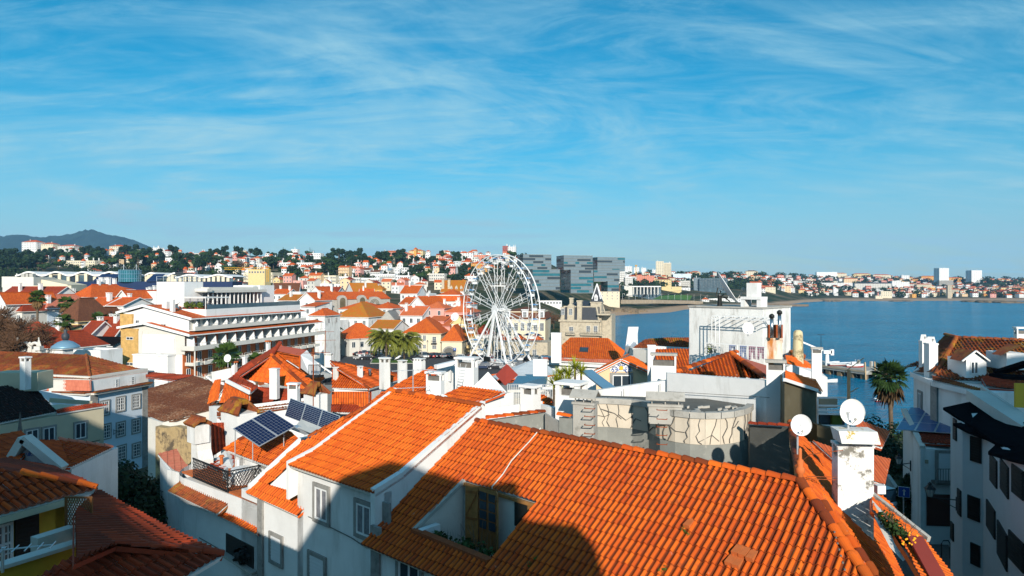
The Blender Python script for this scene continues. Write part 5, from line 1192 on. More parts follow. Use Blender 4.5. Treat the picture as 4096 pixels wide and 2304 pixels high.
# --- long market hall with wavy roof
def mall():
 D=330.0; root=thing('market_hall',P(300,1130,D),'long glazed hall with a white wave-shaped roof and blue awnings','shopping hall')
 def wave(x0,x1,crests,yc,yt,D,thick=1.0):
  n=60; b=MB(); top=[]
  for k in range(n+1):
   px=x0+(x1-x0)*k/n; f=(px-x0)/(x1-x0)*crests; y=yt-(yt-yc)*(.5-.5*math.cos(2*math.pi*f)); top.append(P(px,y,D))
  dp=Vector((0,22,0)); dn=Vector((0,0,-.7))
  for a,c in zip(top[:-1],top[1:]):
   b.face([a,c,c+dn,a+dn][::-1]); b.face([a,c,c+dp,a+dp]); b.face([a+dn,c+dn,c+dn+dp,a+dn+dp][::-1])
  part('wave_roof',b,'white_clean',root); return top
 t1=wave(60,482,3.9,1085,1100,D); t2=wave(556,700,1.5,1089,1107,D); t3=wave(700,930,2.0,1096,1107,D)
 def facade(tops,x0,x1,yb):
  for k in range(0,len(tops)-1,5):
   a=tops[k]; c=tops[min(k+5,len(tops)-1)]; zb=P(0,yb,D).z; b=MB();
   pts=[tops[j]-Z3*.7 for j in range(k,min(k+5,len(tops)-1)+1)]
   b.face([p+Vector((0,1.2,0)) for p in ([Vector((a.x,a.y,zb)),Vector((c.x,c.y,zb))]+pts[::-1])]); part('glass_front',b,'glass_grey' if k % 10 else 'glass',root)
   b=MB(); b.obox(Vector((a.x,a.y+.6,(zb+a.z)/2-.5)),(.7,0,0),(0,.4,0),(0,0,(a.z-zb)/2-.4)); b.bar(Vector((a.x,a.y+1.0,zb+4)),Vector((c.x,c.y+1.0,zb+4)),.25); part('pier',b,'cream',root)
 facade(t1,60,482,1132); facade(t2,556,700,1135); facade(t3,700,930,1140)
 b=MB(); a=P(305,1125,322); c=P(930,1128,322); b.prism([a.xy,c.xy,(c.x,c.y+12),(a.x,a.y+12)],20,P(0,1126,322).z); part('blue_base',b,'navy',root)
 for x0,x1 in ((395,450),(585,632),(372,398)):
  b=MB(); a=P(x0,1122,321); c=P(x1,1122,321); d=Vector((0,7,3.2)); b.face([a,c,c+d,a+d]); b.face([a,c,c-Z3*.5,a-Z3*.5][::-1]); part('awning',b,'navy',root)
 b=MB(); a=P(10,1108,300); c=P(134,1108,300); b.prism([a.xy,c.xy,(c.x,c.y+14),(a.x,a.y+14)],12,a.z); part('concrete_wall',b,'offwhite',root)
 b=MB(); a=P(134,1112,305); c=P(270,1130,305); b.prism([a.xy,c.xy,(c.x,c.y+14),(a.x,a.y+14)],12,[a.z,c.z-1,c.z-1,a.z]); a=P(134,1142,298); c=P(285,1142,298); b.prism([a.xy,c.xy,(c.x,c.y+6),(a.x,a.y+6)],12,a.z); part('cream_base',b,'cream',root)
 for k in range(6):window(root,P(150+k*22,1152,297.9),(0,-1),1.4,.9,'far')
 for x in (60,75,90):
  b=MB(); a=P(x,1096,300); b.obox(a+Vector((0,6,-.9)),(1,0,0),(0,1,0),(0,0,1.2)); part('roof_unit',b,'concrete_light',root)
 dr=thing('glass_drum',P(520,1130,325),'teal glass drum with two masts on the shopping hall roof','glass pavilion'); c=P(520,1106,325); zt=P(0,1081,325).z; zb=P(0,1128,325).z; R_=40/F*325
 b=MB(); b.tube([(c.x,c.y,zb),(c.x,c.y,zt)],R_,28); part('drum',b,'glass_teal',dr)
 b=MB()
 for k in range(28):a_=2*math.pi*k/28; b.bar((c.x+R_*math.cos(a_),c.y+R_*math.sin(a_),zb),(c.x+R_*math.cos(a_),c.y+R_*math.sin(a_),zt),.15)
 for z in (zb+1.6,zt-1.8,zt):b.tube([(c.x+R_*1.01*math.cos(a_),c.y+R_*1.01*math.sin(a_),z) for a_ in [2*math.pi*k/28 for k in range(29)]],.14,5)
 part('mullions',b,'blue_metal',dr)
 for dx_ in (-3,3):
  b=MB(); b.tube([(c.x+dx_,c.y,zt),(c.x+dx_,c.y,zt+2.8)],.14,6); b.bar((c.x+dx_,c.y,zt+2.6),(c.x+dx_-1.8,c.y,zt),.06); b.bar((c.x+dx_,c.y,zt+2.6),(c.x+dx_+1.8,c.y,zt),.06); part('mast',b,'aluminium',dr)
mall()
def baroque_gate():
 D=100.0; root=thing('gateway',P(112,1420,D),'white baroque twin-arched gateway with obelisks among the roofs','gateway'); z=lambda y:P(0,y,D).z
 b=MB(); a=P(62,1400,D); c=P(165,1400,D); b.prism([a.xy,c.xy,(c.x,c.y+1),(a.x,a.y+1)],8,z(1397)); part('base',b,'offwhite',root)
 for x in (100,140):
  q=P(x,1392,D); pts=[q+Vector((math.cos(t)*.62,0,math.sin(t)*.75)) for t in [math.pi*k/10 for k in range(11)]]; b=MB(); b.tube([pts[0]-Z3*.8]+pts+[pts[-1]-Z3*.8],.22,6); part('arch',b,'offwhite',root)
 for x in (70,155):
  q=P(x,1397,D); b=MB(); b.obox(q+Z3*.15,(.45,0,0),(0,.45,0),Z3*.3); b.tube([q+Z3*.4,q+Z3*.5,q+Z3*1.5],[.2,.38,.06],4); b.tube([q+Z3*1.5,q+Z3*1.6,q+Z3*1.75],[.05,.12,.02],6); part('obelisk',b,'offwhite',root)
 q=P(120,1374,D); b=MB(); b.tube([q-Z3*.3,q,q+Z3*.25],[.15,.3,.05],8); part('urn',b,'offwhite',root)
baroque_gate()
def equestrian():
 L=P(262,1392,100.0); root=thing('statue',L,'dark bronze bust-like statue on a blue dome beside the red roofs','statue')
 b=MB(); b.tube([L,L+Z3*.3,L+Z3*.9,L+Z3*1.15],[1.9,1.8,1.0,.3],14); part('dome',b,'blue_metal',root,True)
 b=MB(); b.tube([L+Z3*1.1,L+Z3*1.5,L+Z3*2.0,L+Z3*2.25,L+Z3*2.6,L+Z3*2.8],[.3,.55,.5,.18,.3,.1],10); part('figure',b,'slate',root,True)
equestrian()
# --- the square
def square():
 def patch(name,pts,z,m,kind='structure'):
  b=MB(); b.face([(x,y,z) for x,y in pts]); return tag(b.build(name,m),kind=kind)
 f=lambda px,D:((px-2048)/F*D,D)
 patch('pavement',[(-60,96),(40,96),(40,205),(24,254),(-72,254),(-74,150)],6.06,'pavement')
 patch('road',[f(1300,150),f(2200,150),f(2200,210),f(1900,216),f(1500,240),f(1300,245)],6.10,'asphalt')
 k=MB(); pl=[f(1480,190),f(1660,190),f(1640,202),f(1490,204)]; k.prism(pl,6.05,6.25); tag(k.build('kerb','concrete_light'),kind='structure')
 patch('lawn',[f(1484,190.8),f(1655,190.8),f(1636,201.3),f(1495,203.2)],6.27,'grass')
 for i in range(22):
  x,y=f(1330+i*22,211.0); b=MB(); b.obox((x,y,6.112),(.07,.0,0),(0,2.2,0),(0,0,.002)); tag(b.build('road_marking','road_paint'),kind='structure')
 paints=[('car_black','black'),('car_navy','dark blue'),('car_silver','silver'),('car_white','white'),('car_red','red')]
 protos=[make_car('parked_car','x',p,i % 2) for i,(p,_) in enumerate(paints)]; used=[False]*5
 rng=random.Random(11); n=0
 rows=[(1400,1520,9,222,rad(105),'back row left of the palms'),(1400,1500,8,212,rad(110),'front row left of the palms'),
   (1690,1800,9,206,rad(115),'row before the cream arch'),(1340,1400,3,216,rad(10),'far left of the square'),(1340,1460,5,233,rad(60),'along the cream street wall'),
   (1830,2190,10,199,rad(20),'kerb row under the ferris wheel'),(1860,2150,6,178,rad(5),'street before the ferris wheel'),(1430,1480,2,201,rad(5),'street before the lawn')]
 for (a,b_,c,D,yaw,where) in rows:
  for i in range(c):
   px=a+(b_-a)*(i+.5)/c; kk=rng.choices(range(5),(6,3,2,2,1))[0]; x,y=f(px,D+rng.uniform(-.4,.4)); loc=(x,y,6.11)
   o=protos[kk]
   if not used[kk]:used[kk]=True; o.location=loc; BASE[o.name]=Vector(loc)
   else:o=dup(protos[kk],loc)
   o.rotation_euler=(0,0,yaw+rng.uniform(-.04,.04)+(math.pi if rng.random() < .3 else 0)); o['group']='cars parked on the square'
   o['label']='%s car, number %d from left, %s' % (paints[kk][1],i+1,where)
 for k in range(5):
  if not used[k]:dupo=protos[k]; dupo.location=(*f(1900+k*20,186),6.11); dupo['label']='%s car by the wheel' % paints[k][1]
 for i,(px,D,c,lab) in enumerate(((1463,207,'cloth_dark','person in dark clothes walking on the square, left of a pair'),(1469,207.5,'cloth_red','person in a red top walking beside the dark pair'),(1556,226,'cloth_blue','person in blue by the cream wall'),(1392,218,'cloth_red','person in red among the parked cars at left'),(1960,186,'cloth_dark','person queuing at the wheel railing'),(1980,187,'cloth_red','person in red at the wheel railing'),(1660,224,'cloth_blue','person standing before the cream official building'))):
  x,y=f(px,D); person(lab,(x,y,6.1),i*.9,c)
 for i,(px,D) in enumerate(((1440,207),(1560,188),(1710,200),(1380,207),(2143,190),(1952,192))):
  x,y=f(px,D); street_lamp('black lantern street lamp on the square, number %d from the left' % (sorted([1440,1560,1710,1380,2143,1952]).index(px)+1),(x,y,6.08),5.0,1.0,'street lamps of the square')
 feather_palm('big date palm with drooping fronds on the lawn, left of the pair',(*f(1545,196),6.2),5.6,5.4,1,'date palms of the square',fruit=False,nf=84)
 feather_palm('big date palm with orange fruit on the lawn, right of the pair',(*f(1617,198),6.2),5.0,5.2,2,'date palms of the square',fruit=True,nf=84)
 feather_palm('date palm at the street corner right of the hotel',(*f(1312,208),6.1),6.6,4.4,3)
 for i,(px,D,h) in enumerate(((1690,130,2.6),(1640,128,2.2))):feather_palm('low young palm behind the white chimneys, %s of two' % ['right','left'][i],(*f(px,D),6.1),h,2.6,7+i,mats=('palm_green','bark'),nf=30)
 tree('dark dense tree between the hotel end and the square palm',(*f(1275,205),6),9,4.2,'round',21,n=1600)
 tree('round dark green tree behind the ferris wheel',(*f(1935,235),6),13.5,7.0,'round',22,mats=('foliage','bark'),n=2600,th=.25)
 for i in range(7):
  x,y=f(1940+i*28,184); b=MB(); c=Vector((x,y,6.1))
  for k in range(6):b.bar(c+Vector((k*.3,0,0)),c+Vector((k*.3,0,1.1)),.04)
  b.bar(c+Z3*1.1,c+Vector((1.6,0,1.1)),.05); b.bar(c+Z3*.3,c+Vector((1.6,0,.3)),.05); o=b.build('crowd_barrier','white_paint'); tag(o,'white crowd barrier before the wheel, number %d from the left' % (i+1),'barrier','barriers around the wheel')
square()
for i,(px,py,D,h,r_) in enumerate(((148,1190,150,14,1.7),(266,1212,150,14,1.6),(330,1222,148,13,1.6),(262,1290,128,9,1.6),(398,1278,140,9.5,1.7),(478,1278,138,9,1.6))):
 c=P(px,py,D); g=gpx(px,D)
 fan_palm('tall fan palm left of the hotel, number %d from the left edge' % (1+sorted([148,266.5,330,262,398,478]).index(px if i != 1 else 266.5)),(c.x,c.y,g),c.z-g,r_*1.25,40+i,'fan palms left of the hotel',dead=True)
fan_palm('fan palm crown in front of the hotel balconies',(*P(912,1420,92).xy,6),P(0,1425,92).z-6,2.3,50)
fan_palm('smaller fan palm under the hotel balconies, right of the first',(*P(1030,1440,96).xy,6),P(0,1445,96).z-6,1.6,51)
for i,(px,py,D,r_) in enumerate(((50,1290,112,5.2),(120,1340,108,4.5),(-20,1330,112,5),(30,1380,100,3.6))):
 c=P(px,py,D); g=gpx(px,D); tree('bare brown-twigged tree at the left edge, number %d from the front' % (4-i),(c.x,c.y,g),c.z-g+r_*.6,r_,'bare',60+i,n=1500,group='bare trees at the left edge',lobes=14,leaf=.05)
# --- hillside and far shore
def hh(label,x0,x1,ye,yb,roof='hip',wc='white',rc='tile_far',rise=2.2,win=None,L=None,D=None,group=None,ch=1,yaw=-12,name='house',cat='house',**k):
 if D is None:
  D=hitg((x0+x1)/2,yb).y
 W=(x1-x0)/F*D; fl=3.0; hgt=(yb-ye)/F*D
 win=win or (max(2,int(W/4)),max(1,int(hgt/3.1)))
 return house(label,x0,x1,ye,D,L or max(7,min(16,W*.6)),yaw,roof,rise,wc,rc,win,0 if W < 14 else 2,ch,group=group,name=name,cat=cat,wsz=(1.2,1.4),**k)
HILL = [  # label, x0, x1, eave, base, kwargs
('white apartment block crowning the hill left of the mountain',82,150,968,992,dict(roof='hip',rise=3,win=(9,4))),
('cream hilltop house row between the white block and the pines',160,215,976,988,dict(wc='cream')),
('long red-roofed hilltop terrace under the mountain',225,300,984,994,dict(wc='offwhite',rc='tile_far_light')),
('cream block with red roof standing before the right foot of the mountain',434,490,985,1008,dict(wc='cream',win=(6,3))),
('second cream block beside the mountain foot',492,514,990,1010,dict(wc='cream')),
('stack of white and yellow terraced flats under the mountain slope',536,590,1000,1024,dict(wc='cream',roof='flat',win=(7,3))),
('white stepped flats right of the mountain foot',592,640,992,1012,dict(roof='flat',win=(6,3),ch=4)),
('white flats with many chimneys on the hill crest',640,690,1000,1016,dict(roof='flat',win=(6,2),ch=4)),
('white villa with hipped orange roof among hill pines',478,520,1026,1038,dict()),
('white villa with broad orange roof right of the hill pines',508,558,1034,1046,dict()),
('white-fronted cream terrace row in the hillside wood',248,388,1044,1070,dict(roof='flat',wc='cream',win=(14,2),ch=6)),
('small white house hidden in the hill trees above the terrace row',258,290,999,1010,dict()),
('low cream house above the terrace row',300,330,1000,1010,dict(wc='cream')),
('white house at the top of the wooded slope',440,466,1008,1022,dict(roof='flat')),
('tiny red-roofed house in the left wood',138,166,1050,1060,dict(wc='offwhite')),
('white gabled shed behind the wavy hall',330,385,1083,1096,dict(roof='gablef',win=(1,1))),
('white villas with many chimneys above the teal drum',632,700,1078,1094,dict(rc='tile_far_light',ch=4)),
('white house among pines right of the drum',680,716,1056,1070,dict(ch=2)),
('flat brown roofed villa on the crest',735,800,1014,1024,dict(roof='flat',wc='offwhite')),
('white house with turret on the crest',800,815,1008,1024,dict(ch=2)),
('pale crest house with chimneys',862,905,1016,1026,dict(wc='offwhite',rc='tile_brown',ch=3)),
('red and white crest house',925,966,1006,1020,dict(rc='tile_red',ch=3)),
('white balconied villa with grey gables on the hill',959,1002,1028,1046,dict(rc='slate',win=(5,3))),
('orange-roofed yellow villa beside the grey gables',1000,1038,1036,1048,dict(wc='pale_yellow',rc='tile_clean')),
('pink flat-roofed apartment house on the hill',1046,1076,1028,1058,dict(roof='flat',wc='pink',win=(3,4),balc=True)),
('right half of the pink flats with white roof slab',1078,1104,1033,1058,dict(roof='flat',wc='pink',win=(3,3))),
('white modern cubic villa left of the cypress group',1130,1178,1014,1038,dict(roof='flat',win=(5,2),wsz=None)),
('second white cubic villa right of the big pines',1236,1284,1014,1038,dict(roof='flat',win=(5,2),wsz=None)),
('round white tower-like villa above the cubic ones',1163,1190,998,1014,dict(roof='flat',win=(3,2))),
('white glazed villa with teal windows below the cubic one',1115,1152,1052,1076,dict(roof='flat',win=(4,2))),
('white villa with red roof left of the glazed double villa',1143,1182,1060,1084,dict()),
('glazed double villa between two red roofs',1184,1252,1052,1076,dict(roof='flat',win=(8,2))),
('white villa with long red roof right of the glazed double villa',1246,1314,1060,1078,dict()),
('pink house half hidden in the hill trees',1300,1330,1030,1050,dict(wc='pink',win=(3,3))),
('white low modern villa with curved roof',1356,1404,1034,1046,dict(roof='flat')),
('cream yellow apartment block with balconies and a crane before it',969,1094,1092,1130,dict(roof='flat',wc='cream',win=(8,4),balc=True,ch=3)),
('upper storey of the cream yellow flats',990,1062,1080,1092,dict(roof='flat',wc='pale_yellow',win=(6,1),D=470)),
('small yellow gabled house beside the cream flats',1092,1120,1118,1130,dict(roof='gablef',wc='pale_yellow',win=(2,1))),
('low white house under the pines left of the cream flats',1030,1064,1068,1078,dict(rc='tile_brown')),
('pink house with balcony below the pine belt',1131,1168,1104,1132,dict(roof='gable',wc='pink',win=(3,3))),
('row of low orange roofs left of the long flats',1196,1232,1112,1124,dict(wc='offwhite')),
('peach gabled flats at the left end of the long white row',1234,1284,1102,1138,dict(roof='gable',wc='peach',win=(4,4),balc=True)),
('cream flats with dark loggias next to the peach flats',1285,1345,1104,1138,dict(roof='flat',wc='cream',win=(8,4))),
('white flats with plants on the balconies',1346,1392,1108,1140,dict(roof='flat',win=(6,4),balc=True)),
('pale flats right of the planted balconies',1393,1442,1112,1146,dict(roof='flat',wc='offwhite',win=(6,4))),
('tall pink flats with stepped gable above the long row',1353,1396,1070,1106,dict(roof='gable',wc='peach',win=(4,4),balc=True,rise=1.6)),
('white terraced flats stepping up to the pink ones',1397,1440,1074,1104,dict(roof='gable',rc='tile_far_light',win=(5,3),ch=2)),
('stepped white flats with brown roof edges',1440,1480,1080,1106,dict(roof='gable',rc='tile_brown',win=(5,3),ch=2)),
('white flats stepping down toward the big white slab',1480,1520,1088,1112,dict(roof='gable',rc='tile_brown',win=(5,3),ch=2)),
('long plain white slab building',1443,1520,1114,1150,dict(roof='flat',win=(10,4))),
('tall white flats with striped balconies',1518,1580,1098,1150,dict(roof='flat',win=(8,6),balc=True)),
('white corner flats with dark windows above the old church',1580,1640,1104,1152,dict(roof='flat',win=(7,5))),
('white long market sheds with metal roofs',1210,1290,1142,1156,dict(roof='flat',win=(8,1))),
('pale metal-roofed sheds right of the market',1300,1405,1138,1152,dict(roof='flat',win=(8,1))),
('dark-roofed villa among the mid-hill trees',1306,1345,1072,1084,dict(rc='slate',wc='offwhite')),
('teal-roofed house on the hill right side',1534,1562,1082,1094,dict(rc='blue_metal',wc='offwhite',roof='gable')),
('row of salmon crest terraces',1520,1600,1008,1024,dict(wc='salmon',rc='tile_far_light',win=(12,2),ch=5)),
('salmon crest terraces right part',1560,1640,1014,1032,dict(wc='salmon',rc='tile_far_light',win=(12,2),ch=5)),
('yellow mansion with a pointed tower on the crest',1634,1692,1003,1024,dict(wc='pale_yellow',rc='tile_far',win=(6,3),ch=2)),
('ochre pointed turret of the crest mansion',1655,1665,996,1010,dict(wc='ochre',rc='tile_far',win=(1,1),ch=0,D=960)),
('white villa left of the crest cypress',1764,1800,1008,1026,dict(ch=2)),
('pink villa under the crest pines',1775,1800,1022,1040,dict(wc='pink')),
('white villa with chimneys right of the crest pines',1834,1872,1012,1030,dict(ch=2)),
('salmon red hotel-like house on the crest',1894,1956,1022,1044,dict(roof='flat',wc='salmon',win=(6,3))),
('white villa with orange roof below the yellow mansion',1628,1660,1050,1066,dict()),
('cream villa left of the arcade gardens',1650,1692,1036,1050,dict(wc='cream',rc='tile_far_light')),
('white arched-porch villa on the slope',1662,1708,1056,1076,dict(rc='tile_brown')),
('white villa with orange roof, right of the arched one',1680,1712,1042,1056,dict()),
('long white villa with red roof on the slope',1735,1792,1042,1060,dict(win=(6,2))),
('white balconied villa left of the wheel',1793,1846,1044,1064,dict(win=(5,2),balc=True)),
('white villa with twin orange roofs close left of the wheel',1846,1888,1048,1066,dict()),
('orange ochre flats behind the wheel top left',1884,1944,1054,1084,dict(wc='ochre',rc='tile_far',win=(6,3),balc=True)),
('ochre block behind the wheel spokes',1940,1980,1068,1086,dict(wc='ochre',rc='tile_clean')),
('white gabled house with broad eaves below the slope',1748,1820,1074,1094,dict(roof='gable',rc='tile_brown',win=(5,2))),
('grey-white arcaded house on the lower slope',1715,1778,1096,1126,dict(roof='flat',wc='offwhite',win=(7,2))),
('white flats at the foot of the slope left',1598,1632,1106,1140,dict(roof='flat',win=(4,4))),
('white block with faded red mural',1600,1644,1128,1156,dict(roof='flat',win=(1,1))),
('pink roofed villa behind the stone church house',1792,1872,1128,1142,dict(wc='pink')),
('small orange-roofed house between trees left of the wheel',1856,1890,1104,1118,dict(rc='tile_clean')),
('brick red and white high-rise behind the wheel',2010,2030,985,1012,dict(roof='flat',wc='red_panel',win=(3,6),ch=2)),
('white half of the high-rise behind the wheel',2030,2062,988,1012,dict(roof='flat',win=(4,6),ch=3)),
('white villa with orange roof right of the wheel top',2056,2090,1034,1050,dict(ch=2)),
('white seaside pavilion behind the wheel hub',1965,2020,1144,1152,dict(roof='flat')),
]
for lab,x0,x1,ye,yb,k in HILL:
 if 'wsz' in k:k.pop('wsz')
 hh(lab,x0,x1,ye,yb,**k)
SHORE=[
('white stepped flats beside the right glass tower',2475,2500,1086,1146,dict(roof='flat',win=(3,6),balc=True)),
('lower steps of the white flats beside the glass tower',2500,2530,1108,1150,dict(roof='flat',win=(4,4),balc=True)),
('white hill flats above the stepped block',2500,2528,1066,1082,dict(roof='flat')),
('white hill villas right of the norfolk pine',2536,2556,1070,1082,dict(roof='flat')),
('lone white hill villa left of the beige high-rise',2566,2584,1072,1084,dict(roof='flat')),
('small white cube at the foot of the beige high-rise',2610,2626,1080,1100,dict(roof='flat')),
('tall beige high-rise on the coast with balcony stacks',2624,2654,1046,1110,dict(roof='flat',wc='cream',win=(4,10),L=18)),
('darker right half of the beige high-rise',2654,2684,1052,1110,dict(roof='flat',wc='cream',win=(5,10),L=18,balc=True)),
('salmon red hotel with white bands',2548,2616,1104,1136,dict(roof='flat',wc='salmon',win=(8,3))),
('salmon turret with red pyramid roof',2554,2568,1100,1118,dict(wc='salmon',rc='tile_red',win=(1,1),ch=0)),
('large yellow villa with red domed roof',2620,2684,1118,1148,dict(wc='pale_yellow',rc='tile_red',win=(6,3))),
('yellow wing behind the large yellow villa',2606,2630,1112,1140,dict(wc='pale_yellow',rc='tile_brown',win=(2,3))),
('building wrapped in grey scaffold sheeting',2694,2762,1096,1124,dict(roof='flat',wc='blue_white',win=(1,1))),
('scaffolded storeys below the grey sheeting',2720,2760,1124,1146,dict(roof='flat',wc='offwhite',win=(6,3),balc=True)),
('white house with pink roof before the scaffold',2684,2722,1128,1142,dict()),
('long yellow garden wall above the green slope',2648,2724,1148,1168,dict(roof='flat',wc='pale_yellow',win=(1,1),L=4)),
('white low houses at the top of the ramp',2724,2760,1152,1164,dict(roof='flat')),
('blue-green glass office with curved balconies behind the dish',2800,2906,1114,1166,dict(roof='flat',wc='glass_grey',win=(10,5),balc=True)),
('grey side block of the blue-green office',2776,2802,1112,1162,dict(roof='flat',wc='panel_grey',win=(2,5))),
('white orange-roofed beach kiosk on the sand',2808,2836,1198,1204,dict(rc='tile_clean',win=(3,1))),
('long white beach bar right of the dish stand',2840,3000,1196,1206,dict(roof='flat',win=(16,1))),
('pale villa on the far hill crest',2760,2800,1088,1100,dict(wc='peach')),
('tall pale house on the far crest behind the dish',2984,3030,1085,1106,dict(wc='cream',rc='tile_brown',win=(6,4))),
('white villa with red roof on the far wooded crest',2960,2990,1100,1112,dict()),
('white villas below the crest wood, left',3060,3092,1108,1118,dict()),
('white villas below the crest wood, right',3100,3140,1112,1122,dict()),
('orange-pink villa with chimneys on the rocky shore',3045,3100,1148,1166,dict(wc='cream',rc='tile_far_light',ch=3)),
('salmon tower villa right of the rocky bluff',3128,3162,1146,1170,dict(wc='peach',rc='tile_far_light',win=(3,4),roof='flat')),
('yellow villa at the far shore behind the chimney',3196,3226,1160,1176,dict(wc='pale_yellow')),
('left white high-rise on the far skyline',3756,3797,1073,1108,dict(roof='flat',win=(5,9),D=1900,L=22,yaw=5)),
('right white high-rise on the far skyline',3885,3929,1082,1112,dict(roof='flat',win=(5,9),D=1900,L=22,yaw=5)),
('orange apartment terraces under the left far high-rise',3690,3760,1106,1124,dict(wc='ochre',rc='tile_far',win=(12,3))),
('bright orange-yellow flats on the far skyline',3770,3842,1112,1134,dict(wc='ochre',rc='tile_far',win=(9,5))),
('white flats row right of the orange ones',3842,3900,1112,1126,dict(roof='flat',win=(10,3))),
('grey-white flats under the right far high-rise',3885,3932,1110,1128,dict(roof='flat',wc='offwhite',win=(8,4))),
('long white seafront hotel with dark roof',3426,3558,1134,1160,dict(roof='hip',rc='slate',rise=2.5,wc='offwhite',win=(22,4),L=18)),
('white cubic block right of the long seafront hotel',3572,3634,1128,1160,dict(roof='flat',wc='white_clean',win=(10,5),L=18)),
('tall narrow tower edge of the white cubic block',3570,3584,1124,1158,dict(roof='flat',wc='offwhite',win=(1,1))),
('white grandstand-like building with canted roofs',3290,3404,1132,1152,dict(roof='flat',win=(20,2))),
('beige round-topped palace hotel',3378,3424,1115,1138,dict(wc='peach',rc='tile_far_light',win=(7,5))),
('white block on the far middle skyline',3608,3636,1102,1122,dict(roof='flat',win=(4,5))),
('cream terrace flats on the far left skyline',3318,3384,1094,1106,dict(roof='hip',wc='cream',rc='tile_far_light',win=(12,3))),
('yellow terrace flats on the far skyline',3416,3480,1096,1110,dict(wc='pale_yellow',rc='tile_far_light',win=(12,3))),
('cream orange-roofed flats above the seafront hotel',3496,3560,1100,1114,dict(wc='cream',win=(12,3))),
('big white warehouse roof on the far left skyline',3270,3345,1089,1098,dict(roof='flat',win=(1,1),wc='white_clean')),
('yellow flats behind the grey concrete block',3670,3724,1138,1158,dict(wc='cream',win=(9,4),balc=True)),
('grey concrete frame block with open floors',3760,3810,1122,1150,dict(roof='flat',wc='concrete_light',win=(8,5),balc=True)),
('yellow bathing pavilion on the beach',3526,3566,1166,1194,dict(roof='flat',wc='cream',win=(5,3))),
('low left step of the yellow bathing pavilion',3504,3530,1184,1196,dict(roof='flat',wc='cream',win=(3,1))),
('white church with a square belfry on the seafront',3334,3352,1156,1180,dict(roof='gablef',win=(2,1))),
('slim white belfry of the seafront church',3334,3341,1146,1180,dict(roof='hip',win=(1,2),ch=0)),
('stone seaside castle at the end of the beach',3775,3830,1158,1184,dict(roof='hip',wc='stone',win=(7,2))),
('round-like castle tower standing on the sand',3792,3806,1142,1194,dict(roof='flat',wc='stone',win=(1,4),ch=0)),
('yellow arcaded hotel behind the beach',3660,3720,1168,1184,dict(wc='pale_yellow',roof='flat',win=(12,2))),
('row of orange-roofed houses right end of the far shore',4040,4096,1150,1164,dict(wc='cream',win=(8,3))),
('red school-like block on the far right',3930,3975,1116,1128,dict(roof='flat',wc='salmon',win=(6,3))),
]
for lab,x0,x1,ye,yb,k in SHORE:hh(lab,x0,x1,ye,yb,**k)
def mini(b,px,py,w_,hgt,D,wc,rc,roof,yaw,rise):
 c,s=math.cos(rad(yaw)),math.sin(rad(yaw)); W=w_/F*D; m=P(px,py-hgt,D); g=m.z-hgt/F*D-1.5; L=W*.8; X=Vector((c,s,0)); Y=Vector((-s,c,0)); O=Vector((m.x,m.y,0)); A=lambda u,v,z:O+X*u+Y*v+Z3*z; h=W/2
 b.prism([A(-h,0,0).xy,A(h,0,0).xy,A(h,L,0).xy,A(-h,L,0).xy],g,m.z,wc)
 e=.3; q=[A(-h-e,-e,m.z),A(h+e,-e,m.z),A(h+e,L+e,m.z),A(-h-e,L+e,m.z)]
 if roof != 'flat':
  i=min(h,L/2)*(.9 if roof == 'hip' else .02); R1=A(-h+i,L/2,m.z+rise); R2=A(h-i,L/2,m.z+rise)
  for f in ([q[0],q[1],R2,R1],[q[1],q[2],R2],[q[2],q[3],R1,R2],[q[3],q[0],R1]):b.roofpoly(f,rc)
 n=max(2,int(W/3.5)); nf=max(1,int((m.z-g-1)/3))
 for j in range(nf):
  for k in range(n):p=A(-h+W*(k+.5)/n,-.04,m.z-1.5-3*j); b.face([p-X*.6-Z3*.7,p+X*.6-Z3*.7,p+X*.6+Z3*.7,p-X*.6+Z3*.7],m=8)
MINI=['white','offwhite','cream','peach','pink','ochre','tile_far','tile_far_light','glass','tile_red','pale_yellow']
def scatter(regions,group,stuff=None):
 rng=random.Random(5); occ=[]; b=MB(); cnt={}
 for (x0,x1,y0,y1,n,where,sz,cols) in regions:
  for _ in range(n):
   for t in range(20):
    px=rng.uniform(x0,x1); py=y0+(y1-y0)*rng.random()
    if all(abs(px-a) > sz*1.5 or abs(py-b_) > 4 for a,b_ in occ):break
   occ.append((px,py)); g=hitground(px,py)
   if g is None or g.z < 3:continue
   wc,wn=rng.choice(cols); rc=rng.choice(['tile_far','tile_far','tile_far_light','tile_red','flat']); w_=sz*rng.uniform(.7,1.6); hgt=rng.uniform(5,9)*F/g.y
   roof='flat' if rc == 'flat' else rng.choice(['hip','gable','hip','gablef']); yaw=rng.choice([-17,-8,0,10,-30])
   if stuff:mini(b,px,py,w_,hgt,g.y,MINI.index(wc),0 if rc == 'flat' else MINI.index(rc),roof,yaw,rng.uniform(1.5,2.5)); continue
   near='left' if px < (x0+x1)/2 else 'right'
   lab='small %s house with %s roof %s' % (wn,'a flat' if roof == 'flat' else {'tile_far':'an orange','tile_far_light':'a pale orange','tile_red':'a dark red'}[rc],where)
   hh(lab,px-w_/2,px+w_/2,py-hgt,py,roof=roof,wc=wc,rc='tile_far' if rc == 'flat' else rc,rise=rng.uniform(1.5,2.5),D=g.y,group=group,ch=1 if rng.random() < .6 else 0,win=(max(2,int(w_/F*g.y/4)),2),yaw=yaw)
 if stuff:tag(b.build(stuff,MINI),'countless small pale houses of the far town',kind='stuff')
WH=[('white','white')]*4+[('offwhite','off-white'),('cream','cream'),('peach','peach'),('pink','pink')]
OC=[('ochre','orange'),('pale_yellow','yellow'),('cream','cream'),('white','white')]
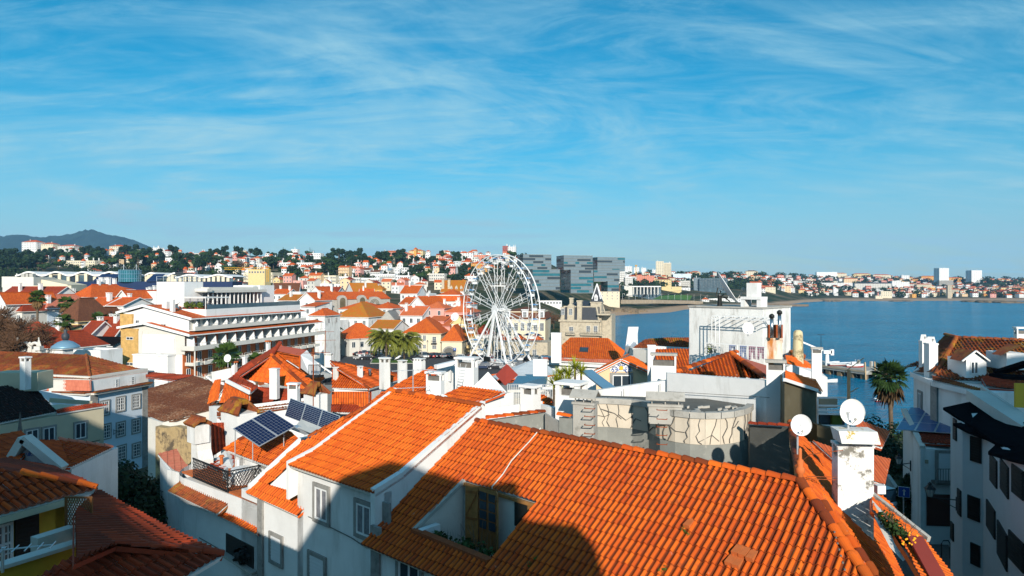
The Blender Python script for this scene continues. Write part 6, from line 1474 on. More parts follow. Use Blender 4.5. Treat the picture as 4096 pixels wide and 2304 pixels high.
scatter([(3000,3260,1112,1172,60,'',18,WH),(3240,3420,1100,1186,60,'',17,WH),(3420,3660,1102,1190,80,'',16,WH),(3600,3860,1112,1190,100,'',16,WH+OC),
  (3850,4110,1120,1192,150,'',16,WH+OC),(2500,2990,1092,1140,40,'',18,WH),(640,1260,1016,1110,70,'',14,WH),(1420,2050,1016,1100,75,'',15,WH),(150,660,1000,1075,40,'',13,WH)],'',stuff='distant_houses')
scatter([(560,1250,1030,1120,18,'in the wooded hill behind the hotel',20,WH),(1420,1900,1060,1135,16,'on the slope left of the wheel',22,WH)],'small houses on the wooded hillside')
scatter([(700,1100,1140,1172,10,'just behind the hotel terrace',34,WH),(1180,1600,1150,1175,12,'in the roofs before the white flats',32,WH),(1600,1760,1140,1172,6,'beside the stone church house',34,WH),(0,560,1140,1175,10,'in front of the wavy hall',36,WH)],'small houses of the old town')
# --- trees of the hills
def hill_trees():
 rng=random.Random(8); protos=[]
 for i,(kind,mts,h,r_,fl,n,lb) in enumerate((('round',('foliage_dark','bark'),12,6.5,.62,760,'dark spreading pine'),('round',('foliage','bark'),11,5.5,.75,760,'mid-green round tree'),('round',('foliage_dark','bark'),14,5.0,.9,760,'tall dark tree'),('cypress',('foliage_dark','bark'),14,1.5,1,260,'slim dark cypress'),('round',('foliage_light','bark'),9,5,.7,360,'light green tree'),('bare',('bare_twigs','bark'),9,4.5,1,420,'bare brown tree'))):
  protos.append((tree('x',(0,-300-20*i,0),h,r_,kind,70+i,mts,n,leaf=r_*.105 if kind != 'bare' else .10),lb))
 used=set(); cnt=0
 def put(k,g,sc,where,grp,solo=False):
  nonlocal cnt
  p,lb=protos[k]; lab='%s %s' % (lb,where)
  if k not in used:used.add(k); o=p; o.location=g-Z3*.5; o.scale=(sc,)*3; BASE[o.name]=g
  else:o=dup(p,g-Z3*.5,rng.uniform(0,6.28),sc)
  o['label']=lab; o['group']=grp; cnt += 1
 def reg(x0,x1,y0,y1,n,where,grp,wts,smin=.8,smax=1.35,ymin=230):
  for _ in range(n):
   px=rng.uniform(x0,x1); py=y0+(y1-y0)*rng.random()**.9; g=hitground(px,py,ymin)
   if g is not None and g.z > 2:put(rng.choices(range(6),wts)[0],g,rng.uniform(smin,smax),where,grp)
 W1=(6,4,3,.3,.5,.3)
 reg(-60,250,1005,1092,40,'in the dense left wood','trees of the wooded hill',W1,1,1.6)
 reg(250,640,1000,1080,36,'in the wood under the mountain','trees of the wooded hill',W1,1,1.5)
 reg(640,960,1020,1110,32,'on the hill behind the hotel','trees of the wooded hill',W1,.9,1.5)
 reg(960,1360,1018,1100,34,'on the hill above the long flats','trees of the wooded hill',W1,.9,1.4)
 reg(1320,1640,1014,1075,34,'on the crest left of the wheel','trees of the wooded hill',W1,1.0,1.5)
 reg(1640,2080,1030,1140,38,'on the slope behind the wheel','trees of the wooded hill',W1,.7,1.2)
 reg(2090,2400,1130,1165,16,'at the foot of the glass towers','trees under the glass towers',(1,1,1,0,1,4),.6,.9)
 reg(1400,1760,1120,1160,10,'between the flats and the old town','trees of the wooded hill',(1,2,1,0,1,3),.5,.8)
 for i,px in enumerate((1133,1141,1149,1240,1248,1257)):put(3,hitg(px,1024),1.1-.15*(i % 3),'in the cypress group by the cubic villas, number %d from the left' % (i+1),'cypresses by the cubic villas')
 for px,D,k,sc in ((2150,345,5,.8),(2180,350,5,.9),(2215,340,5,.9),(2252,345,5,.8),(2290,350,5,.7),(2120,350,5,.7)):put(k,Vector((*P(px,1200,D).xy,gpx(px,D))),sc,'in the brown row before the glass towers','bare trees before the glass towers')
 for px,D,k in ((2330,400,1),(2500,800,2),(2525,900,2),(2670,860,1),(2490,780,0)):put(k,Vector((*P(px,1200,D).xy,max(2,gpx(px,D)))),.9,'near the coast road','trees by the coast road')
 for nm,regs,msz in (('woodland_undergrowth',((-80,2100,1004,1120,420,6),),1.3),('far_shore_woods',((2480,3000,1078,1150,190,9),(2900,3120,1128,1160,110,8),(3000,3260,1088,1110,110,10),(3200,3420,1098,1190,90,9),(3420,4110,1104,1192,230,9),(3820,4110,1118,1150,40,14),(2290,2480,1080,1140,60,9)),1.5)):
  b=MB()
  for (x0,x1,y0,y1,n,r_) in regs:
   for _ in range(n):
    g=hitground(rng.uniform(x0,x1),rng.uniform(y0,y1))
    if g is None or g.z < 3.5:continue
    q=r_*rng.uniform(.5,1.1)*(1 if g.y < 1300 else 1.25); leaf_cloud(b,g+Z3*q*.45,q,60,q*.17,rng,.62,hollow=.5)
  tag(b.build(nm,'foliage_far'),'dark scrub and woods between the houses',kind='stuff')
hill_trees()
# --- coast: road, walls, rocks, breakwater
def coast():
 def strip(name,pts,m,w0,label=None,cat=None,kind=None,hgt=None):
  b=MB()
  for (a,c) in zip(pts[:-1],pts[1:]):
   a=Vector(a); c=Vector(c)
   if hgt:
    u=(c-a); u.z=0; u.normalize(); n=Vector((-u.y,u.x,0)); b.obox((a+c)/2-Z3*(hgt/2-.2),(c-a)/2,n*w0/2,Z3*hgt/2)
   else:b.face([a,c,c+Vector((0,w0,.1)),a+Vector((0,w0,.1))])
  o=b.build(name,m); tag(o,label,cat,kind=kind); return o
 pt=lambda px,py,D:P(px,py,D)
 strip('promenade_wall',[pt(2486,1200,690),pt(2620,1200,745),pt(2760,1203,850),pt(2810,1206,880)],'sand_wall',1.5,'long sandy sea wall of the promenade behind the rocks','wall',hgt=4)
 strip('coast_road',[pt(2486,1186,745),pt(2600,1176,850),pt(2690,1166,915),pt(2780,1158,1000)],'asphalt',9,kind='structure')
 strip('sea_wall',[pt(3040,1192,1230),pt(3160,1193,1240),pt(3300,1195,1270),pt(3420,1194,1290)],'sand_wall',2,'rocky pale sea wall along the far left shore','wall',hgt=6)
 strip('beach_wall',[pt(3346,1190,1335),pt(3420,1190,1345),pt(3505,1191,1350)],'white_clean',2,'white promenade wall above the far beach','wall',hgt=2)
 b=MB(); g=[pt(2610,1197,752),pt(2760,1200,858),pt(2770,1182,890),pt(2720,1179,870),pt(2640,1183,820)]; b.face(g); tag(b.build('green_slope','grass'),kind='structure')
 b=MB(); a=P(3050,1222,900); c=P(3226,1226,900); a.z=c.z=0; u=(c-a).normalized(); n=Vector((-u.y,u.x,0)); b.prism([(a-n*3).xy,(c-n*3).xy,(c+u*3).xy,(c+n*3).xy,(a+n*3).xy],-1,2.6); tag(b.build('breakwater','rock'),'long low stone breakwater reaching into the bay','breakwater')
 def rocks(name,pts,label,seed):
  rng=random.Random(seed); b=MB()
  for px,py,w_,h_ in pts:
   q=Q(px,py,-CAMZ); W=w_/F*q.y; Hh=h_/F*q.y
   for k in range(9):
    c=q+Vector((rng.uniform(-.5,.5)*W,rng.uniform(0,1)*W*.8,Hh*.2)); s=[W*rng.uniform(.15,.35),W*rng.uniform(.2,.4),Hh*rng.uniform(.35,.75)]; n=9; rg=[]
    for z,f in ((-.6,1.1),(.3,1.0),(.8,.8),(1.0,.5)):rg.append([c+Vector((s[0]*f*math.cos(t)*rng.uniform(.8,1.15),s[1]*f*math.sin(t)*rng.uniform(.8,1.15),s[2]*z)) for t in [2*math.pi*i/n for i in range(n)]])
    for R0,R1 in zip(rg[:-1],rg[1:]):
     for i in range(n):b.face([R0[i],R0[(i+1) % n],R1[(i+1) % n],R1[i]])
    b.face(rg[-1])
  return tag(b.build(name,'rock'),kind='structure')
 rocks('rocks',[(2440,1256,70,26),(2500,1256,80,26),(2560,1252,60,18),(2610,1246,60,9),(2480,1240,80,20)],'x',1)
 rocks('rocks',[(2640,1236,60,9),(2720,1228,60,8),(2450,1215,60,16),(2510,1222,80,16),(2580,1222,80,14),(2660,1218,80,12)],'x',2)
 rocks('rocks',[(3100,1200,60,8),(3180,1201,60,8),(3260,1203,60,8),(3340,1206,50,7),(3610,1206,70,5),(3920,1208,80,7),(4000,1211,90,10),(4080,1213,90,10)],'x',3)
 rocks('rocks',[(3000,1186,50,22),(3030,1184,50,22),(3062,1188,50,16)],'x',4)
 rocks('rocks',[(2770,1196,40,26),(2810,1196,50,30),(2846,1196,40,26)],'x',5)
 D=835; root=thing('colonnade',P(2570,1177,D),'white flat colonnade with tall columns beside the coast road','building')
 b=MB(); a=P(2526,1144,D); c=P(2644,1146,D); b.prism([a.xy,c.xy,(c.x,c.y+14),(a.x,a.y+14)],a.z-1.2,a.z,bottom=True); part('roof',b,'white_clean',root)
 for i in range(8):b=MB(); q=P(2534+i*14,1150,D+1); b.tube([Vector((q.x,q.y,P(0,1178,D).z)),Vector((q.x,q.y,a.z-1.2))],.8,8); part('column',b,'offwhite',root)
 b=MB(); a2=P(2497,1150,D+8); c2=P(2644,1150,D+8); b.prism([a2.xy,c2.xy,(c2.x,c2.y+8),(a2.x,a2.y+8)],0,a2.z); part('wall',b,'glass_grey',root)
 b=MB(); a2=P(2497,1143,D-1); c2=P(2530,1143,D-1); b.prism([a2.xy,c2.xy,(c2.x,c2.y+14),(a2.x,a2.y+14)],0,a2.z); part('end_block',b,'offwhite',root)
 for i in range(14):
  px=2490+i*26; D=700+i*14; q=P(px,1200,D); g=max(2.5,q.z); b=MB(); b.tube([Vector((q.x,q.y,g-2)),Vector((q.x,q.y,g+6.5))],.09,5); b.bar((q.x,q.y,g+6.5),(q.x+1,q.y,g+6.6),.1); tag(b.build('lamp_post','aluminium'),'slender grey lamp post on the promenade, number %d from the left' % (i+1),'lamp post','promenade lamp posts')
mat('sand_wall',(.42,.33,.23),var=.2,vscale=.3)
coast()
def crane(label,px,yt,yb,x0,x1,yj,D):
 a=P(px,yb,D); t=P(px,yt,D); root=thing('tower_crane',a,label,'crane'); b=MB()
 for dx_ in (-.6,.6):
  b.bar(a+Vector((dx_,0,0)),t+Vector((dx_,0,0)),.25)
 n=10
 for k in range(n):p=a.lerp(t,k/n); q=a.lerp(t,(k+1)/n); s=1 if k % 2 else -1; b.bar(p+Vector((.6*s,0,0)),q-Vector((.6*s,0,0)),.15)
 part('mast',b,'yellow_steel',root); b=MB(); j0=P(x0,yj,D); j1=P(x1,yj,D)
 for dz in (0,1.2):b.bar(j0+Z3*dz,j1+Z3*dz,.2)
 for k in range(16):p=j0.lerp(j1,k/16); q=j0.lerp(j1,(k+1)/16); b.bar(p+Z3*(1.2 if k % 2 else 0),q+Z3*(0 if k % 2 else 1.2),.14)
 part('jib',b,'yellow_steel',root)
crane('orange tower crane in front of the cream flats',1071,1072,1127,897,1082,1078,440)
crane('orange crane mast left of the beige high-rise',2544,1064,1100,2540,2549,1064,800)
# --- pier and boats
def boat(label,loc,yaw,L=4.5,hull='white_paint',keel='red',cabin=False,group=None):
 loc=Vector(loc); root=thing('boat',loc,label,'boat',group); c,s=math.cos(yaw),math.sin(yaw); X=Vector((c,s,0)); Y=Vector((-s,c,0))
 def hullmb(z0,z1,f0,f1,m=0):
  b=MB(); st=[(-.5,.55),(-.35,.8),(0,1),(.3,.75),(.45,.3),(.5,.02)]
  lo=[loc+X*t*L*.96+Y*w*L*.17*f0*sg+Z3*(z0+max(0,t-.2)*.5) for sg in (1,-1) for t,w in (st if sg > 0 else st[::-1])]
  hi=[loc+X*t*L+Y*w*L*.19*f1*sg+Z3*(z1+max(0,t)*.5) for sg in (1,-1) for t,w in (st if sg > 0 else st[::-1])]
  n=len(lo)
  for i in range(n):b.face([lo[(i+1) % n],lo[i],hi[i],hi[(i+1) % n]])
  b.face([p-Z3*.12 for p in hi][::-1]); b.face(lo); return b
 part('hull',hullmb(.25,.75,.85,1),hull,root); part('keel',hullmb(-.1,.26,.4,.86),keel,root)
 if cabin:
  b=MB(); b.obox(loc-X*.4+Z3*1.1,X*.6,Y*.45,Z3*.45); b.bar(loc+X*.1+Z3*.7,loc+X*.1+Z3*2.4,.05); b.obox(loc-X*.4+Z3*1.6,X*.75,Y*.55,Z3*.04); part('cabin',b,'white_paint',root)
 b=MB(); b.obox(loc+Z3*.66,X*.08,Y*L*.17,Z3*.03); b.obox(loc-X*L*.25+Z3*.66,X*.08,Y*L*.14,Z3*.03); part('thwart',b,'wood_light',root)
 return root
def pier():
 zt=2.6; A0=Q(3180,1447,zt-CAMZ); A1=Q(3462,1484,zt-CAMZ); u=(A1-A0); u.z=0; u.normalize(); n=Vector((-u.y,u.x,0)); L=(A1-A0).length
 root=thing('pier',(A0+A1)/2,'concrete pier deck on stained piles with boats laid up on it','pier')
 b=MB(); b.prism([(A0-u*20).xy,A1.xy,(A1+n*11).xy,(A0-u*20+n*11).xy],zt-1.1,zt,bottom=True); part('deck',b,'concrete_light',root)
 b=MB(); b.obox((A0+A1)/2-n*.05-Z3*.25,u*L/2,n*.12,Z3*.3); part('edge_beam',b,'sand_wall',root)
 for k in range(6):
  for t in (1.0,9.5):
   b=MB(); q=A1-u*(1.2+k*4.2)+n*t; b.obox(Vector((q.x,q.y,.3)),u*.75,n*.7,Z3*1.9); part('pile',b,'rock',root)
 for q in (A1+n*.2,A1+n*4+u*.2):b=MB(); b.bar(Vector((q.x,q.y,-2)),Vector((q.x-.3,q.y,zt+2.6)),.35); part('fender_post',b,'pole_wood',root)
 for s in (.2,6,10.5):b=MB(); q=A1-u*s+n*10; b.obox(q+Z3*.9,u*.35,n*.35,Z3*.9); part('bollard',b,'concrete_light',root)
 cr=thing('dock_crane',Q(3308,1462,zt-CAMZ),'white slewing dock crane on the pier','crane'); c=BASE[cr.name]
 b=MB(); b.tube([c,c+Z3*3.6],[.7,.55],10); part('base',b,'white_paint',cr); b=MB(); b.bar(c+Z3*4.2,c+Z3*4.2+Vector((-9.5,3,4.2)),.6,.5); b.obox(c+Z3*4.3,(1.3,0,0),(0,.7,0),(0,0,.5)); b.obox(c+Z3*4.2+Vector((1.4,0,0)),(.5,0,0),(0,.7,0),(0,0,.9)); part('jib',b,'white_paint',cr)
 boat('white boat with red keel laid up on the pier',Q(3365,1462,zt-CAMZ+.1),.12,8.6)
 boat('small white boat with cabin near the pier end',Q(3420,1468,zt-CAMZ+.1),-.1,5.2,cabin=True)
 boat('white boat on the pier beside the crane foot',Q(3325,1458,zt-CAMZ+.1),.2,6,keel='white_paint')
 boat('little white dinghy floating under the pier',Q(3322,1530,-CAMZ),.15,4.6,keel='white_paint')
 boat('small red and white boat with canopy moored left of the palm',Q(3534,1606,-CAMZ),.15,4.4,'white_paint','red',cabin=True)
 c=Q(3284,1450,zt-CAMZ); t=thing('lamp_post',c,'tall dark twin-arm lamp post on the pier','lamp post'); b=MB(); tp=P(3284,1338,c.y); b.tube([c,tp],[.12,.07],6); b.bar(tp-Vector((.9,0,0)),tp+Vector((.9,0,0)),.08); b.obox(tp-Vector((.8,0,0)),(.3,0,0),(0,.12,0),(0,0,.08),0); b.obox(tp+Vector((.8,0,0)),(.3,0,0),(0,.12,0),(0,0,.08),0); part('pole',b,'shutter_dark',t)
pier()
# --- air
def haze():
 b=MB(); b.box(-6500,-160,-6,9500,5800,520)
 m=bpy.data.materials.new('haze'); m.use_nodes=True; t=m.node_tree; t.nodes.clear(); o=N(t,'ShaderNodeOutputMaterial'); v=N(t,'ShaderNodeVolumePrincipled')
 v.inputs['Color'].default_value=(.30,.62,1,1); v.inputs['Density'].default_value=HAZE; v.inputs['Anisotropy'].default_value=0
 t.links.new(v.outputs[0],o.inputs['Volume']); MATS['haze']=m
 tag(b.build('haze','haze'),kind='stuff')
HAZE=.000085
haze()
# --- near roofs
ER = Vector((.746, -.666, 0)); EN = Vector((-.666, -.746, 0))      # street grid of the near houses: along the eaves, and out of the fronts
G1 = Vector((-.293, -.956, 0)); G2 = Vector((.956, -.293, 0))      # grid of the town behind
def slope(anchor,down,s):
 """roof plane through a point: falls s metres per metre along the horizontal direction down"""
 d=Vector(down).normalized(); return Plane(anchor,Vector((d.x*s,d.y*s,1)))
def hits(pl,px):return [pl.hit(a,b) for a,b in px]
def wallb(parent,pts,zb,thick=.3,mt='white',name='wall',inn=None,cap=None):
 """upright wall under a line of 3-D points"""
 b=MB()
 for a,c in zip(pts[:-1],pts[1:]):
  u=(c-a); u.z=0; u.normalize(); n=Vector(inn) if inn is not None else Vector((-u.y,u.x,0)); n.z=0; n.normalize()
  b.prism([a.xy,c.xy,(c+n*thick).xy,(a+n*thick).xy],zb,[a.z,c.z,c.z,a.z])
 return part(name,b,mt,parent)
def chim(parent,x0,x1,yt,yb,D,yaw=-41.8,ratio=1.0,mt='white',cap='pot',name='chimney',capm=None,zb=None,label=None,base=None):
 th=rad(abs(yaw)); W=(x1-x0)/F*D/(math.cos(th)+ratio*math.sin(th)); d=W*ratio; xc=(x0+x1)/2
 t=P(xc,yt,D); b0=P(xc,yb,D).z if zb is None else zb; c,s=math.cos(rad(yaw)),math.sin(rad(yaw)); X=Vector((c,s,0)); Y=Vector((-s,c,0)); O=Vector((t.x,t.y,0))+Y*d*.3
 b=MB(); H_=t.z-b0; ch=max(.18,W*.42)
 def bx(u0,u1,v0,v1,z0,z1,m=0):b.obox(O+X*(u0+u1)/2+Y*(v0+v1)/2+Z3*(z0+z1)/2,X*(u1-u0)/2,Y*(v1-v0)/2,Z3*(z1-z0)/2,m)
 w,e=W/2,d/2
 if cap == 'pot':        # open head under a slab
  bx(-w,w,-e,e,b0-.5,t.z-ch-.12)
  q=.2*min(W,d)
  for sx in (-1,1):
   for sy in (-1,1):bx(min(sx*w,sx*(w-q)),max(sx*w,sx*(w-q)),min(sy*e,sy*(e-q)),max(sy*e,sy*(e-q)),t.z-ch-.12,t.z-.12)
  bx(-w-.06,w+.06,-e-.06,e+.06,t.z-.12,t.z,1)
  bx(-w+q,w-q,-e+q,e-q,t.z-ch-.12,t.z-ch*.7,2)
 elif cap == 'flat':
  bx(-w,w,-e,e,b0-.5,t.z-.08); bx(-w-.03,w+.03,-e-.03,e+.03,t.z-.08,t.z,1)
 elif cap == 'crenel':
  bx(-w,w,-e,e,b0-.5,t.z-.22); k=3
  for i in range(k):
   for sy in (-1,1):u=-w+(2*w)*(i+.5)/k; bx(u-w*.18,u+w*.18,sy*e-.06 if sy > 0 else -e,sy*e if sy > 0 else -e+.06,t.z-.22,t.z-.06)
  bx(-w-.03,w+.03,-e-.03,e+.03,t.z-.06,t.z,1)
 elif cap == 'gablet':
  bx(-w,w,-e,e,b0-.5,t.z-.62)
  bx(-w-.05,w+.05,-e-.05,e+.05,t.z-.62,t.z-.52,1)
  for sx in (-.8,0,.8):
   for sy in (-.8,.8):bx(sx*w-.02,sx*w+.02,sy*e-.02,sy*e+.02,t.z-.52,t.z-.28)
  A=lambda u,v,z:O+X*u+Y*v+Z3*z; w2,e2=w+.12,e+.15
  for sy in (-1,1):
   b.face([A(-w2,sy*e2,t.z-.28),A(w2,sy*e2,t.z-.28),A(w2,0,t.z),A(-w2,0,t.z)],m=1); b.face([A(-w2,sy*e2,t.z-.34),A(w2,sy*e2,t.z-.34),A(w2,0,t.z-.06),A(-w2,0,t.z-.06)],m=1)
   b.face([A(-w2,sy*e2,t.z-.34),A(w2,sy*e2,t.z-.34),A(w2,sy*e2,t.z-.28),A(-w2,sy*e2,t.z-.28)],m=1)
  for sx in (-w2,w2):b.face([A(sx,-e2,t.z-.34),A(sx,-e2,t.z-.28),A(sx,0,t.z),A(sx,0,t.z-.06)],m=1); b.face([A(sx,e2,t.z-.34),A(sx,e2,t.z-.28),A(sx,0,t.z),A(sx,0,t.z-.06)],m=1)
 elif cap == 'round':
  b.tube([O+Z3*(b0-.5),O+Z3*(t.z-.3),O+Z3*(t.z-.1),O+Z3*t.z],[W*.55,W*.46,W*.40,W*.2],16)
 o=part(name,b,[mt,capm or mt,'groove'],parent)
 if label:o['label']=label
 return o
def well(parent,top_px,plane,depth,mt='offwhite',rail=None):
 """a roof terrace cut into a slope: upright walls under the cut's edges and a floor"""
 pts=hits(plane,top_px); zf=min(p.z for p in pts)-.25 if depth is None else max(p.z for p in pts)-depth; cen=sum(pts,Vector())/len(pts); b=MB()
 for i in range(len(pts)):
  a,c=pts[i],pts[(i+1) % len(pts)]; q=a-Z3*.06; r=c-Z3*.06
  b.face([Vector((a.x,a.y,zf)),Vector((c.x,c.y,zf)),r,q])
 part('terrace_wall',b,mt,parent); b=MB(); b.face([Vector((p.x,p.y,zf)) for p in pts]); part('terrace_floor',b,'pavement',parent)
 return pts,zf
def gwin(parent,wall,n,x0,x1,yt,yb,style,w=None,h=None,name='window'):
 """window filling a pixel box on an upright wall"""
 c=wall.hit((x0+x1)/2,(yt+yb)/2); a=wall.hit(x0,(yt+yb)/2); d=wall.hit(x1,(yt+yb)/2); t=wall.hit((x0+x1)/2,yt); u=wall.hit((x0+x1)/2,yb)
 return window(parent,c,n,w or (a-d).length,h or (t-u).length,style,name=name)
# ================= house A: the big roof in front
RL=P(1905,1685,28.8); PA=slope(RL,EN,.61); RR=PA.hit(3203,1934)
RRz=RL.z; RR=Vector((RL+ER*13.3)); RR.z=RL.z
PRt=slope(RR,Vector((.936,-.35,0)),1.0); GD=Vector((.35,.936,0))
def houseA():
 root=thing('near_house',Vector((0,20,6)),'near house under the huge bright orange tiled roof with a sunken roof terrace','house')
 EL=PA.hit(1458,2181); sE=(EL-RL).dot(EN); E2=EL+ER*16
 hole_px=[(1857,1922),(2149,2010),(1960,2246),(1656,2121)]; hole=hits(PA,hole_px)
 hd=Vector((.078*1,-.997,0)); hd=Vector((-.0,0,0))
 a_,b_=.078,-.997; k=9.0; s1=-.666*a_-.746*b_; HP_=RR+Vector((a_,b_,0))*k-Z3*.61*s1*k
 t=(sE+1.5)/(s1); Hc=RR+Vector((a_,b_,0))*t-Z3*.61*s1*t
 L2=RL+EN*(sE+1.5); L2.z=RL.z-.61*(sE+1.5); L1=RL+EN*sE; L1.z=RL.z-.61*sE
 He=RR+Vector((a_,b_,0))*(sE/s1)-Z3*.61*sE
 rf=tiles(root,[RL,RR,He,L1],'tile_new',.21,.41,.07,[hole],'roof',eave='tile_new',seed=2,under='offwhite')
 ridge(rf,[RL-ER*.1,RR],.135,.46,seed=4); ridge(rf,[RR,He],.135,.46,seed=5)
 p2=[P(3262,1976,20.2),]
 RB=RR+GD*9.0; RB=Vector((RB.x,RB.y,RR.z)); e0=PRt.hit(3489,2058); e1=PRt.hit(3608,2304); d=(e1-e0); e2=e1+d*.9; hx=HP_
 back=RB+Vector((.936,-.35,0))*2.8-Z3*2.8
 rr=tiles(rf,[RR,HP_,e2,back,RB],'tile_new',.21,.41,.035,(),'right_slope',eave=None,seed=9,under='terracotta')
 v=Vector((a_,b_,0)); off=Vector((.936,-.35,0))*.62-Z3*.60
 ridge(rf,[RR+off,HP_+off+Vector((.10,0,0))],.125,.46,seed=6); ridge(rf,[RB,RR],.12,.46,seed=8)
 b=MB(); rng=random.Random(5)
 for r_ in range(3):
  for q in range(46):
   pz=RB.lerp(RR,0)+(-GD)*q*.42+Vector((.936,-.35,0))*(.75+r_*.75); pz.z=RR.z-(.75+r_*.75)+.03
   if (pz-RR).dot(GD) > -8:b.obox(pz,(.02,0,0),(0,.02,0),(0,0,.02))
 part('tile_clips',b,'groove',rf)
 b=MB(); q=RR+Z3*.0; b.tube([q,q+Z3*.22,q+Z3*.28,q+Z3*.40,q+Z3*.46,q+Z3*.62,q+Z3*.68,q+Z3*.95,q+Z3*1.0],[.10,.075,.13,.13,.08,.10,.05,.05,.01],10); part('finial',b,'terracotta',rf,True)
 for (px,py) in ((2755,2107),(2948,2215),(2976,2225),(3006,2238),(2922,2256),(2950,2266)):
  c=PA.hit(px,py); nn=PA.n; b=MB(); s=ER; dn=(EN-Z3*.61).normalized(); c=c+nn*.05
  A_=lambda u,w_,h_:c+s*u+dn*w_+nn*h_
  b.face([A_(-.10,-.28,.0),A_(.10,-.28,.0),A_(.10,.1,.13),A_(-.10,.1,.13)]); b.face([A_(-.10,.1,.13),A_(.10,.1,.13),A_(.10,.12,0),A_(-.10,.12,0)])
  for sg in (-.10,.10):b.face([A_(sg,-.28,0),A_(sg,.1,.13),A_(sg,.12,0)])
  part('vent_tile',b,'terracotta',rf)
 b=MB(); rng=random.Random(9)
 for (px,py) in ((2738,2125),(2750,2140),(2640,2290),(2660,2280),(2120,2262),(2150,2240)):leaf_cloud(b,PA.hit(px,py)+PA.n*.05,.09,26,.025,rng,hollow=0)
 part('moss_tufts',b,'foliage_light',rf)
 b=MB(); path=[PA.hit(a,c)+PA.n*.10 for a,c in ((2166,1720),(2120,1775),(2050,1850),(2015,1905),(1985,1940),(1972,1955))]; path += [path[-1]-Z3*.3]; b.tube(path,.022,6); part('roof_cable',b,'cable_white',root)
 pts,zf=well(root,hole_px,PA,2.35); bw=vplane(pts[0],pts[1])
 b=MB(); b.bar(pts[0]+Z3*.0,pts[3],.16,.12); part('coping',b,'concrete_light',root)
 b=MB(); b.bar(pts[3]+Z3*.02,pts[2]+Z3*.02,.28,.12); part('parapet_tiles',b,'rust',root)
 b=MB(); b.bar(pts[0]-Z3*.1+EN*.06,pts[1]-Z3*.1+EN*.06,.1,.12); part('fascia',b,'wood_light',root)
 bp=Plane(bw.p+EN*.03,bw.n)
 def panel(x0,x1,yt,yb,mt,name,off=.05,th=.02,parent=root):
  pl=Plane(bw.p+EN*off,bw.n); a=pl.hit(x0,(yt+yb)/2); c=pl.hit(x1,(yt+yb)/2); top=pl.hit((x0+x1)/2,yt).z; bot=max(zf,pl.hit((x0+x1)/2,yb).z); m=(a+c)/2; m.z=(top+bot)/2; b=MB()
  b.obox(m,ER*(a-c).length/2,EN*th,Z3*(top-bot)/2); return part(name,b,mt,parent),m,(a-c).length,top,bot
 fd,m,w_,tp,bt=panel(1918,1988,1952,2200,'wood','french_door')
 for i in range(2):
  for j in range(4):
   b=MB(); c=m+ER*(-w_/4+i*w_/2)+EN*.035; hh_=(tp-bt)*.62; zc=tp-.14-hh_*(j+.5)/4; b.obox(Vector((c.x,c.y,zc)),ER*(w_/4-.06),EN*.008,Z3*(hh_/8-.03)); part('pane',b,'glass',fd)
 for sg,sw in ((-1,.52),(1,.45)):
  hinge=m+ER*sg*w_/2+EN*.05; ax=(ER*sg*.88+EN*(.30 if sg < 0 else .75)).normalized(); b=MB(); cc=hinge+ax*sw/2; cc.z=(tp+bt)/2; b.obox(cc,ax*sw/2,ax.cross(Z3)*.02,Z3*(tp-bt)/2)
  sh=part('door_shutter',b,'wood_light',root); b=MB(); nn=ax.cross(Z3); nn=nn if nn.dot(EN) > 0 else -nn
  for z in (tp-.25,(tp+bt)/2-.1,bt+.25):q=Vector((cc.x,cc.y,z))+nn*.035; b.obox(q,ax*(sw/2-.03),nn*.012,Z3*.05)
  b.bar(Vector((cc.x,cc.y,0))+Z3*(tp-.3)-ax*sw*.4+nn*.035,Vector((cc.x,cc.y,0))+Z3*((tp+bt)/2)+ax*sw*.4+nn*.035,.06,.03); part('brace',b,'wood',sh)
 panel(2060,2112,2012,2110,'shutter_dark','window_shutter'); panel(2112,2140,2020,2100,'wood_light','window_shutter')
 pl=vplane(pts[0],pts[3]); b=MB(); c=pts[0].lerp(pts[3],.80)+ER*.25; b.obox(Vector((c.x,c.y,zf+.55)),ER*.12,EN*.42,Z3*.55); part('meter_box',b,'frame_white',root)
 g=thing('terrace_plants',pts[3].lerp(pts[2],.5),'dark green shrubs and grasses growing in the sunken roof terrace','plant'); b=MB(); rng=random.Random(3)
 for i in range(26):
  f=rng.random(); q=pts[3].lerp(pts[2],f)-EN*rng.uniform(.15,.75); leaf_cloud(b,Vector((q.x,q.y,zf+rng.uniform(.2,.9))),rng.uniform(.22,.45),60,.06,rng,hollow=0)
 for i in range(200):
  f=rng.uniform(.1,.98); q=pts[3].lerp(pts[2],f)-EN*rng.uniform(.1,1.0); a=Vector((q.x,q.y,zf+.2)); e=a+Vector((rng.uniform(-.25,.25),rng.uniform(-.25,.25),rng.uniform(.5,1.0))); b.face([a-ER*.015,a+ER*.015,e])
 part('leaves',b,'foliage',g); b=MB()
 for i in range(26):
  f=rng.uniform(.45,.95); q=pts[3].lerp(pts[2],f)-EN*rng.uniform(.5,1.2); a=Vector((q.x,q.y,zf+.2)); k1=a+Vector((rng.uniform(-.25,.25),rng.uniform(-.2,.2),.7)); b.tube([a,k1,k1+Vector((rng.uniform(-.4,.4),rng.uniform(-.3,.3),rng.uniform(.3,.8)))],[.012,.008,.004],4)
 part('bare_stems',b,'bark',g)
 wp=L1-EN*.45; wz=Vector((wp.x,wp.y,L1.z+.12)); we=wz+ER*14
 wallb(root,[wz,we],6,.4,'white',inn=-EN); q=wz; wallb(root,[q,q-EN*9+Z3*.0],6,.4,'white',name='side_wall',inn=ER)
 b=MB(); b.obox(Vector((wz.x,wz.y,13))+ER*.25+EN*.02,ER*.25,EN*.06,Z3*6.3); part('quoin',b,'grey_stone',root)
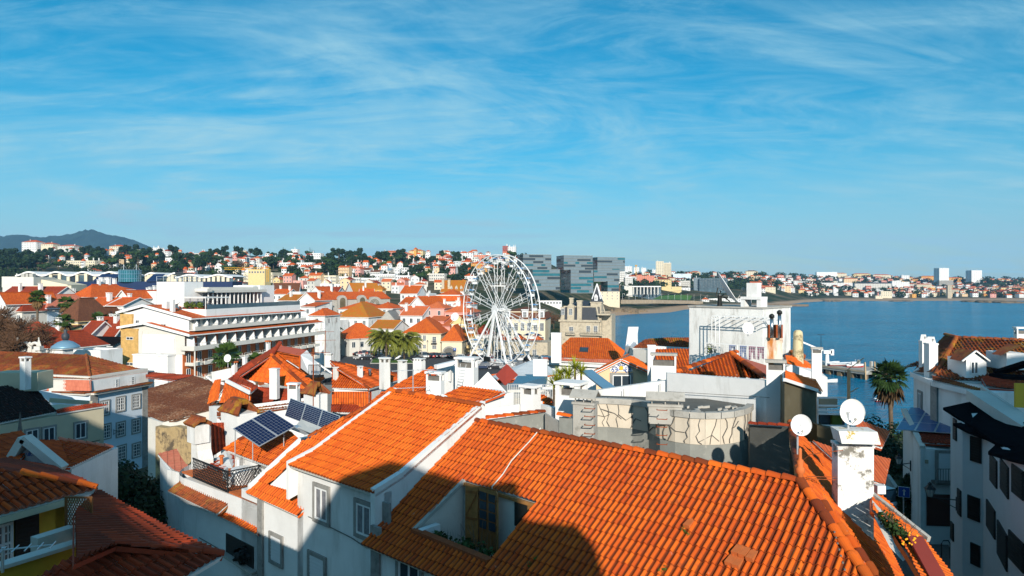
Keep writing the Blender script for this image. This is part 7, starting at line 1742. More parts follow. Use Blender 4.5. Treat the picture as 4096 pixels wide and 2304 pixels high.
 wpl=vplane(wz,we); c=wpl.hit(1640,2330); window(root,c,EN,1.1,1.6,'stone')
 return root,L1,He
rootA,A_L1,A_He=houseA()
# ================= house B: roof and white party wall to the left of it
VPL=vplane(RL,RL+EN); Bt=VPL.hit(1925,1625); Be=VPL.hit(1510,1990)
PB=plane3(Bt,Be,Be-ER*6); BRt=PB.hit(1594,1568)
WALLZ=Be.z
PW=vplane(Be-EN*.3,Be-EN*.3-ER*5)
def houseB():
 root=thing('near_house',Vector((-6,28,6)),'white house with a plain bright orange roof and tall white party wall','house')
 up=(Bt-Be); Ble=Be-ER*5.95; Blt=Bt-ER*5.95; mid=Be+up*.22; ml=mid-ER*5.95
 fl=Be+EN*.12+Z3*.18; fle=Ble+EN*.12+Z3*.18
 rf=tiles(root,[Bt,Blt,ml,mid],'tile_clean',.21,.41,.06,(),'roof',eave='tile_clean',seed=12,under='offwhite')
 tiles(rf,[mid,ml,fle,fl],'tile_clean',.21,.41,.06,(),'lower_slope',eave='tile_clean',seed=13,under='offwhite')
 ridge(rf,[Blt-ER*.1,Bt+ER*.1],.14,.46,'tile_clean',seed=14)
 b=MB(); t=.26; top=[Bt+Z3*.14-up.normalized()*-.15,Bt+Z3*.14,mid+Z3*.12,fl+Z3*.16]
 line=[Bt-EN*.25+Z3*.18,mid+Z3*.12,fl+Z3*.14];
 for a,c in zip(line[:-1],line[1:]):
  b.prism([a.xy,c.xy,(c-ER*t).xy,(a-ER*t).xy],6,[a.z,c.z,c.z,a.z])
 part('party_wall',b,'white',root); b=MB()
 line2=[Blt-EN*.2+Z3*.16,ml+Z3*.10,fle+Z3*.12]
 for a,c in zip(line2[:-1],line2[1:]):b.prism([a.xy,c.xy,(c-ER*.18).xy,(a-ER*.18).xy],[a.z-1.6,c.z-1.6,c.z-1.6,a.z-1.6],[a.z,c.z,c.z,a.z],bottom=True)
 part('verge_wall',b,'white_clean',root)
 w0=Be-EN*.3; w1=Ble-EN*.3; w0=Vector((w0.x,w0.y,Be.z+.1)); w1=Vector((w1.x,w1.y,Be.z+.1)); wallb(root,[w0,w1],6,.35,'white',inn=-EN)
 for x0,x1,yt,yb,st in ((1264,1312,1952,2080,'curtain'),(1430,1486,2018,2140,'curtain'),(1243,1297,2228,2350,'shutstone')):gwin(root,PW,EN,x0,x1,yt,yb,st)
 b=MB(); q=PW.hit(1545,2070); b.obox(Vector((q.x,q.y,Be.z-2.1))+EN*.04,ER*.28,EN*.05,Z3*1.9); part('stone_pier',b,'grey_stone',root)
 b=MB(); b.tube([PW.hit(1237,2065)+EN*.05,PW.hit(1330,2110)+EN*.05,PW.hit(1410,2150)+EN*.05,PW.hit(1470,2190)+EN*.05],.02,5); part('wall_cable',b,'groove',root)
 q=PA.hit(1440,2190); w=wall_lantern('black lantern street lamp on the white house front at the bottom edge',PW.hit(1075,2330)+Z3*.0,EN,.75,1.3)
 return root
rootB=houseB()
# ================= C, D, G: the street front further left
CE=PW.hit(1187,2064)+EN*.45; CEz=CE.z; PC=slope(CE,EN,.80)
def houseC():
 root=thing('near_house',PW.hit(1100,2200),'white house with a small roof terrace cut between two white verges','house'); root.location.z=6; BASE[root.name].z=6
 hole=[(1212,1812),(1256,1832),(1240,1990),(1075,1940)]
 rf=tiles(root,hits(PC,[(1590,1572),(1330,1700),(1240,1752),(1206,1766),(1001,1956),(982,1970),(1187,2065),(1243,2020),(1262,1880)]),'tile_clean',.21,.41,.06,[hits(PC,hole)],'roof',eave='tile_clean',seed=21,under='offwhite',top=None)
 ridge(rf,[PC.hit(1594,1570),PC.hit(1236,1750)],.15,.46,'tile_clean',seed=22)
 well(root,hole,PC,2.0,'white_clean')
 pts=hits(PC,hole); bw=vplane(pts[0]+EN*.05,pts[0]+EN*.05+ER)
 gwin(root,bw,EN,1178,1206,1884,1958,'shut')
 b=MB(); q0=bw.hit(1216,1822)+EN*.1; q1=bw.hit(1114,1900)+EN*.1; b.tube([q0,q1,q1-Z3*.9],.05,8); part('drain_pipe',b,'frame_white',root)
 w0=CE-EN*.45; w0=Vector((w0.x,w0.y,CEz+.2)); w1=w0-ER*4.9; wallb(root,[w0+ER*.5,w1],6,.35,'white',inn=-EN)
 b=MB(); q=PW.hit(1046,2100); b.obox(Vector((q.x,q.y,CEz-4.8))+EN*.04,ER*.22,EN*.06,Z3*4.9); part('quoin',b,'grey_stone',root)
 gwin(root,PW,EN,1087,1126,2148,2246,'shutstone')
 b=MB(); line=[PC.hit(1206,1764)-ER*.05+Z3*.12,PC.hit(1001,1954)-ER*.05+Z3*.12]; b.prism([line[0].xy,line[1].xy,(line[1]-ER*.2).xy,(line[0]-ER*.2).xy],[p.z-2.5 for p in (line[0],line[1],line[1],line[0])],[p.z for p in (line[0],line[1],line[1],line[0])],bottom=True); part('verge_wall',b,'white_clean',root)
 return root
houseC()
DE=Q(1085,1868,-8.9); PD=slope(DE,EN,.45)
def panels(label,c,X,Y,nx,ny,w,h,gap=.02,frame='aluminium',gx=6,gy=10,legs=None,cm='solar'):
 """a row of solar panels: each panel a part, its cells a sub-part"""
 c=Vector(c); root=thing('solar_panels',c,label,'solar panels'); Nn=X.cross(Y).normalized(); Nn=Nn if Nn.z > 0 else -Nn
 for i in range(nx):
  for j in range(ny):
   o=c+X*(i*(w+gap)+w/2)+Y*(j*(h+gap)+h/2); b=MB(); b.obox(o,X*w/2,Y*h/2,Nn*.02); f=part('panel',b,frame,root); b=MB(); cw=(w-.07)/gx; chh=(h-.07)/gy
   for p in range(gx):
    for q in range(gy):b.obox(o+X*(-w/2+.035+cw*(p+.5))+Y*(-h/2+.035+chh*(q+.5))+Nn*.022,X*(cw/2-.007),Y*(chh/2-.007),Nn*.004)
   part('cells',b,cm,f)
 if legs:
  b=MB()
  for a,z in legs:a=c+X*a[0]+Y*a[1]; b.bar(a,Vector((a.x,a.y,z)),.04)
  part('legs',b,'aluminium',root)
 return root
def houseD():
 root=thing('near_house',Q(1000,1850,-21.9),'white house whose orange roof carries two tilted solar panels','house')
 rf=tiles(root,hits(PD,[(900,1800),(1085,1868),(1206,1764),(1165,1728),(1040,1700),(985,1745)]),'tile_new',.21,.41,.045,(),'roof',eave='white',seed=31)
 ridge(rf,[PD.hit(900,1800),PD.hit(985,1745)],.12,.42,seed=32)
 e0=PD.hit(900,1800); e1=PD.hit(1085,1868); w0=e0-EN*.3+ER*.5; w1=e1-EN*.3+ER*1.5; w0.z=w1.z=e0.z+.05; wallb(root,[w0,w1],6,.3,'white',inn=-EN); wallb(root,[w0,w0-EN*6],6,.3,'white',name='side_wall',inn=ER)
 pl=vplane(w0,w1); gwin(root,pl,EN,1044,1062,1872,1900,'stone')
 a=P(932,1715,34.3); b_=P(1080,1639,36.0); X=(b_-a).normalized(); c_=P(1003,1802,33.0); Y=(c_-a); Y=(Y-X*Y.dot(X)).normalized(); w=(b_-a).length/2-.02
 panels('two tilted dark blue solar panels on the orange roof at left',a+Z3*.0,X,Y,2,1,w,(c_-a).length,legs=[((.05,.1),PD.hit(945,1790).z),((.05,1.5),PD.hit(1003,1815).z),((1.9,1.5),PD.hit(1100,1780).z)])
 a=P(1163,1592,41.5); b_=P(1362,1664,38.6); X=(b_-a).normalized(); c_=P(1170,1668,40.9); Y=(c_-a); Y=(Y-X*Y.dot(X)).normalized()
 panels('row of upright-tilted solar panels behind the orange roofs',a,X,Y,3,1,(b_-a).length/3-.02,(P(1240,1690,40)-P(1238,1618,40)).length*1.05)
 b=MB(); q0=P(1175,1708,37); q1=P(1232,1730,36); b.bar(q0,q1,.35,.2); part('gutter',b,'aluminium',root)
 b=MB(); b.face([P(1175,1705,37),P(1295,1712,35.5),P(1240,1732,34.8)]); b.face([P(1205,1676,39),P(1295,1712,37),P(1250,1735,36),P(1178,1708,37)]); part('white_roof_panel',b,'offwhite',root)
 return root
rootD=houseD()
def houseG():
 root=thing('near_house',PW.hit(850,2100),'white street house with curved corner, lattice-railed terrace and tiled ledges','house'); root.location.z=6; BASE[root.name].z=6
 f=lambda px,z:(lambda p:Vector((p.x,p.y,CAMZ+z)))(PW.hit(px,2000))
 a=f(1040,-10.1); b0=f(735,-10.4); wallb(root,[a,b0],6,.4,'white',inn=-EN)
 b=MB(); n=8; c=b0-EN*3.0; prev=None
 for k in range(n+1):
  t=math.pi/2*k/n; q=c+EN*3.0*math.cos(t)-ER*3.0*math.sin(t)
  if prev is not None:b.face([Vector((q.x,q.y,6)),Vector((prev.x,prev.y,6)),Vector((prev.x,prev.y,b0.z)),Vector((q.x,q.y,b0.z))])
  prev=q
 b.face([Vector((prev-EN*6).to_tuple()[:2]+(6,)),Vector((prev.x,prev.y,6)),Vector((prev.x,prev.y,b0.z)),Vector((prev-EN*6).to_tuple()[:2]+(b0.z,))]); part('corner_wall',b,'white',root,True)
 e=f(712,-11.1)+EN*.55; e2=f(912,-11.0)+EN*.55; P1=slope(e,EN,.55); t0=f(712,0);
 q0=e-EN*.75+Z3*.41; q1=e2-EN*.75+Z3*.41
 tiles(root,[q0,q1,Vector((e2.x,e2.y,e.z)),e],'tile_old',.22,.36,.05,(),'ledge_roof',eave='white',seed=41)
 PL=slope(f(870,-11.5)+EN*.5,EN,.62)
 tiles(root,hits(PL,[(872,2062),(1028,2138),(1032,2022),(1004,1998),(965,2008)]),'tile_new',.21,.41,.05,(),'lean_to_roof',eave='white',seed=42)
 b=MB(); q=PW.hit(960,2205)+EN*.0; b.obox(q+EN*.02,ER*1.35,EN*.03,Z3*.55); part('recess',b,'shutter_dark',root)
 b=MB(); b.bar(PW.hit(890,2200)+EN*.15,PW.hit(1030,2290)+EN*.15,.3,.14); part('ledge',b,'concrete_light',root)
 b=MB(); rng=random.Random(2); leaf_cloud(b,PW.hit(985,2215)+EN*.12,.5,120,.09,rng,hollow=0,flat=.8); part('stored_clutter',b,'shutter_dark',root)
 b=MB(); b.tube([PW.hit(800,2150)+EN*.05,PW.hit(880,2195)+EN*.05,PW.hit(960,2250)+EN*.05,PW.hit(1040,2290)+EN*.05],.02,5); part('wall_cable',b,'groove',root)
 b=MB(); p0=f(775,-10.1)+EN*.05; p1=f(915,-10.1)+EN*.05; p2=p1-EN*2.6+ER*.1; h=1.0
 for a_,c_ in ((p0,p1),(p1,p2)):
  L=(c_-a_).length; n=int(L/.16)
  for k in range(n):
   u0=a_.lerp(c_,k/n); u1=a_.lerp(c_,(k+1)/n)
   for j in range(4):z0,z1=h*j/4,h*(j+1)/4; b.bar(u0+Z3*z0,u1+Z3*z1,.022); b.bar(u0+Z3*z1,u1+Z3*z0,.022)
  b.bar(a_+Z3*h,c_+Z3*h,.05); b.bar(a_,c_,.05); b.bar(c_,c_+Z3*(h+.05),.06)
 part('lattice_railing',b,'black_iron',root)
 b=MB(); q=f(870,-10.12)-EN*3; b.obox(q,ER*4.2,EN*3,Z3*.04); part('terrace_floor',b,'terracotta',root)
 t=thing('garden_table',f(880,-10.1)-EN*1.2,'white covered table and chairs on the lattice-railed terrace','table'); c=BASE[t.name]; b=MB(); b.tube([c,c+Z3*.75,c+Z3*.78],[.55,.6,.5],12); part('table_top',b,'frame_white',t)
 for k in range(3):b=MB(); a=c+Vector((math.cos(k*2.1)*.85,math.sin(k*2.1)*.85,0)); b.obox(a+Z3*.44,(.2,0,0),(0,.2,0),(0,0,.03)); b.obox(a+Vector((math.cos(k*2.1)*.2,math.sin(k*2.1)*.2,.72)),(.05,0,0),(0,.2,0),(0,0,.28)); b.tube([a,a+Z3*.42],.12,6); part('chair',b,'frame_white',t)
 tiles(root,[P(830,1860,37.5),P(900,1800,40),P(945,1825,40),P(945,1905,36.5),P(905,1900,36.6)],'tile_red',.22,.38,.03,(),'back_roof',eave=None,seed=44)
 b=MB(); q=P(886,1872,38); b.tube([q-Z3*.2,q+Z3*.6,q+Z3*.62,q+Z3*.72],[.09,.09,.16,.12],10); part('clay_flue',b,'terracotta',root)
 b0_=P(828,1835,40); pts=[P(828,1840,40.0),P(945,1760,41.5),P(945,1688,41.5),P(822,1692,40.5)]
 tiles(root,pts,'tile_red',.22,.38,.05,(),'tile_hung_wall',eave=None,seed=45,prof='s')
 b=MB(); c=P(805,1875,38); prof=[(0,.62),(.6,.62),(1.1,.34),(1.9,.3),(2.5,.3)]
 for k in range(len(prof)-1):
  z0,w0=prof[k]; z1,w1=prof[k+1]; w0 *= 1.0; w1 *= 1.0
  lo=[c+ER*(-.35)+Z3*z0+EN*.4,c+ER*w0+Z3*z0+EN*.4,c+ER*w0+Z3*z0-EN*.4,c+ER*(-.35)+Z3*z0-EN*.4]; hi=[c+ER*(-.35)+Z3*z1+EN*.4,c+ER*w1+Z3*z1+EN*.4,c+ER*w1+Z3*z1-EN*.4,c+ER*(-.35)+Z3*z1-EN*.4]
  for i in range(4):b.face([lo[i],lo[(i+1) % 4],hi[(i+1) % 4],hi[i]])
 part('bellied_chimney',b,'white_dirty',root)
 q=P(790,1695,38); b=MB()
 for k in range(5):
  for sg in (-1,1):b.tube([q+ER*(-.5+k*.26)+Z3*.32+EN*.02*sg,q+ER*(-.5+k*.26)+EN*.5*sg+Z3*0],[.10,.13],7)
 b.bar(q-ER*.65+Z3*.33,q+ER*.8+Z3*.33,.24); part('chimney_cap',b,'tile_old',root)
 for zc in (-.1,):b=MB(); b.obox(q+ER*.1-Z3*.5,ER*.5,EN*.4,Z3*.5); part('chimney_neck',b,'white',root)
 tiles(root,[P(632,1815,43),P(708,1792,44.5),P(742,1862,41),P(780,1882,39.5),P(745,1896,38.6),P(690,1880,39.5),P(662,1850,41)],'tile_salmon',.22,.36,.03,(),'swept_roof',eave='white',seed=47)
 wallb(root,[P(640,1835,42),P(668,1878,39.9),P(692,1884,39.4),P(745,1900,38.5)],6,.3,'white',name='alley_wall',inn=-EN)
 return root
houseG()
# ================= the roofs between the big roof and the square
def T(parent,px,pl,mt='tile_new',name='roof',eave='white',seed=1,w=.21,l=.41,amp=.055,**k):return tiles(parent,hits(pl,px) if pl else [P(*p) for p in px],mt,w,l,amp,(),name,eave=eave,seed=seed,**k)
def nh(px,py,D,label,z=6,name='near_house',cat='house'):
 q=P(px,py,D); return thing(name,(q.x,q.y,z),label,cat)
def box3(b,a,c,u,n,hw,hn,z0,z1):pass
def houseE():
 r=nh(1100,1600,54,'house with a steep orange pyramid roof, tile-hung dormers and tall white chimney')
 BR=Q(1238,1560,-7.9); BL=Q(950,1512,-7.9); ap=P(1086,1422,56.5); tp=P(1120,1374,60); pf=plane3(BL,BR,ap)
 rf=T(r,[(1086,1422),(950,1512),(1238,1560)],pf,'tile_clean',seed=51,amp=.06)
 RBk=Q(1300,1515,-7.9); pr=plane3(ap,BR,RBk); T(rf,[(1086,1422),(1118,1376),(1200,1440),(1300,1515),(1238,1560)],pr,'tile_new','right_slope',None,52)
 pl=plane3(ap,tp,Q(905,1500,-7.9)); T(rf,[(1086,1422),(1118,1376),(900,1508),(950,1512)],pl,'tile_red','left_slope',None,53,amp=.03)
 ridge(rf,[ap,BL],.15,.45,seed=54); ridge(rf,[ap,BR],.15,.45,seed=55); ridge(rf,[tp,ap],.17,.45,'tile_red',seed=56)
 sk=slope(Q(905,1625,-9.0),EN,.5); T(r,[(985,1545),(1235,1560),(1235,1592),(905,1628),(925,1590)],slope(BR+Z3*-.1,EN,.85),'tile_red','skirt_roof','white',57)
 a=P(890,1632,52); c=P(1238,1590,49.5); wallb(r,[a,c],6,.5,'white_clean',inn=-EN)
 a=P(868,1655,50); c=P(1235,1608,48); wallb(r,[a,c],6,.4,'white',inn=-EN); T(r,[(868,1652),(1235,1603),(1235,1618),(868,1668)],slope(a+Z3*.0,EN,.3),'tile_old','ledge_roof',None,58)
 chim(r,1077,1112,1474,1570,51.5,-10,.8,'white','flat'); c=chim(r,1149,1194,1532,1582,49,-10,.6,'white','pot')
 chim(r,1062,1078,1362,1415,64,-20,1,'white_dirty','pot',capm='terracotta'); chim(r,924,944,1445,1500,58,-20,1,'white','pot',capm='terracotta'); chim(r,968,985,1428,1480,60,-20,1,'white','flat')
 b=MB(); b.face([P(1122,1382,59),P(1228,1400,56),P(1205,1424,54.5),P(1108,1404,57.5)]); part('dormer_roof',b,'red_sheet',r)
 T(r,[(1112,1408,57),(1203,1424,54.2),(1203,1475,54.6),(1200,1472,54.6),(1150,1440,56)],None,'tile_clean','dormer_cheek',None,59,amp=.03)
 b=MB(); b.face([P(1203,1420,54.3),P(1228,1400,56),P(1282,1470,53),P(1278,1500,52),P(1240,1500,52),P(1203,1472,54.3)]); part('dormer_wall',b,'white',r)
 b=MB(); a=P(1235,1500,51); c=P(1282,1500,50.6)
 for k in range(10):q=a.lerp(c,k/9); b.bar(q,q+Z3*.75,.04)
 b.bar(a+Z3*.75,c+Z3*.75,.05); b.obox((a+c)/2-Z3*.08,(c-a)/2,EN*.3,Z3*.08); part('balcony',b,'black_iron',r)
 T(r,[(912,1520,52.5),(1000,1552,50.5),(996,1602,50.3),(880,1612,52.8),(900,1540,52.7)],None,'tile_clean','tile_hung_wall',None,60,amp=.03)
 T(r,[(908,1518,52),(945,1500,56),(1032,1548,53),(1004,1572,49.8)],None,'tile_red','dormer_slope',None,61,amp=.03)
 b=MB(); b.bar(P(903,1522,52),P(998,1570,49.7),.12,.28); part('barge_board',b,'white_clean',r)
 T(r,[(860,1520,55),(900,1520,54),(880,1600,52.5),(860,1612,53.5),(835,1620,54),(858,1570,55)],None,'tile_clean','side_slope','white',62,amp=.03)
 a=P(836,1625,53); c=P(885,1625,51); wallb(r,[a,c],6,.4,'white',inn=-EN); b=MB(); b.bar(P(852,1510,56),P(925,1495,55),.2,.9); part('parapet',b,'white',r)
 q=P(1262,1580,45); b=MB(); b.obox(Vector((q.x,q.y,q.z-3)),ER*.62,EN*.5,Z3*3.1); part('square_stack',b,'white_clean',r)
 b=MB()
 for k in range(9):
  t=-1+2*k/8
  for sg in (-1,1):b.tube([q+ER*t*.35+EN*.12*sg+Z3*.75,q+ER*t*.75+EN*.62*sg+Z3*.12],[.08,.11],7)
 b.bar(q-ER*.4+Z3*.75,q+ER*.4+Z3*.75,.3); part('stack_cap',b,'tile_old',r)
 q=P(955,1645,41); b=MB()
 for k in range(12):
  t=-1+2*k/11
  for sg in (-1,1):b.tube([q+ER*t*.7+EN*.2*sg+Z3*.65,q+ER*t*1.15+EN*.7*sg+Z3*.0],[.09,.12],7)
 b.bar(q-ER*.8+Z3*.65,q+ER*.8+Z3*.65,.3); part('stack_cap',b,'tile_mossy',r); b=MB(); b.obox(q-Z3*1.6,ER*1.05,EN*.6,Z3*1.6); part('wide_stack',b,'white',r)
 antenna('tall roof aerial on a thin mast among the left roofs',P(1253,1720,42),P(1253,1395,42),[(.95,1.0),(.2,.8)])
 antenna('white television aerial mast by the palms',P(1300,1420,60),P(1302,1322,60),[(.95,.7),(.6,.9)])
 b=MB(); T(r,[(1325,1432,70),(1345,1430,70),(1345,1434,70)],None,'tile_clean','x',None) if 0 else None
 chim(r,1299,1330,1412,1446,58,-17,.8,'white_dirty','crenel')
def antenna(label,a,t,rows,mt='rust'):
 o=thing('aerial',a,label,'aerial'); b=MB(); b.tube([a,t],.03,6)
 for f,w in rows:
  p=a.lerp(t,f); d=Vector((.9,.3,0)).normalized(); b.bar(p-d*w,p+d*w,.025)
  for k in range(9):q=p-d*w+d*2*w*k/8; b.bar(q-Vector((-.3,.9,0))*.22,q+Vector((-.3,.9,0))*.22,.018)
 part('mast',b,mt,o); return o
houseE()
def houseF():
 r=nh(1480,1570,58,'house with scalloped white eaves and orange tile-hung walls below the date palms')
 cz=-8.4; C0=Q(1478,1556,cz); pf=slope(C0,G1,.62); prr=slope(C0,G2,.42)
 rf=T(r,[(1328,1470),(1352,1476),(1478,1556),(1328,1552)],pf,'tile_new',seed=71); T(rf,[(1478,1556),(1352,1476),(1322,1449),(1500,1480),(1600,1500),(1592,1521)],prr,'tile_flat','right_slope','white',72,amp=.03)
 ridge(rf,[pf.hit(1352,1476),C0],.14,.45,seed=73); ridge(rf,[prr.hit(1322,1449),prr.hit(1600,1500)],.14,.45,seed=74)
 L=Q(1326,1552,cz); R_=Q(1592,1521,cz); w=[L-G1*.4-Z3*.15,C0-G1*.4-G2*.4-Z3*.15,R_-G2*.4-Z3*.15]; wallb(r,w[:2],6,.3,'white',inn=-G1); wallb(r,w[1:],6,.3,'white',inn=-G2)
 T(r,[(1328,1566),(1476,1566),(1476,1620),(1440,1632),(1328,1618)],vplane(w[0]+G1*.06,w[1]+G1*.06),'tile_clean','tile_hung_wall',None,75,amp=.03); T(r,[(1480,1566),(1560,1548),(1560,1600),(1480,1622)],vplane(w[1]+G2*.06,w[2]+G2*.06),'tile_red','tile_hung_wall',None,76,amp=.03)
 gwin(r,vplane(w[1]+G2*.12,w[2]+G2*.12),G2,1506,1526,1562,1598,'grid')
 T(r,[(1325,1618),(1424,1618),(1448,1632),(1415,1652),(1325,1650)],slope(Q(1330,1650,-10.2),G1,.5),'tile_red','skirt_roof','white',77)
 for x0,x1,yt,yb,m,c in ((1510,1554,1430,1532,'white_dirty','pot'),(1584,1623,1441,1530,'white_dirty','crenel'),(1425,1448,1464,1492,'white','crenel'),(1328,1350,1468,1526,'white','flat')):chim(r,x0,x1,yt,yb,57 if x0 < 1500 else 55,-40,.9,m,c)
 chim(r,1647,1697,1434,1500,62,-30,.6,'white','crenel')
 b=MB(); q=P(1479,1500,58); b.tube([q,q+Z3*.35],.13,10); b.tube([q+Z3*.4,q+Z3*.48],.17,10); part('steel_vent',b,'steel',r)
 g=thing('seagull',P(1592,1438,55),'white seagull standing on the right-hand stained chimney','bird'); q=P(1592,1441,55)
 b=MB(); b.tube([q+Vector((-.28,0,.06)),q+Vector((-.12,0,.16)),q+Vector((.05,0,.24)),q+Vector((.13,0,.33)),q+Vector((.2,0,.34)),q+Vector((.27,0,.33))],[.01,.07,.08,.05,.045,.008],8); part('body',b,'white_clean',g,True)
houseF()
def houseI():
 r=nh(1650,1600,44,'white roof-terrace house with big open-topped chimneys right of the orange roofs')
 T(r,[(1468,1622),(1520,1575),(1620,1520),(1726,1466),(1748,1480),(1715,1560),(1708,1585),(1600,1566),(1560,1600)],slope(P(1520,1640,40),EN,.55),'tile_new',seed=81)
 T(r,[(1775,1582),(1848,1545),(1862,1546),(2020,1570),(1890,1622),(1830,1614)],slope(P(1850,1620,33),EN,.25),'tile_new','upper_roof',None,82)
 for a,c,m in (((1838,1622,32.2),(2034,1572,34.5),'white_clean'),((1936,1636,31.8),(2150,1608,34),'white_clean')):wallb(r,[P(*a),P(*c)],6,.4,m,inn=-EN)
 chim(r,1700,1773,1486,1590,37,-20,.5,'white_clean','pot'); chim(r,1815,1907,1429,1550,41,-20,.6,'white_clean','pot')
 b=MB(); b.face([P(1895,1545,37),P(1952,1487,38),P(2028,1570,37),P(1895,1570,37)]); b.obox(P(1955,1600,37),ER*1.0,EN*.2,Z3*.6); part('gable',b,'white_clean',r)
 b=MB(); q=P(1895,1520,36);
 for s in (0,.45):b.bar(P(1828,1542,38)+ER*s,P(1842,1455,38)+ER*s,.03)
 for k in range(7):q=P(1828+2*k,1540-12*k,38); b.bar(q,q+ER*.45,.025)
 part('ladder',b,'aluminium',r); b=MB(); b.bar(P(1742,1468,42),P(1818,1450,43),.3,.25); part('awning_box',b,'white_paint',r)
 wallb(r,[P(1745,1475,43),P(1815,1460,44)],15,.3,'white',inn=-EN); gwin(r,vplane(P(1745,1475,42.9),P(1815,1460,43.9)),EN,1792,1806,1478,1525,'plain')
 antenna('grey aerial mast with a cross bar among the middle roofs',P(1652,1575,36),P(1652,1478,36),[(.97,1.1),(.25,.9)],'aluminium'); dish('small white dish lying on the ridge by the white chimney',P(1765,1594,31),.28,Vector((0,-.3,.95)),P(1735,1590,31))
 T(r,[(1965,1500,56),(2145,1432,62),(2190,1460,58),(2240,1495,52),(2080,1512,50),(1990,1515,50)],None,'tile_flat','dark_orange_roof',None,84,amp=.02)
 b=MB(); n=Vector((-.2,-.9,.35)); b.face([P(2027,1454,47),P(2073,1500,46),P(2020,1543,44.5),P(1982,1500,46)]); part('red_panel',b,'red_panel',r)
 chim(r,2132,2190,1437,1512,48,-10,.3,'white_clean','flat')
 b=MB(); b.face([P(2040,1548,40),P(2185,1548,41),P(2190,1505,43),P(2070,1503,43)]); part('glass_roof',b,'glass_grey',r)
 b=MB(); a=P(2030,1592,37); c=P(2210,1592,38)
 for k in range(26):q=a.lerp(c,k/25); b.bar(q,q+Z3*.75,.03)
 b.bar(a+Z3*.75,c+Z3*.75,.04); part('railing',b,'aluminium',r)
 wallb(r,[P(2030,1560,39),P(2210,1560,40)],12,.3,'offwhite',name='terrace_back_wall',inn=-EN)
 chim(r,2072,2154,1540,1660,33,-38,.8,'white_clean','pot'); o=chim(r,2208,2342,1528,1690,32,-30,.9,'white_clean','pot')
 T(r,[(2152,1590),(2172,1580),(2212,1600),(2212,1627),(2150,1612)],slope(P(2180,1620,35),EN,.4),'tile_new','small_roof',None,85)
 wallb(r,[P(2150,1618,34),P(2215,1632,33)],8,.3,'white_clean',inn=-EN)
 for i,(px,py,s) in enumerate(((2228,1530,.8),(2275,1505,.9),(2300,1478,.8),(2215,1545,.7),(2262,1540,.95),(2325,1492,.7),(2242,1500,.6))):
  c=P(px,py-6,39); o=thing('yucca',c-Z3*1.2,'spiky yellow-green yucca on the roof terrace, number %d from the left' % (1+sorted([2215,2228,2242,2262,2275,2300,2325]).index(px)),'plant','yuccas of the roof terrace'); rng=random.Random(i); b=MB()
  for k in range(110):
   d=Vector((rng.uniform(-1,1),rng.uniform(-1,1),rng.uniform(-.35,1))).normalized(); sd_=d.cross(Z3).normalized()*.035; b.face([c-sd_,c+sd_,c+d*s*rng.uniform(.8,1.15)])
  part('leaves',b,'yucca',o); b=MB(); b.tube([c-Z3*1.2,c],.07,6); part('stem',b,'bark',o)
 o=thing('awning_panel',P(2385,1520,42),'slanted blue metal panel beside the yuccas','roof panel'); b=MB(); a=P(2345,1482,45); c=P(2440,1556,40); b.obox((a+c)/2,(c-a)/2,Vector((.9,.35,0))*.45,Z3*.05); part('sheet',b,'blue_metal',o)
def dish(label,c,R_,n,foot,tilt=None,mt='white_paint',group=None):
 n=Vector(n).normalized(); o=thing('satellite_dish',foot,label,'satellite dish',group); b=MB(); x=n.cross(Z3).normalized() if abs(n.z) < .99 else Vector((1,0,0)); y=x.cross(n); rings=[]
 for k in range(7):
  r_=R_*k/6; rings.append([c+n*(.28*R_*(r_/R_)**2-.12*R_)+x*r_*math.cos(t)+y*r_*math.sin(t)*1.08 for t in [2*math.pi*i/28 for i in range(28)]])
 for A_,B_ in zip(rings[:-1],rings[1:]):
  for i in range(28):b.face([A_[i],A_[(i+1) % 28],B_[(i+1) % 28],B_[i]]); b.face([A_[i]-n*.01,B_[i]-n*.01,B_[(i+1) % 28]-n*.01,A_[(i+1) % 28]-n*.01])
 b.tube(rings[-1]+[rings[-1][0]],R_*.025,5,caps=False); part('reflector',b,mt,o,True)
 b=MB(); f=c+n*R_*.95-y*R_*.55; b.tube([c-y*R_,f],R_*.03,5); b.tube([f,f-n*R_*.18],[R_*.09,R_*.12],8); part('feed_arm',b,'concrete_light',o); b=MB(); b.tube([foot,Vector((foot.x,foot.y,(c-n*.1*R_).z)),c-n*.1*R_],.035,8); part('mount',b,'aluminium',o); return o
houseI()
dish('round white dish on a house roof left of the date palms',P(911,1433,57),.30,(-.1,-1,.2),P(912,1470,57.2)); dish('white dish on the pink house roof left of the wheel',P(1820,1268,170),1.0,(-.3,-1,.5),P(1822,1284,170))
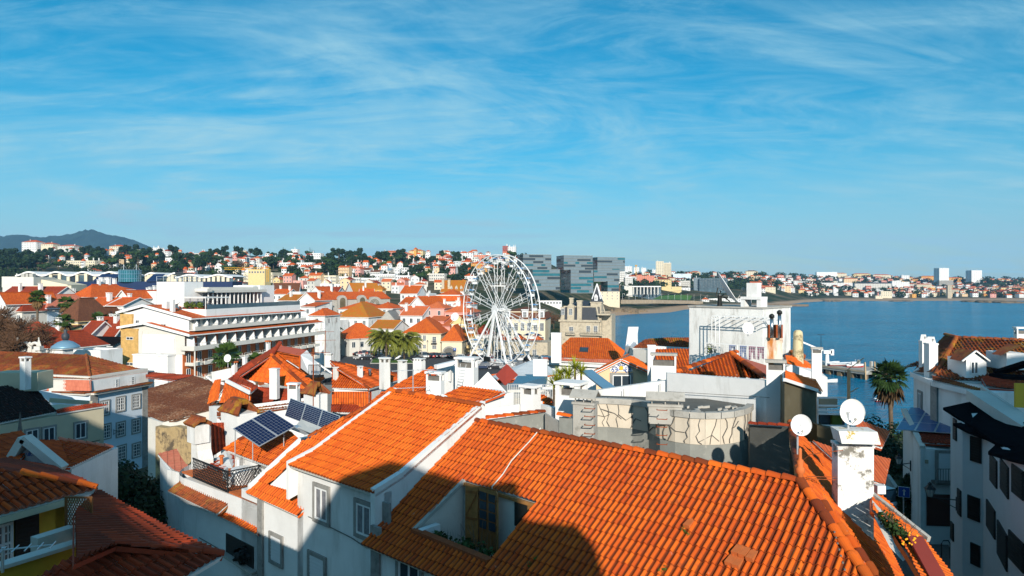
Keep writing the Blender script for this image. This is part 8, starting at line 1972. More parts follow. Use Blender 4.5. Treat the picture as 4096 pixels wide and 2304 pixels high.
def houseL():
 r=nh(2360,1440,76,'house with a bright orange hipped roof, roof window and scalloped cornice before the castle')
 a=P(2243,1432,73); c=P(2482,1441,72); t0=P(2283,1349,79); t1=P(2432,1353,78.5); pl=plane3(a,c,(t0+t1)/2)
 rf=T(r,[(2243,1431),(2283,1349),(2432,1353),(2482,1441)],pl,'tile_clean',seed=91,amp=.03); T(rf,[(2432,1353,78.5),(2500,1405,80),(2482,1441,72)],None,'tile_clean','right_slope',None,92,amp=.03); T(rf,[(2243,1431,73),(2283,1349,79),(2243,1385,80)],None,'tile_clean','left_slope',None,93,amp=.03)
 b=MB(); q=pl.hit(2336,1401); u=(c-a).normalized(); up=(t0-a); up=(up-u*up.dot(u)).normalized(); b.obox(q,u*.48,up*.62,pl.n*.12); wf=part('roof_window',b,'slate',rf); b=MB(); b.obox(q+pl.n*.06,u*.34,up*.46,pl.n*.08); part('pane',b,'glass',wf)
 a2=P(2170,1432,72); c2=P(2480,1446,71); T(r,[(2170,1430),(2480,1441),(2470,1455),(2180,1440)],slope(a2,Vector((0,-1,0)),.4),'tile_salmon','scalloped_cornice','white',94,amp=.05); wallb(r,[a2-Z3*.25,c2-Z3*.3],8,5,'white_clean',inn=(0,1,0)); b=MB(); b.bar(a2-Z3*.5+Vector((0,-.3,0)),c2-Z3*.6+Vector((0,-.3,0)),.3,.2); part('moulding',b,'white_clean',r)
 chim(r,2204,2246,1331,1432,70,-10,.4,'white','flat')
 r=nh(2500,1500,56,'peach gabled house with a blue and yellow tile picture over its glazed door')
 A=lambda px,py,d=0:P(px,py,55+d); b=MB(); b.face([A(2385,1640),A(2600,1640),A(2600,1492),A(2484,1440),A(2385,1487)]); b.face([A(2600,1640),A(2600,1640,8),A(2600,1492,8),A(2600,1492)]); part('wall',b,'peach',r)
 b=MB(); b.bar(A(2375,1494,-.2),A(2484,1440,-.2),.3,.22); b.bar(A(2484,1440,-.2),A(2596,1490,-.2),.3,.22); part('barge_board',b,'white_clean',r)
 T(r,[(2488,1437,54.6),(2530,1420,62),(2592,1462,60),(2598,1488,54.6)],None,'tile_clean','roof',None,95,amp=.03); T(r,[(2480,1437,54.6),(2520,1420,62),(2440,1450,62),(2376,1490,54.6)],None,'tile_clean','left_slope',None,96,amp=.03)
 b=MB(); b.face([A(2440,1486,-.05),A(2530,1486,-.05),A(2530,1476,-.05),A(2510,1462,-.05),A(2484,1454,-.05),A(2460,1462,-.05),A(2440,1476,-.05)]); tp=part('tile_picture',b,'white_clean',r); b=MB(); rng=random.Random(2)
 for sg in (-1,1):
  for (cx,cy,rr,t0,t1) in ((26,4,.22,0,4.6),(14,-3,.20,1.5,6),(34,8,.10,0,5),(8,-14,.1,0,4)):
   q=A(2485+sg*cx,1474+cy,-.09); b.tube([q+Vector((math.cos(t)*rr*sg,0,math.sin(t)*rr)) for t in [t0+(t1-t0)*k/12 for k in range(13)]],.035,5)
 part('scrollwork',b,'tile_blue',tp); b=MB(); q=A(2485,1472,-.1); b.tube([q,q+Vector((0,-.03,0))],.17,14); part('medallion',b,'gold',tp)
 b=MB(); q=A(2486,1540,-.06); b.obox(q,(.92,0,0),(0,.05,0),(0,0,.98)); part('door_surround',b,'grey_stone',r); pl2=Plane(q-Vector((0,.08,0)),(0,1,0)); gwin(r,pl2,(0,-1),2450,2523,1500,1600,'plain',name='glazed_door')
 r=nh(2650,1420,66,'old house with weathered brown-orange hipped roof against the sea')
 T(r,[(2530,1393),(2580,1358),(2668,1350),(2756,1351),(2756,1389),(2620,1395)],slope(P(2660,1392,64),(0,-1,0),.55),'tile_mossy',seed=97,amp=.07)
 T(r,[(2622,1397),(2756,1397),(2756,1500),(2622,1500)],slope(P(2690,1490,48),(0,-1,0),.6),'tile_new','front_roof',None,98,amp=.05); wallb(r,[P(2533,1396,64),P(2625,1400,62)],8,4,'offwhite',inn=(0,1,0)); wallb(r,[P(2600,1384,58),P(2756,1392,57)],12,.5,'white',inn=(0,1,0)); chim(r,2590,2622,1380,1500,50,-10,.4,'white_clean','flat'); chim(r,2538,2552,1324,1378,68,-10,.8,'white_dirty','round')
 b=MB(); b.obox(P(2527,1352,67),(.5,0,0),(0,.1,0),(.15,0,1.1)); b.tube([P(2530,1380,67),P(2518,1400,66)],.45,10); part('metal_duct',b,'aluminium',r)
houseL()
def towerwall():
 r=nh(2900,1400,55,'weathered white stair tower with flat roof, big dish and drying terrace'); D=50; th=G2; a=P(2757,1229,52.5); c=P(3050,1246,48.5); a.z=c.z=(a.z+c.z)/2+.1; u=(c-a); u.z=0; u.normalize(); n=Vector((u.y,-u.x,0))
 b=MB(); b.prism([a.xy,c.xy,(c-n*5).xy,(a-n*5).xy],14,a.z); part('wall',b,'white_dirty',r); b=MB(); b.prism([(a+n*.08-u*.08).xy,(c+n*.08+u*.08).xy,(c-n*5.08+u*.08).xy,(a-n*5.08-u*.08).xy],a.z,a.z+.12,mt=0); part('coping',b,'concrete_light',r)
 f=lambda s,d,z:Vector((a.x,a.y,0))+u*s+n*d+Z3*(a.z+z)
 L=(c-a).length; b=MB(); b.obox(f(L-.9,-.6,.75),u*.75,n*.6,Z3*.1); b.obox(f(L-1.5,-.6,.3),u*.15,n*.55,Z3*.4); b.obox(f(L-.3,-.6,.3),u*.15,n*.55,Z3*.4); b.obox(f(L-.9,-.6,1.35),u*.42,n*.3,Z3*.5); part('chimney',b,'white',r)
 b=MB()
 for z in (-.55,-.75):
  for d in (.1,1.4):b.bar(f(3.1 if d < 1 else 2.6,d,z),f(L+1.2,d,z),.06)
 for s in (2.6,2.9,3.2):b.tube([f(s,1.4,-.6),f(s,1.4,-4.0)],.035,6)
 for k in range(8):b.bar(f(3+k*.6,0,-.6),f(3+k*.6,1.5,-.6),.04)
 part('pergola_frame',b,'white_paint',r); b=MB()
 for k in range(30):b.bar(f(2.4+k*.16,1.9,-4.1),f(2.4+k*.16,1.9,-2.6),.012)
 for k in range(9):b.bar(f(2.4,1.9,-4.0+k*.17),f(7.1,1.9,-4.0+k*.17),.012)
 for s in (2.4,4.8,7.1):b.bar(f(s,1.9,-4.4),f(s,1.9,-2.5),.06)
 b.bar(f(2.4,1.9,-2.5),f(7.1,1.9,-2.5),.06); b.bar(f(2.5,1.9,-4.0),f(7.3,2.2,-5.2),.07); part('mesh_railing',b,'white_paint',r); b=MB(); b.obox(f(4.8,.95,-4.35),u*2.4,n*.95,Z3*.08); part('terrace_floor',b,'concrete_light',r); b=MB(); b.obox(f(2.55,2.0,-4.0),u*.35,n*.2,Z3*.42); part('planter',b,'white_clean',r)
 for s,m,hh_,lb in ((4.3,'cloth_blue',.5,'small blue garment'),(5.1,'cloth_blue',1.1,'long blue-grey garment'),(5.75,'cloth_mauve',1.0,'mauve trousers'),(6.35,'cloth_mauve',.95,'dark mauve trousers')):
  o=thing('laundry',f(s,1.6,-3.4),lb+' hung on the line of the tower terrace','laundry','washing on the line'); b=MB(); x=.26
  b.face([f(s-x,1.6,-2.5),f(s-x*.9,1.66,-2.5-hh_*.5),f(s-x*.2,1.6,-2.55-hh_*.45),f(s+x*.2,1.6,-2.55-hh_*.45),f(s+x*.9,1.64,-2.5-hh_*.5),f(s+x,1.6,-2.5)]); b.face([f(s-x*.9,1.66,-2.5-hh_*.5),f(s-x,1.6,-2.5-hh_),f(s-.04,1.68,-2.5-hh_*.98),f(s-x*.2,1.6,-2.55-hh_*.45)]); b.face([f(s+x*.9,1.64,-2.5-hh_*.5),f(s+x,1.6,-2.5-hh_*.95),f(s+.06,1.6,-2.5-hh_*.9),f(s+x*.2,1.6,-2.55-hh_*.45)]); part('cloth',b,m,o)
 b=MB(); leaf_cloud(b,f(2.6,1.6,-3.0),.45,90,.08,random.Random(1),hollow=0); leaf_cloud(b,f(3.7,1.5,-3.5),.38,130,.06,random.Random(2),hollow=0); o=thing('potted_plants',f(3.2,1.5,-3.9),'green potted plants behind the mesh railing','plant'); part('leaves',b,'foliage_light',o)
 q=P(2879,1225,51); dish('very large dish on a steel post on top of the white tower',P(2903,1156,51),1.22,(.80,-.24,.52),q); o=COL.objects.get('satellite_dish.002')
 b=MB(); b.tube([q-Z3*.1,q+Z3*.8],[.2,.14],10)
 for k in range(5):b.bar(q+Z3*.7+Vector((-.3+k*.15,0,0)),P(2872+k*12,1150+k*14,51),.07)
 o=thing('dish_mount',q,'dark steel post and struts under the very large dish','dish mount'); part('struts',b,'shutter_dark',o)
 dish('white dish in front of the drying terrace',P(2992,1313,44),.36,(-.1,-1,.15),P(2992,1345,44.2))
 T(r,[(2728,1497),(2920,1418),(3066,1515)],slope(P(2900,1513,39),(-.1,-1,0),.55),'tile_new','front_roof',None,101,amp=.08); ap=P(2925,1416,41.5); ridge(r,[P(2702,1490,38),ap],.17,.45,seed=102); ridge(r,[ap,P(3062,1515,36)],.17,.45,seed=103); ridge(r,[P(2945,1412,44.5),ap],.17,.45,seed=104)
 b=MB(); b.face([P(2948,1425,44),P(3068,1462,42),P(3068,1508,37),P(2930,1420,41)]); part('right_slope',b,'red_sheet',r)
 b=MB()
 for k in range(6):a0,a1=2765+k*19,2784+k*19; y=lambda x:1450-40*math.sin((x-2765)/130*1.7); b.face([P(a0,1462,42),P(a1,1462,42),P(a1,y(a1),44),P(a0,y(a0),44)]); b.bar(P(a0,1462,42),P(a0,y(a0),44),.05,m=1)
 part('glass_vault',b,['glass_grey','aluminium'],r)
towerwall()
def ywall():
 r=nh(2800,1600,34,'long white panelled parapet wall and grey flue stack above the curved tank')
 for pts in ([(2385,1562,37),(2605,1530,36),(2672,1522,35.6)],[(2668,1492,35.4),(3082,1524,31)]):wallb(r,[P(*p) for p in pts],9,.35,'white',inn=(.1,1,0))
 b=MB()
 for px,y0,y1,D in ((2760,1500,1570,35),(2870,1508,1575,33.6),(2735,1575,1612,35.2),(2945,1580,1612,32.6),(2640,1535,1565,35.7),(2495,1556,1595,36.2)):b.bar(P(px,y0,D-.12),P(px,y1,D-.12),.025)
 b.bar(P(2670,1566,35.1),P(3078,1590,30.8),.02); part('panel_joints',b,'groove',r)
 chim(r,2603,2706,1413,1530,37,-15,.35,'white','pot',capm='concrete_light'); chim(r,3064,3142,1440,1705,31,-20,.5,'white','pot',capm='concrete_light'); o=chim(r,3068,3130,1352,1470,31.6,-20,.4,'rust_white','flat',name='rusty_flue_box')
 b=MB(); q=P(3100,1352,31.8); b.obox(q+Z3*.2,(.36,.02,0),(0,.03,0),Z3*.42); part('rusty_plate',b,'rust',r)
 for px,yt in ((3087,1255),(3118,1240)):b=MB(); b.tube([P(px,1352,31.3),P(px,yt+14,31.3)],.08,12); b.tube([P(px,yt+16,31.3),P(px,yt+6,31.3),P(px,yt,31.3)],[.12,.12,.04],12,1); part('steel_flue',b,['steel','shutter_dark'],r,True)
 t=nh(2700,1750,30,'curved grey concrete tank block with cream crazed panels and rusty rungs',name='tank_block',cat='building')
 zt=-5.5; pth=[(2330,1598),(2420,1594),(2520,1600),(2596,1610),(2700,1652),(2800,1664),(2900,1662),(2970,1655),(3002,1635),(3006,1620)]; top=[Q(x,y,zt) for x,y in ((2330,1602),(2430,1602),(2530,1608),(2595,1618),(2640,1640),(2700,1651),(2760,1658),(2820,1661),(2880,1660),(2930,1655),(2970,1647),(2995,1637),(3006,1625))]
 def band(z0,z1,off,m,nm):
  b=MB()
  for k in range(len(top)-1):
   a,c=top[k],top[k+1]; u=(c-a); u.z=0; u.normalize(); n=Vector((u.y,-u.x,0))*off; b.face([Vector((a.x,a.y,a.z+z0))+n,Vector((c.x,c.y,c.z+z0))+n,Vector((c.x,c.y,c.z+z1))+n,Vector((a.x,a.y,a.z+z1))+n])
   if off > .05:b.face([Vector((a.x,a.y,a.z+z1))+n,Vector((c.x,c.y,c.z+z1))+n,c+Z3*z1-n*2,a+Z3*z1-n*2]); b.face([Vector((a.x,a.y,a.z+z0))+n,Vector((c.x,c.y,c.z+z0))+n,c+Z3*z0,a+Z3*z0][::-1])
  return part(nm,b,m,t)
 band(-8,-1.25,0,'concrete','wall'); pc=band(-1.25,-.1,.03,'panel_cream','panel_band'); band(-.14,.12,.10,'concrete_light','coping')
 b=MB(); b.face([p-Z3*.1 for p in top]+[Q(2990,1600,zt-.1),Q(2330,1580,zt-.1)]); part('roof_deck',b,'concrete_dark',t)
 b=MB(); rng=random.Random(6); Lc=[0]
 for k in range(len(top)-1):Lc.append(Lc[-1]+(top[k+1]-top[k]).length)
 def on(s,z):
  s=max(0,min(Lc[-1]-.01,s)); k=max(i for i in range(len(Lc)-1) if Lc[i] <= s); a,c=top[k],top[k+1]; u=(c-a).normalized(); return a.lerp(c,(s-Lc[k])/(Lc[k+1]-Lc[k]))+Vector((u.y,-u.x,0))*.045+Z3*z
 s=.3
 while s < Lc[-1]:
  z=-.15; q=s; pts=[on(q,z)]
  while z > -1.2:z -= rng.uniform(.15,.3); q += rng.uniform(-.16,.16); pts.append(on(q,max(z,-1.22)))
  for a,c in zip(pts[:-1],pts[1:]):b.bar(a,c,.07,.02)
  if rng.random() < .8:
   m=rng.choice(pts[1:-1] or pts); q2=q+rng.uniform(.25,.6); z2=rng.uniform(-1.0,-.4); b.bar(m,on(q2,z2),.06,.02); b.bar(on(q2,z2),on(q2+rng.uniform(.1,.4),z2+rng.uniform(-.3,.3)),.05,.02)
  s += rng.uniform(.38,.75)
 part('crazing',b,'groove',pc)
 chim(t,2286,2386,1560,1730,29.5,-25,.6,'concrete_light','gablet'); chim(t,2594,2728,1569,1650,29.6,-12,.25,'concrete_light','gablet',capm='concrete_light')
 for px,ys,D in ((2648,(1636,1672,1703,1736,1772,1806),28.3),(2360,(1630,1662,1696,1730),28.6)):
  for y in ys:b=MB(); a=P(px-20,y,D+.4); c=P(px+20,y+2,D+.25); o_=Vector((-.05,-.22,0)); b.bar(a,a+o_,.03); b.bar(c,c+o_,.03); b.bar(a+o_,c+o_,.03); part('rung',b,'rust',t)
 b=MB()
 for k in range(14):q=Q(rng.uniform(2740,2960),rng.uniform(1625,1650),zt-.05); b.obox(q,(rng.uniform(.05,.2),0,.02),(0,rng.uniform(.05,.15),0),(0,0,.05))
 part('rubble',b,'concrete_light',t)
 a=P(1918,1688,29.2); c=P(2180,1652,31.5); wallb(t,[a,c],8,.3,'concrete',inn=(.1,1,0)); ridge(t,[P(1915,1680,29.3),P(2178,1648,31.6)],.13,.42,seed=110); ridge(t,[P(2235,1662,30),P(2288,1668,29.6)],.13,.42,seed=111); wallb(t,[P(2180,1655,31),P(2240,1690,30)],8,.3,'concrete_light',inn=(.1,1,0)); wallb(t,[P(2236,1672,30),P(2290,1675,29.6)],8,.3,'concrete',inn=(.1,1,0))
 wallb(t,[P(3000,1702,28.5),P(3158,1712,27)],6,.3,'concrete_dark',name='court_wall',inn=(.1,1,0)); ridge(t,[P(3002,1698,28.3),P(3160,1706,26.8)],.10,.42,'tile_red',seed=112); b=MB(); b.face([Q(2560,2000,-8.6),Q(3200,1990,-8.6),Q(3170,1820,-8.6),Q(2960,1800,-8.6)]); part('court_floor',b,'concrete_dark',t)
 r=nh(3200,1650,32,'house with an olive-brown rendered side wall and glazed roof terrace'); wallb(r,[P(3138,1520,29),P(3268,1560,33)],6,5,'olive_render',inn=(.3,1,0)); wallb(r,[P(3268,1700,29.5),P(3345,1720,29)],6,2,'olive_render',inn=(.1,1,0))
 T(r,[(3138,1484,31),(3262,1520,36),(3290,1570,33.5),(3268,1558,32.6),(3138,1517,28.8)],None,'tile_clean',seed=115,amp=.02); b=MB(); b.bar(P(3138,1519,28.7),P(3270,1562,32.5),.1,.14); part('verge',b,'white_clean',r)
 b=MB(); b.bar(P(3270,1590,30),P(3390,1590,30),.07); b.bar(P(3270,1590,30),P(3270,1700,30),.07)
 for y in (1622,1640,1655,1702):b.bar(P(3272,y,29.8),P(3385,y+2,29.8),.07)
 b.bar(P(3420,1590,31),P(3420,1610,31),.05); part('terrace_frame',b,'white_paint',r); b=MB(); b.obox(P(3325,1678,30.2),(.55,0,0),(0,.1,0),Z3*.24); b.obox(P(3345,1680,30),(.22,0,0),(0,.1,0),Z3*.2,1); part('terrace_glazing',b,['glass','foliage_light'],r); b=MB(); b.obox(P(3310,1612,30.5),(.4,0,0),(0,.1,0),Z3*.2); part('terrace_screen',b,'sand_wall',r)
 wallb(r,[P(3146,1452,44),P(3310,1510,46),P(3310,1520,46)],12,4,'white',name='gable_wall',inn=(.3,1,0)); T(r,[(3140,1420,46),(3210,1440,50),(3292,1495,50),(3146,1456,43.5)],None,'tile_clean','back_roof',None,116,amp=.02)
 chim(r,3247,3287,1389,1490,42,-15,.4,'white','pot',capm='concrete_light'); chim(r,3170,3218,1321,1450,48,-15,1,'rust_yellow','round'); T(r,[(3155,1405,50),(3185,1400,52),(3222,1428,50),(3220,1436,48),(3165,1432,48)],None,'tile_mossy','eaves_roof',None,117)
 o=thing('wooden_pole',P(3395,1720,29),'bare wooden aerial pole rising behind the rusty white dish','pole'); b=MB(); b.tube([P(3395,1720,29),P(3395,1480,29)],.07,8); part('pole',b,'pole_wood',o); b=MB(); b.bar(P(3372,1492,29),P(3455,1432,29),.03); b.bar(P(3390,1575,29),P(3432,1552,29),.03); part('aerial',b,'pole_wood',o)
mat('rust_yellow',(.66,.56,.34),var=.1,dirt=(.22,.18,.1),dscale=1.8,dlo=.5,dhi=.62)
ywall()
def chimW():
 c=PRt.hit(3400,2040); D=21.2; chim(rootA,3346,3490,1776,2120,D,-8,.55,'white_peel','flat',capm='white_peel'); b=MB(); q=P(3420,1741,D-.1); b.obox(q,(.56,-.06,0),(.04,.36,0),(0,.10,.17)); s=part('chimney_slab',b,'lichen_white',rootA); b=MB()
 for px in (3360,3400,3440,3478):b.bar(P(px,1776,D),P(px,1758,D),.05)
 part('slab_feet',b,'concrete_light',s); dish('white dish with a rusty lower rim above the big peeling chimney',P(3407,1648,D+.1),.37,(-.12,-1,.12),P(3393,1715,D+.1),mt='dish_rust'); dish('clean white dish on a pale pole beside the roof corner',P(3204,1700,22.5),.32,(-.25,-1,.1),P(3190,1880,22.6))
 b=MB(); b.tube([P(3192,1900,21.6),P(3200,1850,21.3),P(3240,1818,21),P(3300,1808,20.9),P(3372,1802,20.9)],.012,5); part('rusty_wire',b,'rust',rootA); b=MB()
 for y in (1905,1915):b.bar(P(3230,y,20.6),P(3345,y+4,20.8),.02)
 part('stay_bars',b,'rust',rootA)
 for i,q in enumerate(([(3424,1676),(3560,1729),(3528,1793),(3424,1758)],[(3493,1819),(3563,1838),(3540,1940),(3493,1926)],[(3250,1762),(3345,1797),(3345,1850),(3262,1774)])):
  T(rootA,[(x,y,25.5-(y-1760)*.012) for x,y in q],None,'tile_sheet','corrugated_sheet',None,120+i,w=.11,l=3,amp=.02)
 b=MB(); b.obox(P(3508,1950,23.5),(.14,0,0),(0,.3,0),Z3*.14); part('white_beam',b,'white',rootA)
 lo=slope(P(3600,2120,18.8),Vector((.936,-.35,0)),.55); T(rootA,[(3489,1974),(3530,1985),(3700,2160),(3830,2330),(3700,2330),(3640,2230),(3560,2110),(3489,2040)],lo,'tile_clean','lower_verge_roof',None,125,amp=.03)
 b=MB(); b.bar(lo.hit(3489,1985)+Z3*.05,lo.hit(3715,2165)+Z3*.05,.12,.16); part('gutter',b,'concrete_light',rootA)
 b=MB(); b.face([P(3489,2020,20),P(3600,2130,18.4),P(3655,2215,17.2),P(3612,2245,17),P(3560,2190,17.6),P(3500,2075,19)]); b.face([P(3489,2000,20.4),P(3545,2060,19.4),P(3640,2180,18),P(3655,2215,17.2),P(3600,2130,18.3),P(3489,2020,20)]); part('parapet',b,'offwhite',rootA)
 b=MB(); b.bar(P(3660,2150,17.6),P(3760,2330,15.6),.35,.1); part('tiled_coping',b,'red_panel',rootA)
 o=thing('flower_planter',P(3620,2150,17.6),'wild shrub with orange and yellow daisies growing along the roof parapet','plant'); rng=random.Random(8); b=MB()
 for k in range(18):q=P(3540+k*6+rng.uniform(-8,8),2060+k*8+rng.uniform(-14,14),18.6-k*.06); leaf_cloud(b,q,rng.uniform(.14,.26),55,.035,rng,hollow=0)
 part('leaves',b,'foliage',o); b=MB()
 for k in range(16):q=P(rng.uniform(3605,3670),rng.uniform(2125,2180),17.1); b.tube([q,q+Vector((-.004,-.02,.006))],.022,8)
 part('blossoms',b,'orange_bloom',o); b=MB()
 for k in range(22):q=P(3545+k*5,2075+k*4,18.2); b.tube([q,q+Vector((rng.uniform(-.3,.3),rng.uniform(-.2,.2),rng.uniform(.2,.45)))],.006,4)
 part('bare_stems',b,'bark',o)
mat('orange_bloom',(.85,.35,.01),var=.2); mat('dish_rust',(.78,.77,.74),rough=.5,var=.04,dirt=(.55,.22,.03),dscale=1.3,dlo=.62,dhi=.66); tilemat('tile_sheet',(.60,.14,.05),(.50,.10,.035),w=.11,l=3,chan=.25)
chimW()
# ================= left foreground
def left():
 r=nh(400,1600,77,'blue-white four-storey house with a mossy hipped mansard roof and stone window frames')
 rp=P(345,1420,80.5); e=P(361,1517,75); f=P(590,1484,83)
 T(r,[(-60,1404),(345,1420),(361,1518),(188,1512),(150,1502),(-60,1494)],plane3(rp,e,P(0,1409,84)),'tile_old',eave='tile_old',seed=131,amp=.07); T(r,[(345,1420),(592,1484),(361,1518)],plane3(rp,e,f),'tile_old','right_slope','tile_old',132,amp=.07); ridge(r,[rp,e],.15,.45,'tile_old',seed=133)
 c=P(361,1576,75); rt=P(592,1536,83); lf=P(168,1568,78.5); w=vplane(c,rt); w2=vplane(lf,c)
 for px,pl,m,nm in (([(192,1517),(359,1521),(361,1564),(188,1562)],w2,'tile_salmon','tile_hung_band'),([(362,1521),(586,1488),(590,1526),(362,1566)],w,'tile_clean','tile_hung_band')):T(r,px,Plane(pl.p+(G1*.45 if pl is w2 else G2*.2),pl.n),m,nm,None,134,amp=.04)
 wallb(r,[lf,c],4,.5,'blue_white',inn=-G1); wallb(r,[c,rt],4,8,'blue_white',inn=-G2); wallb(r,[c+Z3*1.9,rt+Z3*1.9],c.z,6,'offwhite',name='upper_wall',inn=-G2)
 b=MB(); b.bar(c+G2*.3,rt+G2*.3,.5,.22,1); b.bar(lf+G1*.3,c+G1*.3,.5,.22,1); b.bar(c+G2*.35+Z3*.2,rt+G2*.35+Z3*.2,.75,.16); b.bar(lf+G1*.35+Z3*.2,c+G1*.35+Z3*.2,.75,.16); part('cornice',b,['tile_old','offwhite'],r)
 b=MB(); b.obox(rt-G1*.0+G1*.45+G2*.03-Z3*5,G1*.45,G2*.05,Z3*5); part('quoin',b,'grey_stone',r); b=MB(); b.obox(c-G1*.45+G2*.03-Z3*5,G1*.45,G2*.05,Z3*5); part('quoin',b,'grey_stone',r)
 for px,py in ((418,1632),(481,1616),(543,1606),(424,1726),(482,1717),(544,1704),(486,1810),(545,1800)):window(r,w.hit(px,py),G2,1.05,1.5,'stonegrid')
 for x0,x1,y0,y1 in ((430,476,1510,1556),(494,538,1500,1546)):b=MB(); q=w.hit((x0+x1)/2,(y0+y1)/2); b.obox(q-G2*.3,G2*.6,G1*.75,Z3*.68); d=part('dormer',b,'offwhite',r); window(d,q+G2*.3,G2,.95,.95,'grid')
 wall_lantern('black lantern on the blue-white house wall above the dark tree',w.hit(455,1722),G2,.7,1.0)
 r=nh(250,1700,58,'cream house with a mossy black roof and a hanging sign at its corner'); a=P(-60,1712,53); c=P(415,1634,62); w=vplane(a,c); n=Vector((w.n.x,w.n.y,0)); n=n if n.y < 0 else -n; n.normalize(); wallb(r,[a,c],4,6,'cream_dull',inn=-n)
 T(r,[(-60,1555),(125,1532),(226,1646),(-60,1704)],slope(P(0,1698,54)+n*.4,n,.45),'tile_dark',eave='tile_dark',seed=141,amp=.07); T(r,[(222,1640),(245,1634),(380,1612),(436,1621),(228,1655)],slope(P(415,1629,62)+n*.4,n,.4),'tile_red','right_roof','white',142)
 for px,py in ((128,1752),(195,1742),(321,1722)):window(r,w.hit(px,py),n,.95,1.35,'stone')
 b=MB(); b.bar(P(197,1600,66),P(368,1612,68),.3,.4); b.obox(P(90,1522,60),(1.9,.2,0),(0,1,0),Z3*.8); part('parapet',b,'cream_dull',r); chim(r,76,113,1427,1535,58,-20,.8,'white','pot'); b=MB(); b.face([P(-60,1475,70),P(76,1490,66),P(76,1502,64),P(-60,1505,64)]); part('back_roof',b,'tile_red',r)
 s=thing('hanging_sign',w.hit(370,1765)+n*.6,'white hanging pizza sign at the cream house corner','sign'); q=w.hit(370,1765)+n*.15; b=MB(); u=Vector((-n.y,n.x,0)); b.bar(q-u*.6+Z3*.0,q+u*.6,.05); part('bracket',b,'black_iron',s)
 for z,t_ in ((-.32,'PIZZA'),(-.74,'Italia')):b=MB(); b.obox(q+Z3*z,u*.47,n*.03,Z3*.18); pl=part('plate',b,'white_clean',s); text3d(t_,q+Z3*(z-.11)+n*.04-u*.42,.30,(n.x,n.y),'blue_metal',pl,slant=.25)
 r=nh(200,1830,34,'low house with orange hipped roofs and a white gable at the left edge'); pl=slope(Q(450,1791,-9),ER,.0001)
 T(r,[(130,1762,34.2),(235,1760,36),(285,1868,32.6),(200,1870,31)],None,'tile_deep',seed=151); T(r,[(235,1760),(450,1791),(258,1882)],plane3(P(235,1760,36),Q(450,1791,-9),Q(258,1882,-9)),'tile_deep','right_slope','white',152); ridge(r,[P(235,1760,36),Q(450,1791,-9)],.14,.42,'tile_salmon',seed=153)
 T(r,[(-60,1752),(85,1726),(140,1778),(60,1860),(-60,1850)],plane3(P(-60,1752,34),P(85,1726,35),P(0,1840,30)),'tile_deep','left_slope',None,154); b=MB()
 for a,c in (((45,1842),(100,1752)),((100,1752),(252,1876))):b.bar(P(*a,30.5),P(*c,30.5),.5,.34)
 part('gable_coping',b,'offwhite',r); b=MB(); b.face([P(60,1842,30.7),P(104,1768,30.7),P(232,1876,30.7)]); part('gable_wall',b,'azulejo',r); wallb(r,[Q(258,1882,-9.1)-EN*.3,Q(448,1793,-9.1)-EN*.3],6,.3,'white',inn=(-1,.2,0)); b=MB(); q=P(80,1725,36); b.tube([q,q+Z3*.3,q+Z3*1.0],[.12,.08,.01],6); part('finial',b,'groove',r)
 r=nh(150,2100,18,'yellow house with a deep-eaved orange roof, dark shutters and balcony at the bottom left'); C0=P(387,1953,19.2); V1=Vector((.44,.9,0)).normalized(); D1=Vector((V1.y,-V1.x,0)); pa=slope(C0,D1,.42); pb=slope(C0,V1,.38)
 T(r,[(-80,1868),(85,1898),(387,1953),(-80,2080)],pa,'tile_deep',eave='tile_salmon',seed=161,amp=.075); T(r,[(85,1898),(387,1953),(145,1832),(-80,1846),(-80,1868)],pb,'tile_red','back_slope',None,162); ridge(r,[pa.hit(85,1898),C0],.13,.42,seed=163)
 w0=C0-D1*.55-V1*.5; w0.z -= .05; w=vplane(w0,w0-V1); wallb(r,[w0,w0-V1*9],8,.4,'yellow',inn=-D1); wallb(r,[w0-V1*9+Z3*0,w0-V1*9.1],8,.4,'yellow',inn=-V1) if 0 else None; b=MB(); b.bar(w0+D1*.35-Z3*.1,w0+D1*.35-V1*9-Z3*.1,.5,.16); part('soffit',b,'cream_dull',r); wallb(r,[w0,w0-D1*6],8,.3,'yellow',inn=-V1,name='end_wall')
 gwin(r,w,D1,60,150,2065,2235,'dark',name='louvred_shutter'); gwin(r,w,D1,-30,46,2095,2260,'grid',name='balcony_door'); b=MB(); p0=P(380,2148,16.6); p1=P(-60,2282,14.4); b.prism([p0.xy,p1.xy,(p1-D1*.25).xy,(p0-D1*.25).xy],14,[p0.z,p1.z,p1.z,p0.z]); b.bar(p0,p1,.34,.08,1); part('balcony_parapet',b,['yellow','offwhite'],r); b=MB(); b.bar(p0,P(255,2128,18),.3,.08); b.obox(P(215,2175,16.8),V1*.45,D1*.15,Z3*.3,0); part('balcony_ledge',b,'offwhite',r)
 b=MB(); a=P(264,2140,17.9); c=P(366,2152,16.8); h=1.0; n=10
 for k in range(n):
  u0=a.lerp(c,k/n); u1=a.lerp(c,(k+1)/n)
  for j in range(8):b.bar(u0+Z3*h*j/8,u1+Z3*h*(j+1)/8,.016); b.bar(u0+Z3*h*(j+1)/8,u1+Z3*h*j/8,.016)
 for q in (a,c):b.bar(q,q+Z3*h,.05)
 b.bar(a+Z3*h,c+Z3*h,.04); part('trellis',b,'wood',r); antenna('flat aerial lying across the yellow house balcony',P(10,2290,14.2),P(10,2190,14.2),[(.9,.9)],'aluminium')
 r=nh(500,2250,17,'low house under dark red tiled roofs at the bottom left corner'); C0=P(894,2220,16); pb=slope(C0,-EN,.36); D2=Vector((.94,-.33,0)).normalized(); pa=slope(C0,D2,.40)
